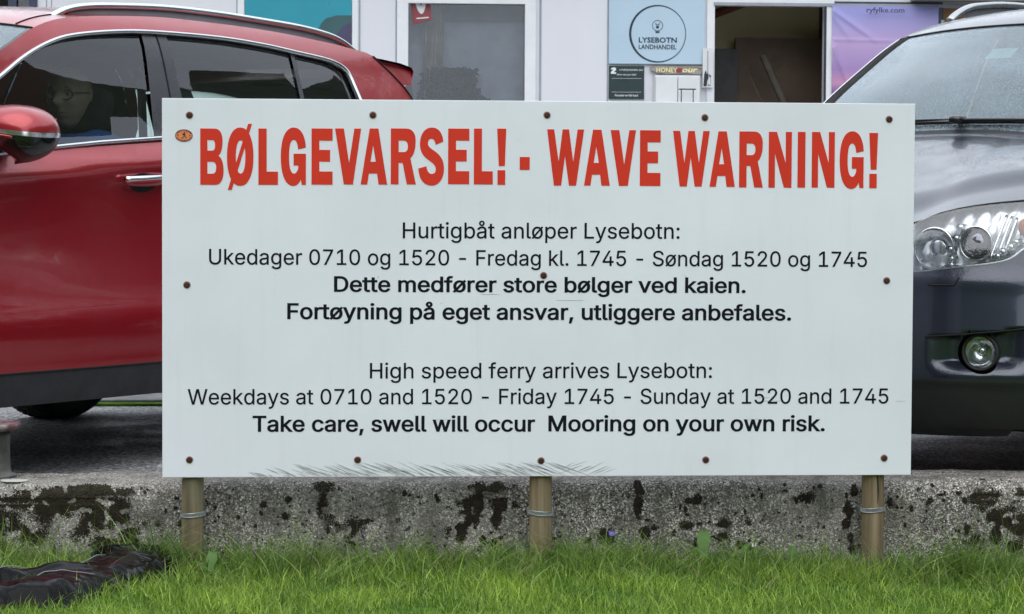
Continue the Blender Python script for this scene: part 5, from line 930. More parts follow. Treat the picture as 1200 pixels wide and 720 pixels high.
mb = MB(); plate(mb, g2, -.0165, -.0147); mb.build('mountain_print', A['ppurple'], mur)
fr_ = MB(); fo = (-1.3188, -0.4223, 1.6012, 2.7982)
plate(fr_, [(fo[0]-2, 1.0), (fo[1]-2, 1.0), (fo[1]-2, 2.95), (fo[0]-2, 2.95)], -.03, -.002, [[(tr[0]-2-.003, 1.09), (tr[1]-2+.003, 1.09), (tr[1]-2+.003, 2.86), (tr[0]-2-.003, 2.86)]]); fr_.build('poster_frame', A['frame'], house, bevel=.004)
# text from the built-in font, as meshes
def ftext(s, name, cx_, z_, width, height, m, parent, y, off=0., shear=0.):
    cu = bpy.data.curves.new(name, 'FONT'); cu.body = s; cu.size = 1; cu.offset = off; cu.resolution_u = 2; cu.shear = shear
    tmp = bpy.data.objects.new(name, cu); col.objects.link(tmp); dg = bpy.context.evaluated_depsgraph_get(); me = bpy.data.meshes.new_from_object(tmp.evaluated_get(dg)); bpy.data.objects.remove(tmp)
    xs = [v.co.x for v in me.vertices]; ys = [v.co.y for v in me.vertices]; a0, a1, b0, b1 = min(xs), max(xs), min(ys), max(ys)
    for v in me.vertices: v.co = (cx_-width/2+(v.co.x-a0)/(a1-a0)*width, y, z_+(v.co.y-b0)/(b1-b0)*height)
    me.materials.clear(); me.materials.append(m); return link(name, me, parent)
# pale blue shop sign
ss = (1.4614, 2.1885, 1.9678, 2.5058); cxs = (ss[0]+ss[1])/2
sg = thing('shop_sign', 'pale blue LYSEBOTN LANDHANDEL sign with a dark ring on the white wall', 'sign', (cxs, BY-.006, ss[2]))
MB().box(ss[0]-cxs, ss[1]-cxs, -.02, .004, 0, ss[3]-ss[2]).build('panel', A['sky_blue'], sg, bevel=.002)
rc = (1.8294, 2.1957); rr_ = (2.0455, 2.1978)[0]-rc[0]; rcx, rcz = rc[0]-cxs, rc[1]-ss[2]
mb = MB(); ic = [(rcx+.006+(rr_-.011)*math.cos(2*PI*k/72), rcz+(rr_-.009)*math.sin(2*PI*k/72)) for k in range(72)]
plate(mb, [(rcx+rr_*math.cos(2*PI*k/72), rcz+rr_*math.sin(2*PI*k/72)) for k in range(72)], -.0225, -.0203, [ic]); mb.build('ring_print', A['navy'], sg)
tl = (1.687, 1.9759, 2.1278, 2.1687); ftext('LYSEBOTN', 'name_print', (tl[0]+tl[1])/2-cxs, tl[2]-ss[2], tl[1]-tl[0], tl[3]-tl[2], A['navy'], sg, -.0225, .022)
tl = (1.6874, 1.973, 2.0796, 2.1142); ftext('LANDHANDEL', 'name_print', (tl[0]+tl[1])/2-cxs, tl[2]-ss[2], tl[1]-tl[0], tl[3]-tl[2], A['navy'], sg, -.0225, .014)
ec = (1.8289, 2.2566); er = .041; ex, ez = ec[0]-cxs, ec[1]-ss[2]
mb = MB(); plate(mb, [(ex+er*math.cos(2*PI*k/40), ez+er*math.sin(2*PI*k/40)) for k in range(40)], -.0222, -.0203, [[(ex+(er-.004)*math.cos(2*PI*k/40), ez+(er-.004)*math.sin(2*PI*k/40)) for k in range(40)]])
E_ = lambda a, b: (ex+a*er, ez+b*er)
for pl in ([E_(-.42,.5), E_(-.3,.5), E_(-.18,.22), E_(-.3,.16)], [E_(.42,.5), E_(.3,.5), E_(.18,.22), E_(.3,.16)], [E_(-.32,.2), E_(.32,.2), E_(.32,.08), E_(-.32,.08)], [E_(-.25,-.05), E_(.25,-.05), E_(.25,-.5), E_(-.25,-.5)], [E_(-.4,-1.06), E_(.4,-1.06), E_(.4,-1.22), E_(-.4,-1.22)], [E_(-.3,-1.26), E_(.3,-1.26), E_(.3,-1.38), E_(-.3,-1.38)]):
    plate(mb, pl, -.0222, -.0203)
mb.build('emblem_print', A['navy'], sg)
# small dark poster
dp = (1.4651, 1.7325, 1.7037, 1.9519); cxd = (dp[0]+dp[1])/2; dw = dp[1]-dp[0]; dh = dp[3]-dp[2]
po_ = thing('dark_poster', 'small dark green notice with white lettering below the pale blue sign', 'poster', (cxd, BY-.004, dp[2]))
MB().box(-dw/2, dw/2, -.010, .002, 0, dh).build('sheet', A['poster'], po_)
ftext('LYSEFJORDEN 365', 'title_print', dw*.13, dh*.845, dw*.66, dh*.06, A['white_ink'], po_, -.0122, .016)
ftext('How can you visit?', 'line_print', 0, dh*.70, dw*.55, dh*.07, A['white_ink'], po_, -.0122, .016, .2)
ftext('Remember our little boats!', 'line_print', 0, dh*.08, dw*.66, dh*.07, A['white_ink'], po_, -.0122, .016, .2)
mb = MB(); plate(mb, [(-dw*.45, dh*.76), (-dw*.3, dh*.76), (-dw*.3, dh*.81), (-dw*.37, dh*.81), (-dw*.3, dh*.88), (-dw*.31, dh*.94), (-dw*.37, dh*.96), (-dw*.45, dh*.92), (-dw*.44, dh*.885), (-dw*.37, dh*.90), (-dw*.45, dh*.81)], -.0115, -.0102); mb.build('wave_print', A['white_ink'], po_)
mb = MB()
for z_ in (.62, .205): plate(mb, [(-dw*.42, dh*z_), (dw*.42, dh*z_), (dw*.42, dh*(z_+.008)), (-dw*.42, dh*(z_+.008))], -.0112, -.0102)
mb.build('rule_print', A['white_ink'], po_)
# driftwood board, white double doors, little rack
hb = (1.7761, 2.1761, 1.8905, 1.9514); cxh = (hb[0]+hb[1])/2; hw, hh_ = (hb[1]-hb[0])/2, hb[3]-hb[2]
hs = thing('driftwood_sign', 'weathered driftwood board with yellow painted HONEY lettering above the white cabinet doors', 'sign', (cxh, BY-.03, hb[2]))
ol = spl([(-hw, hh_*.55), (-hw*.97, hh_*.95), (-hw*.5, hh_*.98), (0, hh_), (hw*.6, hh_*.97), (hw, hh_*1.02), (hw*.95, hh_*.4), (hw*.85, .0), (hw*.3, .01), (-hw*.4, 0), (-hw*.85, .02)], 4, True)
mb = MB(); plate(mb, ol, -.014, .012); mb.build('plank', A['drift'], hs)
ftext('HONEY', 'name_print', -hw*.38, hh_*.22, hw*.8, hh_*.62, A['yellow_ink'], hs, -.0155, .03)
ftext('our', 'name_print', hw*.5, hh_*.25, hw*.6, hh_*.5, A['yellow_ink'], hs, -.0155, .03, .3)
mb = MB(); mb_c = [(hw*(.09+.11*math.cos(2*PI*k/14)*(1+.2*math.sin(k*3))), hh_*(.5+.30*math.sin(2*PI*k/14))) for k in range(14)]; plate(mb, mb_c, -.0165, -.0145); mb.build('flower_print', A['crimson'], hs)
cb = (1.7993, 2.1418, 1.7101, 1.8809)
cab = thing('wall_cabinet', 'white double door cabinet under the driftwood sign', 'cabinet', ((cb[0]+cb[1])/2, BY-.02, 1.0)); cw = (cb[1]-cb[0])/2; ch_ = cb[3]-1.0
MB().box(-cw, cw, -.10, .017, 0, ch_).build('cabinet_box', A['cabinet'], cab)
for s_ in (-1, 1):
    d_ = MB().box(min(s_*.003, s_*(cw-.004)), max(s_*.003, s_*(cw-.004)), -.122, -.102, .01, ch_-.01).build('door', A['cabinet'], cab, bevel=.003)
    MB().box(s_*.02-.004, s_*.02+.004, -.135, -.123, ch_*.62, ch_*.67).build('handle', A['dark_metal'], d_)
rk = thing('bottle_rack', 'small thin metal rack standing in front of the white cabinet doors', 'rack', ((2.0337, 1.8121)[0], BY-.2, 1.5))
mb = MB(); zt_ = (2.034, 1.7736)[1]-1.5; hwk = .045
for x_ in (-hwk, hwk): mb.tube([(x_, 0, 0), (x_, 0, zt_)], .004, 6)
mb.tube([(-hwk-.02, 0, zt_), (hwk+.02, 0, zt_)], .005, 6); mb.build('rail_frame', A['dark_metal'], rk)
MB().box(-.28, .14, -.12, .08, .05, .09).build('ledge', A['frame'], rk, bevel=.01)
MB().box(-.2, .08, -.10, .06, -1.5, .049).build('stand', A['cabinet'], rk)
nt_ = (2.1712, 2.2485, 1.7946, 2.0898)
nc = thing('wall_notice', 'narrow white notice with a small dark figure beside the open doorway', 'notice', ((nt_[0]+nt_[1])/2, BY-.045, nt_[2])); nw = (nt_[1]-nt_[0])/2
MB().box(-nw, nw, -.006, .006, 0, nt_[3]-nt_[2]).build('card', A['cabinet'], nc)
MB().box(-.004, .002, -.010, -.0065, .11, nt_[3]-nt_[2]-.02).build('cord', A['seam'], nc)
mb = MB(); plate(mb, [(-nw*.8, .01), (-nw*.2, .01), (-nw*.1, .05), (nw*.2, .07), (nw*.1, .11), (-nw*.2, .1), (-nw*.4, .13), (-nw*.7, .10)], -.0095, -.0068); plate(mb, [(nw*.05, .015), (nw*.55, .015), (nw*.6, .09), (nw*.35, .10)], -.0095, -.0068); mb.build('figure_print', A['dark_metal'], nc)
mb = MB(); plate(mb, [(nw*.12, .02), (nw*.5, .02), (nw*.5, .075), (nw*.15, .08)], -.0112, -.0097); mb.build('figure_print', A['white_ink'], nc)
A['rod_grey'] = plain('dusty_grey_brown', (.075,.065,.05), .8, var=.4, scale=6)
# room behind the doorway
DX0, DX1 = DO[0], DO[1]
HB(DX0-1.3, DX1+2.2, BY+.95, BY+1.0, .05, 2.97).build('inner_wall', A['inner_wall'], house)
HB(DX0-1.35, DX0-1.25, BY+.15, BY+.95, .05, 2.97).build('inner_wall', A['inner_wall'], house)
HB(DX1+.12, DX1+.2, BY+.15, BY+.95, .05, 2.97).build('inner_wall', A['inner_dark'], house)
b1 = (2.5504, 3.425, 1.7467, 2.2215); b2 = (2.2522, 2.5518, 1.7364, 2.1264); 
HB(b1[0], b1[1], BY+.75, BY+.80, .05, b1[3]).build('dark_partition', A['inner_dark'], house)
HB(b2[0], b2[1], BY+.65, BY+.70, .05, b2[3]).build('dark_partition', A['inner_black'], house)
q0, q1 = (2.3982, 2.3971), (2.7808, 2.5227)
mb = MB(); mb.tube([(q0[0]-2.3, 0.8, q0[1]-.1), (q1[0]-2, 0.8, q1[1]+.03), (q1[0]-1, 0.8, q1[1]+.35)], .035, 6); mb.build('ceiling_beam', A['beam'], house)
for a_, b_ in (((2.7146, 2.0685), (2.8575, 1.7517)), ((2.578, 1.9889), (2.6274, 1.8799)), ((3.2444, 1.9809), (3.3503, 1.8377))):
    t_ = thing('leaning_pole', {0: 'grey board leaning inside the dark doorway, widest of the leaning poles', 1: 'thin pale rod at the left inside the dark doorway', 2: 'thin pale rod at the right inside the dark doorway'}[0 if a_[0] < b_[0]-.1 and b_[1] < a_[1]-.2 else (1 if a_[0] < DX0+.4 else 2)], 'pole', (a_[0], BY+.45, 0))
    k_ = (a_[0]-b_[0])/(a_[1]-b_[1]); wide = .03 if 'widest' in t_['label'] else .004
    MB().tube([(0, 0, a_[1]), (-k_*(a_[1]-.06), -.1, .06)], wide, 6).build('rod', A['rod_grey'], t_)
# banner on a dark frame
bb_ = (3.1602, 3.9771, 1.7241, 2.4211)
bnr = thing('purple_banner', 'creased purple sunset banner reading ryfylke.com stretched on a dark frame', 'banner', ((bb_[0]+bb_[1])/2, BY-.03, 0))
bwid = (bb_[1]-bb_[0])/2; bt = bb_[3]
mb = MB(); plate(mb, [(-bwid-.05, .15), (bwid+.035, .15), (bwid+.035, bt+.032), (-bwid-.05, bt+.032)], .012, .05, [[(-bwid+.01, .25), (bwid-.01, .25), (bwid-.01, bt-.01), (-bwid+.01, bt-.01)]]); mb.build('banner_frame', A['bluegrey'], bnr)
def fold(x, z):
    d = 0.
    for (ax, az, bx, bz_, w, h) in ((-bwid, bt-.03, -.05, bt-.27, .022, .012), (-bwid, bt-.06, -.25, bt-.26, .03, .009), (-bwid, bt-.30, -.18, bt-.80, .025, .013), (-bwid, bt-.33, -.36, bt-.9, .03, .010), (bwid, bt-.02, .2, bt-.07, .02, .005), (-bwid, bt-.255, bwid, bt-.265, .010, .006)):
        dx, dz = bx-ax, bz_-az; t = ((x-ax)*dx+(z-az)*dz)/(dx*dx+dz*dz)
        if -.05 < t < 1.05:
            dd = ((x-ax)*dz-(z-az)*dx)/math.hypot(dx, dz); d += h*math.exp(-(dd/w)**2)*max(0, 1-abs(t)**3*.9)*(1.2 if dd > 0 else .8)
    return -d-.004*noise.noise(Vector((x*4, z*4, 0)))
mb = MB(); mb.grid(lambda a, b: (-bwid+2*bwid*a, fold(-bwid+2*bwid*a, .2+(bt-.2)*b), .2+(bt-.2)*b), 130, 200); mb.build('banner_cloth', A['banner'], bnr)
tb = (3.4127, 3.7025, 2.3558, 2.4076); ftext('ryfylke.com', 'banner_print', (tb[0]+tb[1])/2-(bb_[0]+bb_[1])/2, tb[2], tb[1]-tb[0], tb[3]-tb[2], A['navy'], bnr, -.05, .010)
# right end: metal post, wide tan board, fascia beam
HB((4.0006, 2.4751)[0], (4.0237, 2.4754)[0], BY-.02, BY+.1, .05, 2.32).build('door_post', A['galv'], house)
HB(RW[0]+.01, RW[1], BY+.06, BY+.08, .05, RW[3]).build('tan_panel', A['tan'], house)
HB((3.7668, 2.4726)[0], RW[1]+.05, BY-.2, BY-.002, (3.9844, 2.4588)[1], (3.983, 2.5654)[1]).build('fascia_beam', A['grey_metal'], house)
HB(DO[0]+.0, RW[1]+.05, BY-.028, BY-.0215, RW[3]-.003, RW[3]+.02).build('drip_edge', A['seam'], house)
# ------------------------------------------------------------------ cars
class Car:
    def __init__(s, body, X, name, label, spec):
        s.B = body; s.K = body.K; s.sc = X[3]; s.sp = spec
        s.root = thing(name, label, 'car', (X[0], X[1], 0), X[2])
    def V(s, p): return (p[0]*s.sc, -p[1]*s.sc, p[2]*s.sc)
    def mesh(s, name, V, F, m, parent=None, smooth=True, out=None):
        mb = MB(); mb.add([s.V(p) for p in V], F, 0, smooth); me = bpy.data.meshes.new(name); me.from_pydata(mb.v, [], mb.f); me.materials.append(m)
        if out is not None:
            bm = bmesh.new(); bm.from_mesh(me); bm.normal_update(); o = Vector((out[0], -out[1], out[2]))
            bad = [f for f in bm.faces if f.normal.dot(o) < 0]
            if bad: bmesh.ops.reverse_faces(bm, faces=bad)
            bm.to_mesh(me); bm.free()
        me.polygons.foreach_set('use_smooth', [smooth]*len(me.polygons)); me.update()
        return link(name, me, parent or s.root)
    def panel(s, name, outline, surf, m, parent=None, holes=(), step=.045, aspect=(1, 1), out=(0, 1, 0), regions=None, cuts=()):
        vv, T = cdt(outline, holes, cuts, step, aspect)
        ea, eb = (.004, .004) if aspect[0] > .5 else (.3, .004)
        def nrm(p):
            a, b = p; u = [x-y for x, y in zip(surf(a+ea, b), surf(a-ea, b))]; w = [x-y for x, y in zip(surf(a, b+eb), surf(a, b-eb))]
            u = Vector((u[0], -u[1], u[2])); w = Vector((w[0], -w[1], w[2])); q = u.cross(w)
            if q.length < 1e-12: return (out[0], -out[1], out[2])
            q.normalize()
            return tuple(-q if q.dot(Vector((out[0], -out[1], out[2]))) < -1e-3 else q)
        def fix(o, idx):
            o.data.normals_split_custom_set_from_vertices([nrm(vv[i]) for i in idx]); return o
        if regions is None: return fix(s.mesh(name, [surf(*p) for p in vv], T, m, parent, out=out), range(len(vv)))
        res = {}; left = T
        for rn, (poly, mm) in regions.items():
            a = []; b = []
            for t in left:
                c = (sum(vv[i][0] for i in t)/3, sum(vv[i][1] for i in t)/3); (a if poly is None or inside(c, poly) else b).append(t)
            left = b
            if not a: continue
            used = sorted({i for t in a for i in t}); mp = {u: k for k, u in enumerate(used)}
            res[rn] = fix(s.mesh(rn.split('#')[0], [surf(*vv[i]) for i in used], [tuple(mp[i] for i in t) for t in a], mm, parent, out=out), used)
        return res
    def line(s, name, pts, surf, r, m, parent=None, off=.002, n=6, closed=False, step=.04, flat=None):
        P = densify(pts, step, closed); w = [s.V(surf(p[0], p[1], off)) for p in P]
        mb = MB(); mb.tube(w, (r*s.sc if not isinstance(r, tuple) else r) if not isinstance(r, tuple) else [tuple(q*s.sc for q in r)]*len(w), n, closed=closed); return mb.build(name, m, parent or s.root)
    def mb(s): return MB()
    def put(s, mb, name, m, parent=None, bevel=0.): # mb given in car coordinates (s, l, z)
        mb.v = [s.V(p) for p in mb.v]; return mb.build(name, m, parent or s.root, bevel=bevel)

def wheel_meshes(R, W, sc):
    t = MB().lathe([(R*.60, -W*.42), (R*.66, -W*.5), (R*.90, -W*.5), (R*.97, -W*.44), (R, -W*.34), (R, W*.34), (R*.97, W*.44), (R*.90, W*.5), (R*.66, W*.5), (R*.60, W*.42), (R*.6, -W*.42)], 56)
    for k in range(56): # tread blocks
        a = 2*PI*k/56
        for z in (-.22, 0, .22):
            M_ = Matrix.Rotation(a+z*.1, 4, 'Z') @ Matrix.Translation((R+.001, 0, z*W)); o = len(t.v)
            t.add([tuple(M_ @ Vector(p)) for p in [(-.004,-.013,-.02),(-.004,.013,-.02),(-.004,.013,.02),(-.004,-.013,.02),(.004,-.012,-.018),(.004,.012,-.018),(.004,.012,.018),(.004,-.012,.018)]], [(4,5,6,7),(0,1,5,4),(1,2,6,5),(2,3,7,6),(3,0,4,7)], 0, False)
    r = MB().lathe([(R*.61, -W*.42), (R*.57, -W*.40), (R*.55, W*.15), (R*.56, W*.36), (R*.61, W*.43), (R*.615, W*.40)], 48)
    r.lathe([(.0, W*.30), (.045, W*.30), (.055, W*.26), (.06, W*.12), (.0, W*.12)], 24)
    for k in range(5):
        for d in (-.13, .13):
            a = 2*PI*k/5
            p0 = (math.cos(a+d*.6)*.05, math.sin(a+d*.6)*.05, W*.24); p1 = (math.cos(a+d)*R*.57, math.sin(a+d)*R*.57, W*.33)
            r.tube([p0, tuple(.5*(x+y) for x, y in zip(p0, p1)), p1], [(.016, .012), (.014, .011), (.018, .012)], 8)
    for q in (t, r): q.v = [(x*sc, z*sc, -y*sc) for x, y, z in q.v]
    return t, r

def build_car(body, X, name, label, spec):
    C = Car(body, X, name, label, spec); K, B, sc = C.K, C.B, C.sc; P = spec; pm, root = P['paint'], C.root
    zb = P['z_bottom']; ax0, ax1, R = P['axles'][0], P['axles'][1], P['R']; ar = R+.045
    nzf = lambda z: itp(K.nose, z)+K.a; tlr = lambda z: itp(K.tail, z)-K.b
    hoodside = [(B.hood(1, v)[0], B.hood(1, v)[2]) for v in [k/14 for k in range(15)]]
    z_ft = hoodside[0][1]; zr_top = body.top[-1][1]
    hoodside[0] = (nzf(z_ft), z_ft)
    topc = densify([body.side_top(body.d[-1]*k/60) for k in range(61)], .1, False)
    bot = [(nzf(zb), zb)]
    for a_ in (ax0, ax1):
        a0 = math.asin(max(-1, (zb-R)/ar)); bot += [(a_+ar*math.cos(t), R+ar*math.sin(t)) for t in [PI-a0+( -PI+2*a0)*k/22 for k in range(23)]]
    bot += [(tlr(zb), zb)]
    rear = [(tlr(z), z) for z in [zb+(zr_top-zb)*k/14 for k in range(1, 14)]]
    front = [(nzf(z), z) for z in [z_ft+(zb-z_ft)*k/14 for k in range(1, 14)]]
    outline = bot+rear+[topc[-1]]+topc[::-1][1:]+hoodside[::-1][1:]+front
    # clean duplicates
    ol = [outline[0]]
    for p in outline[1:]:
        if math.hypot(p[0]-ol[-1][0], p[1]-ol[-1][1]) > .004: ol.append(p)
    dlo = P['dlo']
    zc = P['z_clad']; cl_poly = [(-3, -1), (9, -1), (9, zc), (-3, zc)]
    d1, d2 = P['door_f'], P['door_r']
    arch = [(a_+(ar+.055)*math.cos(t), R+(ar+.055)*math.sin(t)) for a_ in (0,) for t in ()]
    for sg in (1, -1):
        surf = (lambda q: lambda s_, z, off=0: (lambda p: (p[0], p[1]*q, p[2]))(K.side(s_, z, off)))(sg)
        cuts = [[(P['clad_s'][0], zc), (P['clad_s'][1], zc)], d1+[d1[0]], d2+[d2[0]]]
        regs = {'sill_cladding': ([(P['clad_s'][0], -1), (P['clad_s'][1], -1), (P['clad_s'][1], zc), (P['clad_s'][0], zc)], A['clad_plastic']), 'front_door': (d1, P.get('paint_side', pm)), 'rear_door': (d2, P.get('paint_side', pm)), 'side_panel': (None, P.get('paint_side', pm))}
        pr = C.panel('side_panel', ol, surf, pm, holes=[dlo], step=P.get('step', .05) if sg == 1 else .09, out=(0, sg, 0), regions=regs, cuts=cuts)
        # dark inner lining
        C.panel('cabin_lining', P['lining'], (lambda f: lambda a, b: f(a, b, -.035))(surf), A['lining'], holes=[dlo], step=.12, out=(0, -sg, 0))
        for nm, d in (('front_door', d1), ('rear_door', d2)):
            C.line('door_gap', d, surf, (.0035, .0022), A['gap'], pr[nm], off=.0008, closed=True)
        C.line('cladding_gap', [(P['clad_s'][0], zc), (P['clad_s'][1], zc)], surf, (.004, .004), A['gap'], pr['sill_cladding'], off=.0)
        # wheel arch lips
        for a_ in (ax0, ax1):
            arc = [(a_+(ar+.02)*math.cos(t), R+(ar+.02)*math.sin(t)) for t in [PI*1.06-PI*1.12*k/26 for k in range(27)]]
            C.line('wheel_arch_trim', [p for p in arc if p[1] > zb and nzf(p[1]) < p[0] < tlr(p[1])], surf, (.03, .006) if P.get('arch_trim') else (.006, .005), A['clad_plastic'] if P.get('arch_trim') else pm, off=.001, n=8, step=.2)
        # window glass and trim
        for k_, w in enumerate(P['windows']):
            C.panel('side_window', w, (lambda f: lambda a, b: f(a, b, -.012))(surf), A['side_glass'], step=.08, out=(0, sg, 0))
        for t_ in P['trims']:
            tt = C.panel('window_pillar', t_, (lambda f: lambda a, b: f(a, b, -.004))(surf), A['pillar'], step=.06, out=(0, sg, 0))
        if P.get('pillar_cut'): C.line('pillar_gap', P['pillar_cut'], surf, .003, A['gap'], off=-.003)
        C.line('window_seal', dlo, surf, (.010, .005), A['black_plastic'], off=-.006, closed=True)
        C.line('window_trim', P['trim_line'] if 'trim_line' in P else dlo, surf, P['trim_r'], P['trim_mat'], off=.003, closed='trim_line' not in P, n=10, step=.03)
        # door handles
        for (h0, h1, hz0, hz1) in P['handles']:
            par = pr['front_door'] if h0 < P['b_pillar'] else pr['rear_door']
            n = 16; hp2 = [(h0+(h1-h0)*k/n, hz0+(hz1-hz0)*k/n) for k in range(n+1)]
            w = [C.V(surf(p[0], p[1], .012+.024*math.sin(PI*min(1, max(0, (k+.5)/n*1.0)))**.45)) for k, p in enumerate(hp2)]
            hd = MB().tube(w, [(.012*sc*math.sin(PI*(k+.7)/(n+1.4))**.35, .017*sc*math.sin(PI*(k+.7)/(n+1.4))**.35) for k in range(n+1)], 12, flat=(0, 1, 0)).build('door_handle', pm, par)
            w2 = [(x, y, z+.012*sc) for x, y, z in w]
            MB().tube(w2, [(.013*sc, .0115*sc)]*len(w2), 12, flat=(0, 1, 0)).build('handle_cap', A['chrome'], par)
            cup = [( (h0+h1)/2+.075*math.cos(t), (hz0+hz1)/2-.004+.034*math.sin(t)) for t in [2*PI*k/24 for k in range(24)]]
            C.panel('handle_recess', cup, (lambda f: lambda a, b: f(a, b, .0012))(surf), P['recess'], par, step=.03, out=(0, sg, 0))  # flat dark ellipse; shade of the hollow put in as colour
    # front fascia
    ff = [(-90, zb)]+[(a, zb) for a in range(-80, 90, 10)]+[(90, zb)]+[(90, zb+(z_ft-zb)*k/6) for k in range(1, 6)]+[(a, itp(B.zE, abs(a))) for a in range(90, -91, -5)]+[(-90, zb+(z_ft-zb)*(6-k)/6) for k in range(1, 6)]
    fmap = P.get('front_map', lambda a, z, off=0: K.front(a, z, off)); asp = (.0135, 1.)
    fh = [h for h in P['front_holes']]
    regs = {'lower_bumper': ([(-91, -1), (91, -1), (91, P['z_lower']), (-91, P['z_lower'])], A['black_plastic']), 'front_bumper': (None, pm)}
    fr = C.panel('front_bumper', ff, fmap, pm, holes=fh, step=P.get('fstep', .04), aspect=asp, out=(-1, 0, .0), regions=None if False else regs, cuts=[[(-90, P['z_lower']), (90, P['z_lower'])]])
    C.fr = fr
    # rear fascia
    rf = [(-90, zb), (0, zb), (90, zb)]+[(90, zb+(zr_top-zb)*k/8) for k in range(1, 8)]+[(90, zr_top), (0, zr_top), (-90, zr_top)]+[(-90, zb+(zr_top-zb)*(8-k)/8) for k in range(1, 8)]
    rr_ = {'rear_bumper': ([(-91, -1), (91, -1), (91, .5), (-91, .5)], A['clad_plastic']), 'tailgate': (None, pm)}
    C.panel('tailgate', rf, K.rear, pm, step=.08, aspect=asp, out=(1, 0, 0), regions=rr_, cuts=[[(-90, .5), (90, .5)]])
    for sg in (-1, 1):
        tl_ = [(sg*a, z) for a, z in ((38, .80), (60, .78), (88, .82), (89, .98), (60, 1.0), (40, .97))]
        C.panel('tail_light', tl_, lambda a, z: K.rear(a, z, .012), A['red_lens'], step=.05, aspect=asp, out=(1, 0, 0))
    pl_ = [(-26, .62), (26, .62), (26, .74), (-26, .74)]
    C.panel('rear_plate_recess', pl_, lambda a, z: K.rear(a, z, .004), A['black_plastic'], step=.1, aspect=asp, out=(1, 0, 0))
    # hood, windscreen, roof, rear glass
    n = 44; mb = C.mb(); mb.grid(lambda a, b: B.hood(-1+2*a, b), 88, 46); o = mb; hood = C.put(mb, 'bonnet', pm)
    qh = B.qof(P['s_header']); qr = B.qof(P['s_roof_end']); qe = body.d[-1]
    def strip(name, q0, q1, m0, m1, m, nq=20, nm=30, off=0., parent=None):
        mb = C.mb(); mb.grid(lambda a, b: B.T(q0+(q1-q0)*b, m0+(m1-m0)*a, off), nm, nq); return C.put(mb, name, m, parent)
    mw = P['m_ws']
    ws = strip('windscreen', .0, qh, -mw, mw, A['windscreen'], 30, 40, -.002)
    for sg in (-1, 1): strip('windscreen_pillar', 0., qh, sg*mw, sg*1.0, P['a_mat'], 30, 3)
    rf_ = strip('roof', qh+.004, qr, -1, 1, pm, 50, 50)
    C.line2 = None
    MB().tube([C.V(B.T(qh+.002, -1+2*k/40, .0005)) for k in range(41)], (.004*sc), 6).build('roof_gap', A['gap'], rf_)
    strip('rear_screen', qr, qe, -.94, .94, A['side_glass'], 12, 24, -.002)
    for sg in (-1, 1): strip('tailgate_side', qr, qe, sg*.94, sg*1., pm, 12, 3)
    hl = C.mb(); hl.grid(lambda a, b: B.T(qh+.05+(qr-qh-.1)*b, -.93+1.86*a, -.05), 10, 14); C.put(hl, 'roof_lining', A['lining'])
    # cowl and wipers
    cw_ = C.mb(); cw_.grid(lambda a, b: (lambda p, q: tuple(p[i]+(q[i]-p[i])*b for i in range(3)))(B.hood(-.93+1.86*a, 1.), B.T(.045, -.93+1.86*a, -.004)), 30, 2); C.put(cw_, 'scuttle_panel', A['black_plastic'])
    C.P = P; C.strip = strip; C.hoodo = hood; C.roofo = rf_; C.qh, C.qr = qh, qr
    # underbody and wheel liners
    u = C.mb(); u.box(nzf(.3)+.0, tlr(.3), -.62, .62, zb+.0, .50); C.put(u, 'underbody', A['lining'])
    u = C.mb(); u.box(itp(K.nose, .3)+.20, nzf(.3)-.01, -.40, .40, zb+.01, .40); C.put(u, 'undertray', A['lining'])  # trays here and below added to darken the ground under the car
    u = C.mb(); u.box(ax0-.1, ax0+ar, -.62, .62, zb-.06, zb-.001); C.put(u, 'undertray', A['lining'])
    u = C.mb(); u.box(-.1+ax0+ar, ax1-ar, -.82, -.62, zb+.01, .42); u.box(-.1+ax0+ar, ax1-ar, .62, .82, zb+.01, .42); C.put(u, 'underbody', A['lining'])
    for a_ in (ax0, ax1):
        for sg in (-1, 1):
            mb = C.mb(); mb.grid(lambda a, b: (a_+(ar+.004)*math.cos(PI*1.15-PI*1.3*a), sg*(.60+(K.L(a_, .5)-.012-.60)*b), R+(ar+.004)*math.sin(PI*1.15-PI*1.3*a)), 24, 2); C.put(mb, 'wheel_liner', A['lining'])
    t, r = wheel_meshes(R, .225, sc); tm = None
    for a_ in (ax0, ax1):
        for sg in (1, -1):
            wt = thing_part('wheel', (a_*sc, -sg*(P['track'])*sc, R*sc+GZ), root, 0 if sg == -1 else PI)
            if tm is None: t1 = t.build('tyre', A['rubber'], wt); r1 = r.build('rim', A['alloy'], wt); tm = (t1.data, r1.data)
            else: link('tyre', tm[0], wt); link('rim', tm[1], wt)
    # cabin: seats, dashboard, steering wheel
    def seat(s_, l, w=.25):
        e = thing_part('seat', C.V((s_, l, .0)), root, 0)
        def pb(mb, name, m): mb.v = [(x*sc, -y*sc, z*sc) for x, y, z in mb.v]; return mb.build(name, m, e)
        pb(MB().sell((0, 0, .50), (.26, w, .085), .35, 24, 10), 'cushion', A['seat'])
        M_ = Matrix.Rotation(math.radians(16), 4, 'Y'); pb(MB().sell((.30, 0, .84), (.075, w*.95, .32), .4, 24, 14, M=M_), 'backrest', A['seat'])
        if w < .3:
            pb(MB().sell((.415, 0, 1.245), (.055, .13, .095), .55, 20, 12, M=M_), 'headrest', A['seat'])
            for d in (-.06, .06): pb(MB().tube([(.375, d, 1.08), (.405, d, 1.20)], .007, 6), 'headrest_post', A['chrome'])
    for s_, l in P['seats']: seat(s_, l)
    e = seat(P['rear_seat'], 0, .62)
    d0 = P['dash']; mb = C.mb(); mb.sell((d0, 0, .86), (.28, .74, .16), .35, 30, 12); C.put(mb, 'dashboard', A['lining'])
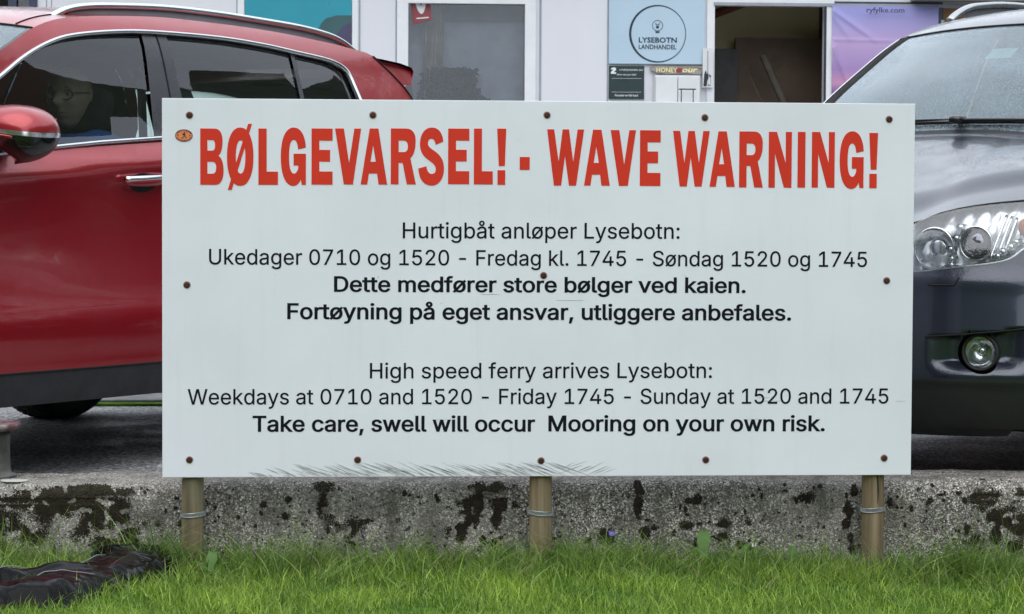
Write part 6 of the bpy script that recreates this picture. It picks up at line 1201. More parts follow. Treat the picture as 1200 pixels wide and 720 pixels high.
    swm = Matrix.Rotation(math.radians(-65), 4, 'Y'); mb = C.mb(); c0 = Vector((d0+.36, .37, .93))
    mb.tube([tuple(c0+swm @ Vector((.185*math.cos(2*PI*k/32), .185*math.sin(2*PI*k/32), 0))) for k in range(32)], .014, 8, closed=True)
    for a in (0, PI, -PI/2): mb.tube([tuple(c0), tuple(c0+swm @ Vector((.18*math.cos(a+PI/2), .18*math.sin(a+PI/2), 0)))], .014, 6)
    mb.sell(tuple(c0), (.05, .06, .05), .8, 14, 8); C.put(mb, 'steering_wheel', A['black_plastic']); C.sw = c0
    for sg in (-1, 1):   # B pillar belt webbing
        mb = C.mb(); mb.tube([(P['b_pillar']+.0, sg*.70, 1.36), (P['b_pillar']-.02, sg*.74, .9)], [(.024, .002)]*2, 6, flat=(1, 0, 0)); C.put(mb, 'seat_belt', A['belt'])
    return C
def thing_part(name, loc, parent, rz=0.):
    o = bpy.data.objects.new(name, None); col.objects.link(o); o.location = loc; o.rotation_euler = (0, 0, rz); o.parent = parent; o.empty_display_size = .1; return o

XR = [-2.95976, 0.92139, 0.92184, 1.05303]
XB = [0.95087, 0.65569, 0.76939, 1.06076]
# ---- red car
rd = spl([(.24, 1.045), (.43, 1.185), (.70, 1.336), (.837, 1.409), (.972, 1.461), (1.107, 1.492), (1.333, 1.517), (1.566, 1.528), (1.936, 1.527), (2.198, 1.513), (2.393, 1.494), (2.595, 1.473), (2.685, 1.447), (2.711, 1.415), (2.722, 1.352), (2.74, 1.25)], 4)[:-1]+[(2.74, 1.25), (2.72, 1.21), (2.66, 1.19), (2.0, 1.163), (1.429, 1.136), (1.104, 1.114), (.854, 1.092), (.616, 1.068), (.4, 1.048)]
def clip_s(poly, a, b):
    """part of a window outline between two leaning lines a = (s_top, s_bottom), b likewise (at z = 1.53 and 1.10)"""
    def cut(P, f):
        out = []
        for i in range(len(P)):
            p, q = P[i-1], P[i]; fp, fq = f(p), f(q)
            if (fp > 0) != (fq > 0): t = fp/(fp-fq); out.append((p[0]+(q[0]-p[0])*t, p[1]+(q[1]-p[1])*t))
            if fq > 0: out.append(q)
        return out
    L_ = lambda s_, p: s_[1]+(s_[0]-s_[1])*(p[1]-1.10)/.43
    return cut(cut(poly, lambda p: p[0]-L_(a, p)+1e-9), lambda p: L_(b, p)-p[0]+1e-9)
f0, f1, r0, r1, q0_, q1_ = (-9, -9), (1.497, 1.397), (1.634, 1.598), (2.375, 2.30), (2.40, 2.325), (9, 9)
red_spec = dict(paint=A['red_paint'], paint_side=A['red_side'], z_bottom=.218, z_clad=.331, clad_s=(-.1+.42, 2.67-.40), axles=(0., 2.67), R=.345, track=.80, z_lower=.36, s_header=.915, s_roof_end=2.944, m_ws=.985, a_mat=A['gloss_black'],
    dlo=rd, windows=[clip_s(rd, f0, f1), clip_s(rd, r0, r1), clip_s(rd, q0_, q1_)], trims=[clip_s(rd, f1, r0), clip_s(rd, r1, q0_)],
    pillar_cut=[(1.576, 1.526), (1.555, 1.34), (1.53, 1.14)],
    door_f=[(.36, .45), (.50, .331), (1.52, .331), (1.515, .80), (1.53, 1.132), (.854, 1.088), (.40, 1.044), (.33, .90)],
    door_r=[(1.532, .331), (2.20, .331), (2.27, .55), (2.50, .80), (2.72, 1.00), (2.735, 1.185), (2.0, 1.160), (1.545, 1.140), (1.527, .80)],
    lining=[(.12, .30), (2.30, .30), (2.9, .75), (2.95, 1.1), (2.92, 1.40), (2.7, 1.52), (1.6, 1.56), (1.1, 1.54), (.85, 1.45), (.45, 1.24), (.12, 1.03)],
    trim_r=(.0125, .009), trim_mat=A['chrome'], handles=[(1.178, 1.41, .975, .985), (2.22, 2.45, 1.015, 1.025)], b_pillar=1.52, recess=A['gap'],
    front_holes=[], seats=[(1.15, .37), (1.15, -.37)], rear_seat=2.02, dash=.40, arch_trim=True, step=.045, fstep=.08)
RC = build_car(RB, XR, 'red_car', 'red wet family car with silver roof rails and a driver behind the wheel', red_spec)
K = RC.K
# mirror, rails, spoiler, front lamps, grille
for sg in (1, -1):
    mt = thing_part('door_mirror', RC.V((.60, sg*.97, 1.15)), RC.root, 0)
    def pm_(mb, name, m): mb.v = [(x*RC.sc, -y*RC.sc*sg, z*RC.sc) for x, y, z in mb.v]; return mb.build(name, m, mt)
    def shell(lo, hi, g=1.):
        mb = MB(); nu, nv = 40, 14
        def fn(a, b):
            z = lo+(hi-lo)*b; r = math.sqrt(max(0., 1-abs(z)**2.4)); th = 2*PI*a
            x, y = math.copysign(abs(math.cos(th))**.75, math.cos(th)), math.copysign(abs(math.sin(th))**.75, math.sin(th))
            return (x*.115*r*g, y*.155*r*g*(1 if y > 0 else 1.0)-.02, z*.082*g-.018*y*(1-z))
        mb.grid(fn, nu, nv); return mb
    pm_(shell(.02, 1.), 'mirror_shell', A['red_paint']); pm_(shell(-.12, .03, 1.012), 'mirror_strip', A['chrome']); pm_(shell(-1., -.10, .99), 'mirror_base', A['gloss_black'])
    mb = MB(); mb.grid(lambda a, b: (.06+.055*(0), -.13+.24*a, -.055+.10*b), 2, 2); mb.v = [(.098, y*.8-.01, z*.8) for x, y, z in mb.v]; pm_(mb, 'mirror_glass', A['chrome'])
    mb = MB(); mb.tube([(-.02, -.10, -.05), (.0, -.20, -.07)], [(.05, .025), (.06, .03)], 10); pm_(mb, 'mirror_arm', A['black_plastic'])
    mb = MB(); mb.tube([(-.117, .08-.06*k, -.022-.018*(.5-.4*k)) for k in range(4)], [(.003, .007)]*4, 6); pm_(mb, 'turn_lamp', A['red_lens'])
    rp = [(1.10, 1.548), (1.13, 1.565), (1.17, 1.582), (1.22, 1.598), (1.31, 1.612), (1.45, 1.622), (1.73, 1.633), (2.03, 1.630), (2.29, 1.620), (2.57, 1.606), (2.76, 1.585), (2.86, 1.560), (2.93, 1.530)]
    RL = spl(rp, 4); w = [RC.V((s_, sg*.625, z)) for s_, z in RL]; nR = len(w)
    rl = MB().tube(w, [(.016*RC.sc, .0125*RC.sc)]*nR, 10, flat=(0, 1, 0)).build('roof_rail', A['chrome'], RC.root)
    mb = MB(); ins = [p for p in RL if 1.16 < p[0] < 2.88]
    web = [(s_, z-.004) for s_, z in ins]+[(s_, RB.T(RB.qof(s_), .94)[2]-.004) for s_, z in ins[::-1]]
    mb = RC.mb(); n_ = len(ins); mb.add([(s_, sg*.622, z-.004) for s_, z in ins]+[(s_, sg*.628, RB.T(RB.qof(s_), .92)[2]-.006) for s_, z in ins], [(i, i+1, n_+i+1, n_+i) for i in range(n_-1)]); RC.put(mb, 'rail_web', A['rail_grey'], rl)
    # roof joint line
    MB().tube([RC.V(RB.T(RC.qh+.02+(RC.qr-RC.qh-.03)*k/50, sg*.90, .0008)) for k in range(51)], .003, 5).build('roof_joint', A['gap'], RC.roofo)
    # spoiler cheek and fin
    MB().tube([RC.V(K.side(s_, z, .0015)[:1]+(sg*K.side(s_, z, .0015)[1], z)) for s_, z in densify([(2.944, 1.506), (3.03, 1.44), (3.094, 1.385), (3.125, 1.347), (3.16, 1.22), (3.18, 1.06)], .03, False)], .004, 5).build('tailgate_gap', A['gap'], RC.root)
mb = RC.mb(); sp_prof = [(2.95, 1.512), (3.10, 1.503), (3.24, 1.492), (3.325, 1.478), (3.343, 1.462), (3.33, 1.43), (3.30, 1.405), (3.20, 1.395), (3.08, 1.400), (3.0, 1.44)]
def spf(a, b):
    m = -1+2*a; k = b*(len(sp_prof)-1); i = int(min(k, len(sp_prof)-2)); t = k-i; s_, z = [sp_prof[i][j]+(sp_prof[i+1][j]-sp_prof[i][j])*t for j in (0, 1)]
    return (s_+.09*(1-m*m)*(s_-2.95)/.35, .655*m*(1-.05*(s_-2.95)), z+.03*(1-abs(m)**2.4))
mb.grid(spf, 40, 27); RC.put(mb, 'roof_spoiler', A['red_paint'])
for sg in (1, -1):
    mb = RC.mb(); mb.add([(s_, sg*(.672-(z-1.39)*.42)*(1-.05*(s_-2.95)), z) for s_, z in ((2.955, 1.508), (3.10, 1.50), (3.24, 1.489), (3.325, 1.475), (3.343, 1.462), (3.33, 1.43), (3.305, 1.402), (3.094, 1.388), (3.03, 1.44))], [tuple(range(9))], 0, False)
    RC.put(mb, 'spoiler_cheek', A['red_paint'])
    mb = RC.mb(); mb.add([(s_, sg*l, z) for s_, z, l in ((3.306, 1.455, .622), (3.345, 1.455, .622), (3.42, 1.30, .60), (3.40, 1.18, .60), (3.17, 1.18, .655), (3.10, 1.378, .655), (3.30, 1.398, .63))], [tuple(range(7))], 0, False); RC.put(mb, 'spoiler_fin', A['gloss_black'])
asp = (.0135, 1.)
for sg in (1, -1):
    hlp = [(sg*a, z) for a, z in ((30, .74), (60, .78), (86, .88), (86, .94), (55, .90), (32, .85))]
    RC.panel('headlight', hlp, lambda a, z: K.front(a, z, .008), A['reflector'], step=.06, aspect=asp, out=(-1, 0, 0))
RC.panel('grille', [(-24, .62), (24, .62), (28, .84), (-28, .84)], lambda a, z: K.front(a, z, .006), A['gloss_black'], step=.1, aspect=asp, out=(-1, 0, 0))
for s_ in (.0, .33):
    mb = MB().tube([RC.V(RB.T(.05+.02*k/12, -.55+s_*1.6+.6*k/12, .012)) for k in range(13)], .006, 6); mb.build('wiper', A['black_plastic'], RC.root)

# ---- graphite car
bd = spl([(1.28, 1.165), (1.45, 1.30), (1.66, 1.44), (1.85, 1.535), (2.1, 1.575), (2.6, 1.59), (3.1, 1.575), (3.5, 1.53), (3.66, 1.42), (3.70, 1.25)], 4)[:-1]+[(3.70, 1.25), (3.66, 1.17), (3.5, 1.15), (2.4, 1.13), (1.6, 1.12), (1.36, 1.12)]
b0, b1_, b2_, b3_, b4_ = (-9, -9), (2.26, 2.20), (2.36, 2.33), (3.10, 3.05), (3.14, 3.09)
HLo = [(22.5, .80), (24.3, .846), (27, .866), (30, .880), (34, .894), (38.4, .904), (45, .915), (51.8, .923), (60, .932), (67, .938), (70, .93), (68, .88), (63, .80), (57.3, .768), (53.5, .738), (48, .722), (39.4, .710), (26.5, .689), (23, .70), (21.6, .75)]
HLo = spl(HLo, 3, True)
mir = lambda P: [(-a, z) for a, z in P][::-1]
grl = [(-17, .66), (17, .66), (19, .76), (-19, .76)]
fogc = (46.2, .437); fogR = 6.6
foghole = [(fogc[0]+fogR*math.cos(2*PI*k/28), fogc[1]+.068*math.sin(2*PI*k/28)) for k in range(28)]
lowg = [(-24, .30), (24, .30), (26, .46), (-26, .46)]
def fdef(a, z):
    """relief of the front bumper: funnel towards each fog lamp, lip below it"""
    aa = abs(a); d = 0.
    # funnel region between the crease (z .50) and the lip (z .36)
    if 30 < aa < 66:
        top = .488+.0011*(aa-33); bot = .362+.0006*abs(aa-44)
        u = (aa-30)/(fogc[0]-fogR-30) if aa < fogc[0]-fogR else 1.
        if aa > 56: u = max(0, (66-aa)/10)
        u = max(0, min(1, u)); u = u*u*(3-2*u)
        tt = (z-bot)/(top-bot)
        if 0 < tt < 1: prof_ = min(1, tt/.32)**1.3*(1 if tt < .93 else (1-tt)/.07); d -= .055*u*prof_
    # lower valance set back
    if z < .34: d -= .012*min(1, (.34-z)/.02)
    # bumper tucks slightly under the headlight line
    d += .006*math.exp(-((z-.665)/.03)**2)-.007*math.exp(-((z-.60)/.05)**2)*0
    return d
fmapB = lambda a, z, off=0: BLK.front(a, z, off+fdef(a, z))
blk_spec = dict(paint=A['dark_paint'], z_bottom=.185, z_clad=.30, clad_s=(.87+.44, 3.53-.42), axles=(.87, 3.53), R=.352, track=.79, z_lower=.352, s_header=1.663, s_roof_end=3.78, m_ws=.935, a_mat=A['matte_black'],
    dlo=bd, windows=[clip_s(bd, b0, b1_), clip_s(bd, b2_, b3_), clip_s(bd, b4_, (9, 9))], trims=[clip_s(bd, b1_, b2_), clip_s(bd, b3_, b4_)],
    pillar_cut=[(2.31, 1.58), (2.28, 1.14)],
    door_f=[(1.33, .42), (1.40, .31), (2.27, .31), (2.26, .8), (2.28, 1.125), (1.6, 1.115), (1.30, 1.11), (1.28, .9)],
    door_r=[(2.285, .31), (3.02, .31), (3.10, .5), (3.30, .78), (3.42, 1.0), (3.44, 1.145), (2.9, 1.14), (2.295, 1.13), (2.27, .8)],
    lining=[(1.32, .30), (3.1, .30), (3.75, .8), (3.8, 1.1), (3.72, 1.5), (3.3, 1.61), (2.2, 1.62), (1.85, 1.57), (1.55, 1.44), (1.15, 1.13)],
    trim_r=(.004, .003), trim_mat=A['gloss_black'], handles=[(1.98, 2.17, .97, .975), (2.98, 3.17, .99, .995)], b_pillar=2.28, recess=A['gap'], arch_trim=False,
    front_holes=[HLo, mir(HLo), grl, lowg, foghole, mir(foghole)], front_map=fmapB, seats=[(2.0, .37), (2.0, -.37)], rear_seat=2.85, dash=1.35, step=.07, fstep=.016)
BC = build_car(BB, XB, 'graphite_car', 'dark graphite wet off-road car facing the wall with clear round headlamps', blk_spec)
K2 = BC.K
def headlamp(sg):
    hl = thing_part('headlight', (0, 0, 0), BC.root)
    q = lambda P: P if sg == 1 else mir(P)
    BC.panel('lens', q(HLo), lambda a, z: K2.front(a, z, .010*math.sin(PI*min(1, max(0, (z-.68)/.26)))), A['lamp_cover'], hl, step=.03, aspect=asp, out=(-1, 0, 0))
    # bowl with a skirt
    n = len(HLo); Pq = q(HLo); cxa = sum(p[0] for p in HLo)/n*sg; cz_ = sum(p[1] for p in HLo)/n
    mb = BC.mb(); rings = []
    for dp_, sh_ in ((.0, 1.), (.012, .985), (.03, .965), (.05, .95)):
        rings.append([K2.front(cxa+(a-cxa)*sh_, cz_+(z-cz_)*sh_, -dp_) for a, z in Pq])
    v = [p for r in rings for p in r]; f = [(i*n+k, i*n+(k+1) % n, (i+1)*n+(k+1) % n, (i+1)*n+k) for i in range(3) for k in range(n)]
    mb.add(v, f); BC.put(mb, 'lamp_skirt', A['lamp_bowl'], hl)
    BC.panel('lamp_back', [(cxa+(a-cxa)*.95, cz_+(z-cz_)*.95) for a, z in Pq], lambda a, z: K2.front(a, z, -.05-.004*math.sin(a*1.3)-.003*math.sin(z*90)), A['lamp_bowl'], hl, step=.02, aspect=asp, out=(-1, 0, 0))
    # chrome strip along the rims
    w = [BC.V(K2.front(a, z, -.004)) for a, z in [(cxa+(a-cxa)*.985, cz_+(z-cz_)*.98) for a, z in Pq]]
    MB().tube(w, .0035, 6, closed=True).build('lamp_rim', A['chrome'], hl)
    def bowl(a, z, r, depth, name, out_r=.0, sq=1., lens=False):
        c = Vector(K2.front(sg*a, z, -.012)); dirv = Vector((-1, .18*sg, 0)).normalized(); up = Vector((0, 0, 1)); rt = dirv.cross(up)
        M_ = Matrix((rt, up, dirv)).transposed().to_4x4(); M_.translation = c
        prof_ = [(r*1.10, -.004), (r*1.08, .004), (r*1.0, .005), (r*.97, -.004), (r*.88, -depth*.35), (r*.70, -depth*.7), (r*.42, -depth*.93), (r*.16, -depth)]
        mb = MB().lathe(prof_, 36, M=M_); BC.put(mb, name, A['reflector'], hl)
        mb = MB().lathe([(r*.50, -depth*.86), (r*.46, -depth*.5), (r*.40, -depth*.46), (r*.0, -depth*.42)], 24, M=M_) if not lens else MB().lathe([(r*.82, -.02), (r*.8, -.004), (r*.66, .008), (r*.4, .016), (0, .019)], 30, M=M_)
        BC.put(mb, 'bulb_shield' if not lens else 'projector_lens', A['chrome'] if not lens else A['lamp_lens'], hl)
    bowl(30.9, .767, .064, .06, 'reflector_bowl'); bowl(42.2, .785, .052, .045, 'reflector_bowl', lens=True)
    for k in range(3):
        a0 = 47.5+k*2.2; w = [BC.V(K2.front(sg*(a0+1.8*math.sin(t*1.5)), .735+.14*t-.004*k, -.02-.008*k)) for t in [j/12 for j in range(13)]]
        MB().tube(w, .006, 6).build('lamp_fin', A['reflector'], hl)
    c = K2.front(sg*57.5, .838, -.02); M_ = None
    mb = MB().sell(c, (.022, .030, .030), .9, 18, 10); BC.put(mb, 'turn_bulb', A['amber'], hl)
    for (a_, z_) in ((36.5, .735), (36.8, .80), (37.2, .835), (35.8, .765), (52, .76), (54.5, .775), (50.5, .745), (56, .79), (36.6, .715)):
        mb = MB().sell(K2.front(sg*a_, z_, -.03), (.02, .014, .012), .5, 10, 6); BC.put(mb, 'lamp_facet', A['reflector'], hl)
A['lamp_lens'] = plain('projector_glass', (.16,.17,.20), .1, .6, var=.3, scale=30, coat=1.)
headlamp(1); headlamp(-1)
for sg in (1, -1):
    fg = thing_part('fog_lamp', (0, 0, 0), BC.root)
    c = Vector(fmapB(sg*(fogc[0]+.4), fogc[1], .006)); dirv = Vector((-1, .25*sg, -.02)).normalized(); up = Vector((0, 0, 1)); rt = dirv.cross(up).normalized(); up = rt.cross(dirv)
    M_ = Matrix((rt, up, dirv)).transposed().to_4x4(); M_.translation = c
    BC.put(MB().lathe([(.062, -.02), (.061, .004), (.057, .007), (.051, .004), (.050, -.02)], 40, M=M_), 'fog_bezel', A['black_plastic'], fg)
    BC.put(MB().lathe([(.050, -.002), (.044, -.016), (.030, -.03), (.014, -.036), (.0, -.036)], 32, M=M_), 'fog_reflector', A['reflector'], fg)
    BC.put(MB().lathe([(.049, .004), (.04, .009), (.02, .012), (.0, .013)], 32, M=M_), 'fog_lens', A['clear_glass'], fg)
    BC.put(MB().sell(tuple(M_ @ Vector((0, .004, -.018))), (.012, .014, .014), .9, 12, 8), 'fog_bulb', A['chrome'], fg)
    # headlamp washer cover outline
    wc = [(sg*a, z) for a, z in ((30.3, .655), (30.6, .650), (37.1, .652), (38.2, .676))]
    BC.line('washer_gap', wc, fmapB, (.003, .003), A['gap'], off=.0005, step=.02)
    BC.line('bonnet_gap', [(sg*a, itp(BB.zE, a)) for a in range(2, 90, 4)], lambda a, z, off=0: K2.front(a, z+.001, off), (.0045, .0045), A['gap'], off=.0, step=3)
    BC.line('bumper_edge', [(sg*a, .488+.0011*(a-33)) for a in range(30, 67, 3)], fmapB, (.0025, .0025), A['gap'], off=.001, step=3)
gm = BC.panel('grille', [(-18, .65), (18, .65), (20, .77), (-20, .77)], lambda a, z: K2.front(a, z, -.03), A['black_plastic'], step=.08, aspect=asp, out=(-1, 0, 0))
for k in range(3): BC.line('grille_bar', [(-18, .68+.03*k), (18, .68+.03*k)], K2.front, .006, A['chrome'], gm, off=-.01, step=3)
BC.panel('lower_grille', [(-26, .29), (26, .29), (28, .47), (-28, .47)], lambda a, z: K2.front(a, z, -.04), A['black_plastic'], step=.08, aspect=asp, out=(-1, 0, 0))
# lower lip that hangs below the bumper
mb = BC.mb()
def lipf(a, b):
    ph = -62+124*a; e = abs(ph)/62; z = .30-(.30-(.158-.01*(1-e)))*b*(1-max(0, (e-.86)/.14)**2*.75)
    return K2.front(ph, z, -.020-.015*b)
mb.grid(lipf, 70, 6); BC.put(mb, 'front_lip', A['clad_plastic'])
for sg in (1, -1):
    rp = spl([(1.93, 1.640), (1.98, 1.668), (2.06, 1.696), (2.16, 1.712), (2.4, 1.728), (2.9, 1.728), (3.3, 1.705), (3.5, 1.675), (3.58, 1.63)], 4)
    w = [BC.V((s_, sg*.615, z)) for s_, z in rp]; rl = MB().tube(w, [(.019*BC.sc, .014*BC.sc)]*len(w), 10, flat=(0, 1, 0)).build('roof_rail', A['alloy'], BC.root)
    ins = [p for p in rp if 2.02 < p[0] < 3.5]; n_ = len(ins)
    mb = BC.mb(); mb.add([(s_, sg*.612, z-.006) for s_, z in ins]+[(s_, sg*.618, BB.T(BB.qof(s_), .93)[2]-.012) for s_, z in ins], [(i, i+1, n_+i+1, n_+i) for i in range(n_-1)]); BC.put(mb, 'rail_web', A['rail_grey'], rl)
    MB().tube([BC.V(BB.T(.01+(BC.qh)*k/30, sg*.995, .002)) for k in range(31)], [(.0035, .003)]*31, 6).build('windscreen_trim', A['alloy'], BC.root)
    MB().tube([BC.V(BB.T(.01+(BC.qh)*k/30, sg*.925, .001)) for k in range(31)], [(.016, .003)]*31, 6, flat=(0, 1, 0)).build('windscreen_seal', A['matte_black'], BC.root)
    mt = thing_part('door_mirror', BC.V((1.50, sg*1.02, 1.15)), BC.root, 0)
    mb = MB().sell((0, 0, 0), (.08*BC.sc, .12*BC.sc, .085*BC.sc), .7, 20, 12); mb.build('mirror_shell', A['dark_paint'], mt)
    MB().sell((.068*BC.sc, 0, 0), (.02*BC.sc, .105*BC.sc, .07*BC.sc), .5, 20, 12).build('mirror_glass', A['chrome'], mt)
    MB().tube([(0, sg*.10, -.03), (0, sg*.22, -.05)], .025, 8).build('mirror_arm', A['black_plastic'], mt)
# wipers: arms with a pivot cap
wpv = [(.03, .04), (-.62, -.58)]
for (m0, m1) in ((.02, .75), (-.72, -.05)):
    par = thing_part('wiper', (0, 0, 0), BC.root)
    base = lambda t, o=.022: BC.V(BB.T(.045+.02*t, m0+(m1-m0)*t, o))
    MB().tube([base(k/20, .024-.012*k/20) for k in range(21)], [(.008*(1-.5*k/20), .010*(1-.6*k/20)) for k in range(21)], 8).build('wiper_arm', A['gloss_black'], par)
    MB().tube([BC.V(BB.T(.052, m0-.42+(m1-m0+.42)*k/20, .008)) for k in range(21)], [(.004, .008)]*21, 6).build('wiper_blade', A['gloss_black'], par)
    c = base(0, .028); MB().sell((c[0], c[1], c[2]), (.036, .030, .016), .6, 16, 8).build('wiper_pivot', A['gloss_black'], par)
# mirror paper on the windscreen
mb = BC.mb(); qs_ = BB.qof(1.50); mb.grid(lambda a, b: BB.T(qs_-.035+.07*b, -.135+.15*a, -.010), 4, 3); BC.put(mb, 'paper_tag', A['mint'])

# ------------------------------------------------------------------ driver of the red car
sc = RC.sc; Mcar = Matrix.Translation((XR[0], XR[1], 0)) @ Matrix.Rotation(XR[2], 4, 'Z')
def cw_(p): return Mcar @ Vector(RC.V(p))
driver = thing('person', 'man in a blue t-shirt and glasses sitting at the wheel of the red car', 'person', tuple(cw_((1.45, .38, .60))), XR[2])
D0 = Vector((1.45, .38, .60))
def dl(p): q = Vector(p)-D0; return (q.x*sc, -q.y*sc, q.z*sc)
def skinned(name, nodes, edges, m, sub=2):
    me = bpy.data.meshes.new(name); me.from_pydata([dl(n[0]) for n in nodes], edges, []); me.materials.append(m); o = link(name, me, driver)
    md = o.modifiers.new('skin', 'SKIN'); md.use_smooth_shade = True
    for i, n in enumerate(nodes): r = n[1]; me.skin_vertices[0].data[i].radius = (r[0], r[1]) if isinstance(r, tuple) else (r, r)
    me.skin_vertices[0].data[0].use_root = True
    s_ = o.modifiers.new('sub', 'SUBSURF'); s_.levels = sub; s_.render_levels = sub; return o, me
hd = Vector((1.50, .37, 1.292)); F_ = math.radians(16)   # head centre, turned a little to the left
yl = .38
N = [((1.45, yl, .62), (.15, .12)), ((1.50, yl, .78), (.15, .12)), ((1.54, yl, .98), (.165, .12)), ((1.54, yl, 1.115), (.11, .085)), ((1.53, yl, 1.16), .066), ((1.515, yl, 1.22), .062),
 ((1.53, yl+.175, 1.115), .062), ((1.40, yl+.235, .86), .046), ((1.26, yl+.22, .83), .038), ((1.10, yl+.19, .93), .029), ((1.055, yl+.18, .955), .034),
 ((1.53, yl-.175, 1.115), .062), ((1.42, yl-.25, .86), .046), ((1.26, yl-.22, .83), .038), ((1.10, yl-.19, .93), .029), ((1.055, yl-.18, .955), .034),
 ((1.40, yl+.10, .585), .10), ((1.00, yl+.14, .68), .075), ((.72, yl+.12, .34), .055), ((.60, yl+.12, .30), .045),
 ((1.40, yl-.10, .585), .10), ((1.00, yl-.14, .66), .075), ((.70, yl-.12, .34), .055), ((.58, yl-.12, .30), .045)]
E = [(0, 1), (1, 2), (2, 3), (3, 4), (4, 5), (3, 6), (6, 7), (7, 8), (8, 9), (9, 10), (3, 11), (11, 12), (12, 13), (13, 14), (14, 15), (0, 16), (16, 17), (17, 18), (18, 19), (0, 20), (20, 21), (21, 22), (22, 23)]
for sg, base in ((1, 10), (-1, 15)):   # five fingers round the wheel rim
    for k in range(5):
        hp0 = Vector((1.045, yl+sg*.18, .965)); 
        if k < 4:
            o = Vector((0, 0, .030-.020*k)); P = [hp0+Vector((-.03, sg*(.004), 0))+o, hp0+Vector((-.062, sg*-.006, .004))+o, hp0+Vector((-.070, sg*-.030, -.004))+o, hp0+Vector((-.052, sg*-.040, -.010))+o]
            L_ = [1., 1.08, 1.0, .85][k]; P = [P[0]+(p-P[0])*L_ for p in P]; rr = [.0105, .0098, .009, .008]
        else: P = [hp0+Vector((.0, sg*-.024, .018)), hp0+Vector((-.02, sg*-.042, .026)), hp0+Vector((-.040, sg*-.046, .020))]; rr = [.012, .0105, .009]
        prev = base
        for p, r in zip(P, rr): N.append((tuple(p), r)); E.append((prev, len(N)-1)); prev = len(N)-1
o_body, me_body = skinned('figure', N, E, A['skin'])
# head: one displaced shell, joined to the body mesh by evaluating both
def head_mesh():
    mb = MB(); nu, nv = 72, 60
    g = lambda x, c, w: math.exp(-((x-c)/w)**2)
    def fn(a, b):
        th = 2*PI*a; ph = -PI/2+PI*b; cx_, cy_, cz_ = math.cos(ph)*math.cos(th), math.cos(ph)*math.sin(th), math.sin(ph)  # x forward, y left, z up
        x, y, z = cx_*.100, cy_*.083, cz_*.116
        if z < 0: y *= 1-.28*(-cz_)**1.3; x *= 1-.10*(-cz_)           # narrower jaw
        if x < 0: x *= 1.06; z += .0
        fr = max(0, cx_)
        if cx_ > 0:
            yy, zz = y/.083, z/.122
            x += fr*(.038*g(yy, 0, .16)*g(zz, -.12, .17)+.012*g(yy, 0, .15)*g(zz, .06, .20))         # nose
            x += fr*.010*g(zz, .26, .10)*g(abs(yy), .38, .30)                                           # brow
            x -= fr*.018*g(zz, .11, .10)*g(abs(yy), .40, .17)                                           # eye sockets
            x += fr*.006*g(zz, -.10, .16)*g(abs(yy), .52, .2)                                          # cheeks
            x += fr*(.009*g(zz, -.42, .045)+.008*g(zz, -.53, .05)-.006*g(zz, -.475, .022))*g(yy, 0, .30)  # lips
            x += fr*.012*g(zz, -.80, .14)*g(yy, 0, .35)                                               # chin
            x -= fr*.006*g(zz, -.64, .06)*g(yy, 0, .4)
        return (x, y, z)
    mb.grid(fn, nu, nv)
    for s_ in (-1, 1):
        M_ = Matrix.Rotation(s_*.35, 4, 'Z') @ Matrix.Rotation(-.15, 4, 'Y')
        def ear(a, b):
            th = 2*PI*a; r = b; rr_ = .030+.0
            x = math.cos(th)*.020*r; z = math.sin(th)*.033*r*(1 if math.sin(th) > 0 else .9); y = (.010*g(r, .86, .16)-.004*g(r, .45, .2))+.012*max(0, .8-r)*0
            p = M_ @ Vector((x, s_*y, z)); return (p.x-.008, s_*.082+p.y, p.z+.002)
        mb.grid(ear, 24, 8)
        mb.sell((-.008, s_*.080, .0), (.012, .012, .025), .9, 14, 8)
    return mb
Rz = Matrix.Rotation(0, 4, 'Z')
ca, sa_ = math.cos(F_), math.sin(F_)
def hw_(p, tilt=.04):   # head local (x forward, y left, z up) -> car coordinates: forward is -s
    x, y, z = p[0]*1.0, p[1], p[2]; x, z = x*math.cos(tilt)+z*math.sin(tilt), z*math.cos(tilt)-x*math.sin(tilt)
    fx, fy = -ca, sa_; lx, ly = sa_, ca
    return (hd.x+fx*x+lx*y, hd.y+fy*x+ly*y, hd.z+z)
hm = head_mesh(); HV = [dl(hw_(p)) for p in hm.v]
dg = bpy.context.evaluated_depsgraph_get(); em = bpy.data.meshes.new_from_object(o_body.evaluated_get(dg))
bm = bmesh.new(); bm.from_mesh(em); off_ = len(bm.verts)
vs_ = [bm.verts.new(p) for p in HV]; bm.verts.ensure_lookup_table()
for f in hm.f:
    q = []
    for i in f:
        if vs_[i] not in q: q.append(vs_[i])
    try: bm.faces.new(q)
    except ValueError: pass
bmesh.ops.remove_doubles(bm, verts=bm.verts, dist=1e-5); bmesh.ops.recalc_face_normals(bm, faces=bm.faces)
nm = bpy.data.meshes.new('figure'); bm.to_mesh(nm); bm.free(); nm.materials.append(A['skin']); o_body.modifiers.clear(); o_body.data = nm
rm = o_body.modifiers.new('fuse', 'REMESH'); rm.mode = 'VOXEL'; rm.voxel_size = .0042; rm.use_smooth_shade = True
sm_ = o_body.modifiers.new('smooth', 'SMOOTH'); sm_.factor = .5; sm_.iterations = 2
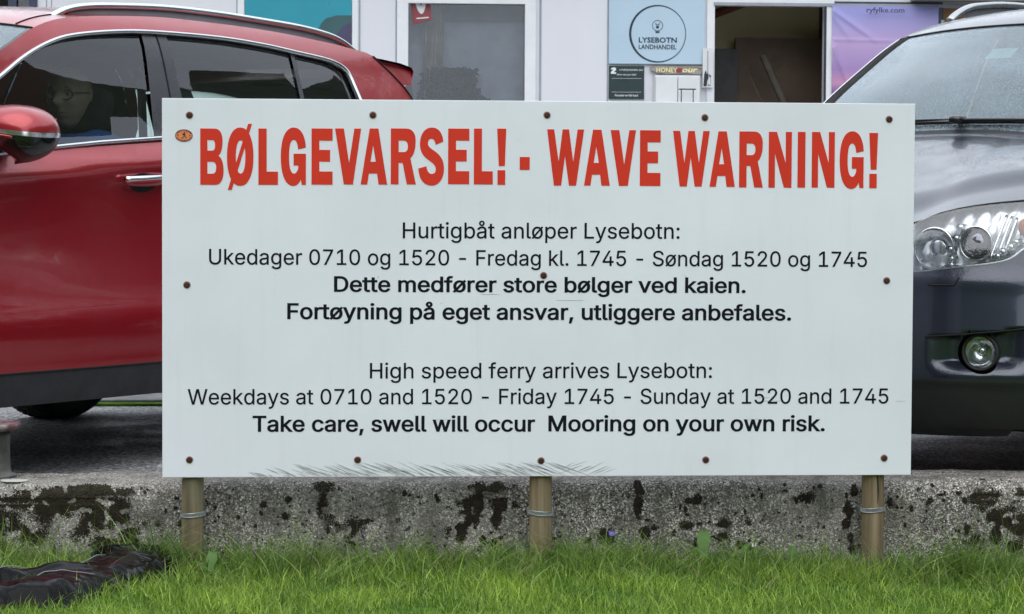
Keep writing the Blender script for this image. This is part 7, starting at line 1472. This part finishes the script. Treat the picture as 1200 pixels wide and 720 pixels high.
# clothing
TS = [((1.45, yl, .60), (.172, .145)), ((1.50, yl, .78), (.170, .14)), ((1.54, yl, .98), (.185, .14)), ((1.54, yl, 1.12), (.125, .10)), ((1.525, yl, 1.155), (.080, .078)), ((1.53, yl+.18, 1.115), .078), ((1.44, yl+.23, .95), .066), ((1.53, yl-.18, 1.115), .078), ((1.44, yl-.235, .91), .066)]
skinned('t_shirt', TS, [(0, 1), (1, 2), (2, 3), (3, 4), (3, 5), (5, 6), (3, 7), (7, 8)], A['shirt'])
TR = [((1.46, yl, .60), (.175, .13)), ((1.40, yl+.10, .585), .115), ((1.00, yl+.14, .68), .09), ((.74, yl+.12, .36), .07), ((1.40, yl-.10, .585), .115), ((1.00, yl-.14, .66), .09), ((.72, yl-.12, .36), .07)]
skinned('trousers', TR, [(0, 1), (1, 2), (2, 3), (0, 4), (4, 5), (5, 6)], A['jeans'])
for s_ in (-1, 1):
    mb = MB().sell((-.0065, 0, 0), (.012, .013, .0085), 1, 14, 10); mb.v = [dl(hw_((p[0]+.078, p[1]+s_*.030, p[2]+.013))) for p in mb.v]; mb.build('eye', A['eye'], driver)
    mb = MB().sell((0, 0, 0), (.004, .0048, .0048), 1, 12, 8); mb.v = [dl(hw_((p[0]+.0822, p[1]+s_*.030, p[2]+.013))) for p in mb.v]; mb.build('iris', A['iris'], driver)
    mb = MB().tube([(.093, s_*.014, .033), (.092, s_*.030, .040), (.083, s_*.050, .034)], [.003, .0042, .0025], 6); mb.v = [dl(hw_(p)) for p in mb.v]; mb.build('eyebrow', A['hair'], driver)
mb = MB()
for s_ in (-1, 1):
    mb.tube([(.103-.012*(abs(math.cos(2*PI*k/20))*.5+.5)*(1 if s_*math.cos(2*PI*k/20) > 0 else .3), s_*.033+.025*math.cos(2*PI*k/20), .013+.019*math.sin(2*PI*k/20)) for k in range(20)], .0016, 6, closed=True)
    mb.tube([(.092, s_*.058, .018), (.06, s_*.076, .019), (.0, s_*.083, .017), (-.012, s_*.084, .004)], .0018, 6)
mb.tube([(.103, -.008, .016), (.107, 0, .019), (.103, .008, .016)], .0016, 6)
mb.v = [dl(hw_(p)) for p in mb.v]; mb.build('glasses', A['gloss_black'], driver)
# short grey hair round the back and sides
mb = MB()
def hair(a, b):
    th = math.radians(104)+math.radians(152)*a; ph = math.radians(-22)+math.radians(52)*b; e = math.sin(PI*min(1, b*1.15))**.3
    return (math.cos(ph)*math.cos(th)*.098*1.06*(1.02+.03*e)-.002, math.cos(ph)*math.sin(th)*.083*(1.02+.045*e), math.sin(ph)*.122*1.03)
mb.grid(hair, 60, 18); mb.v = [dl(hw_(p)) for p in mb.v]; hr = mb.build('hair', A['hair'], driver)
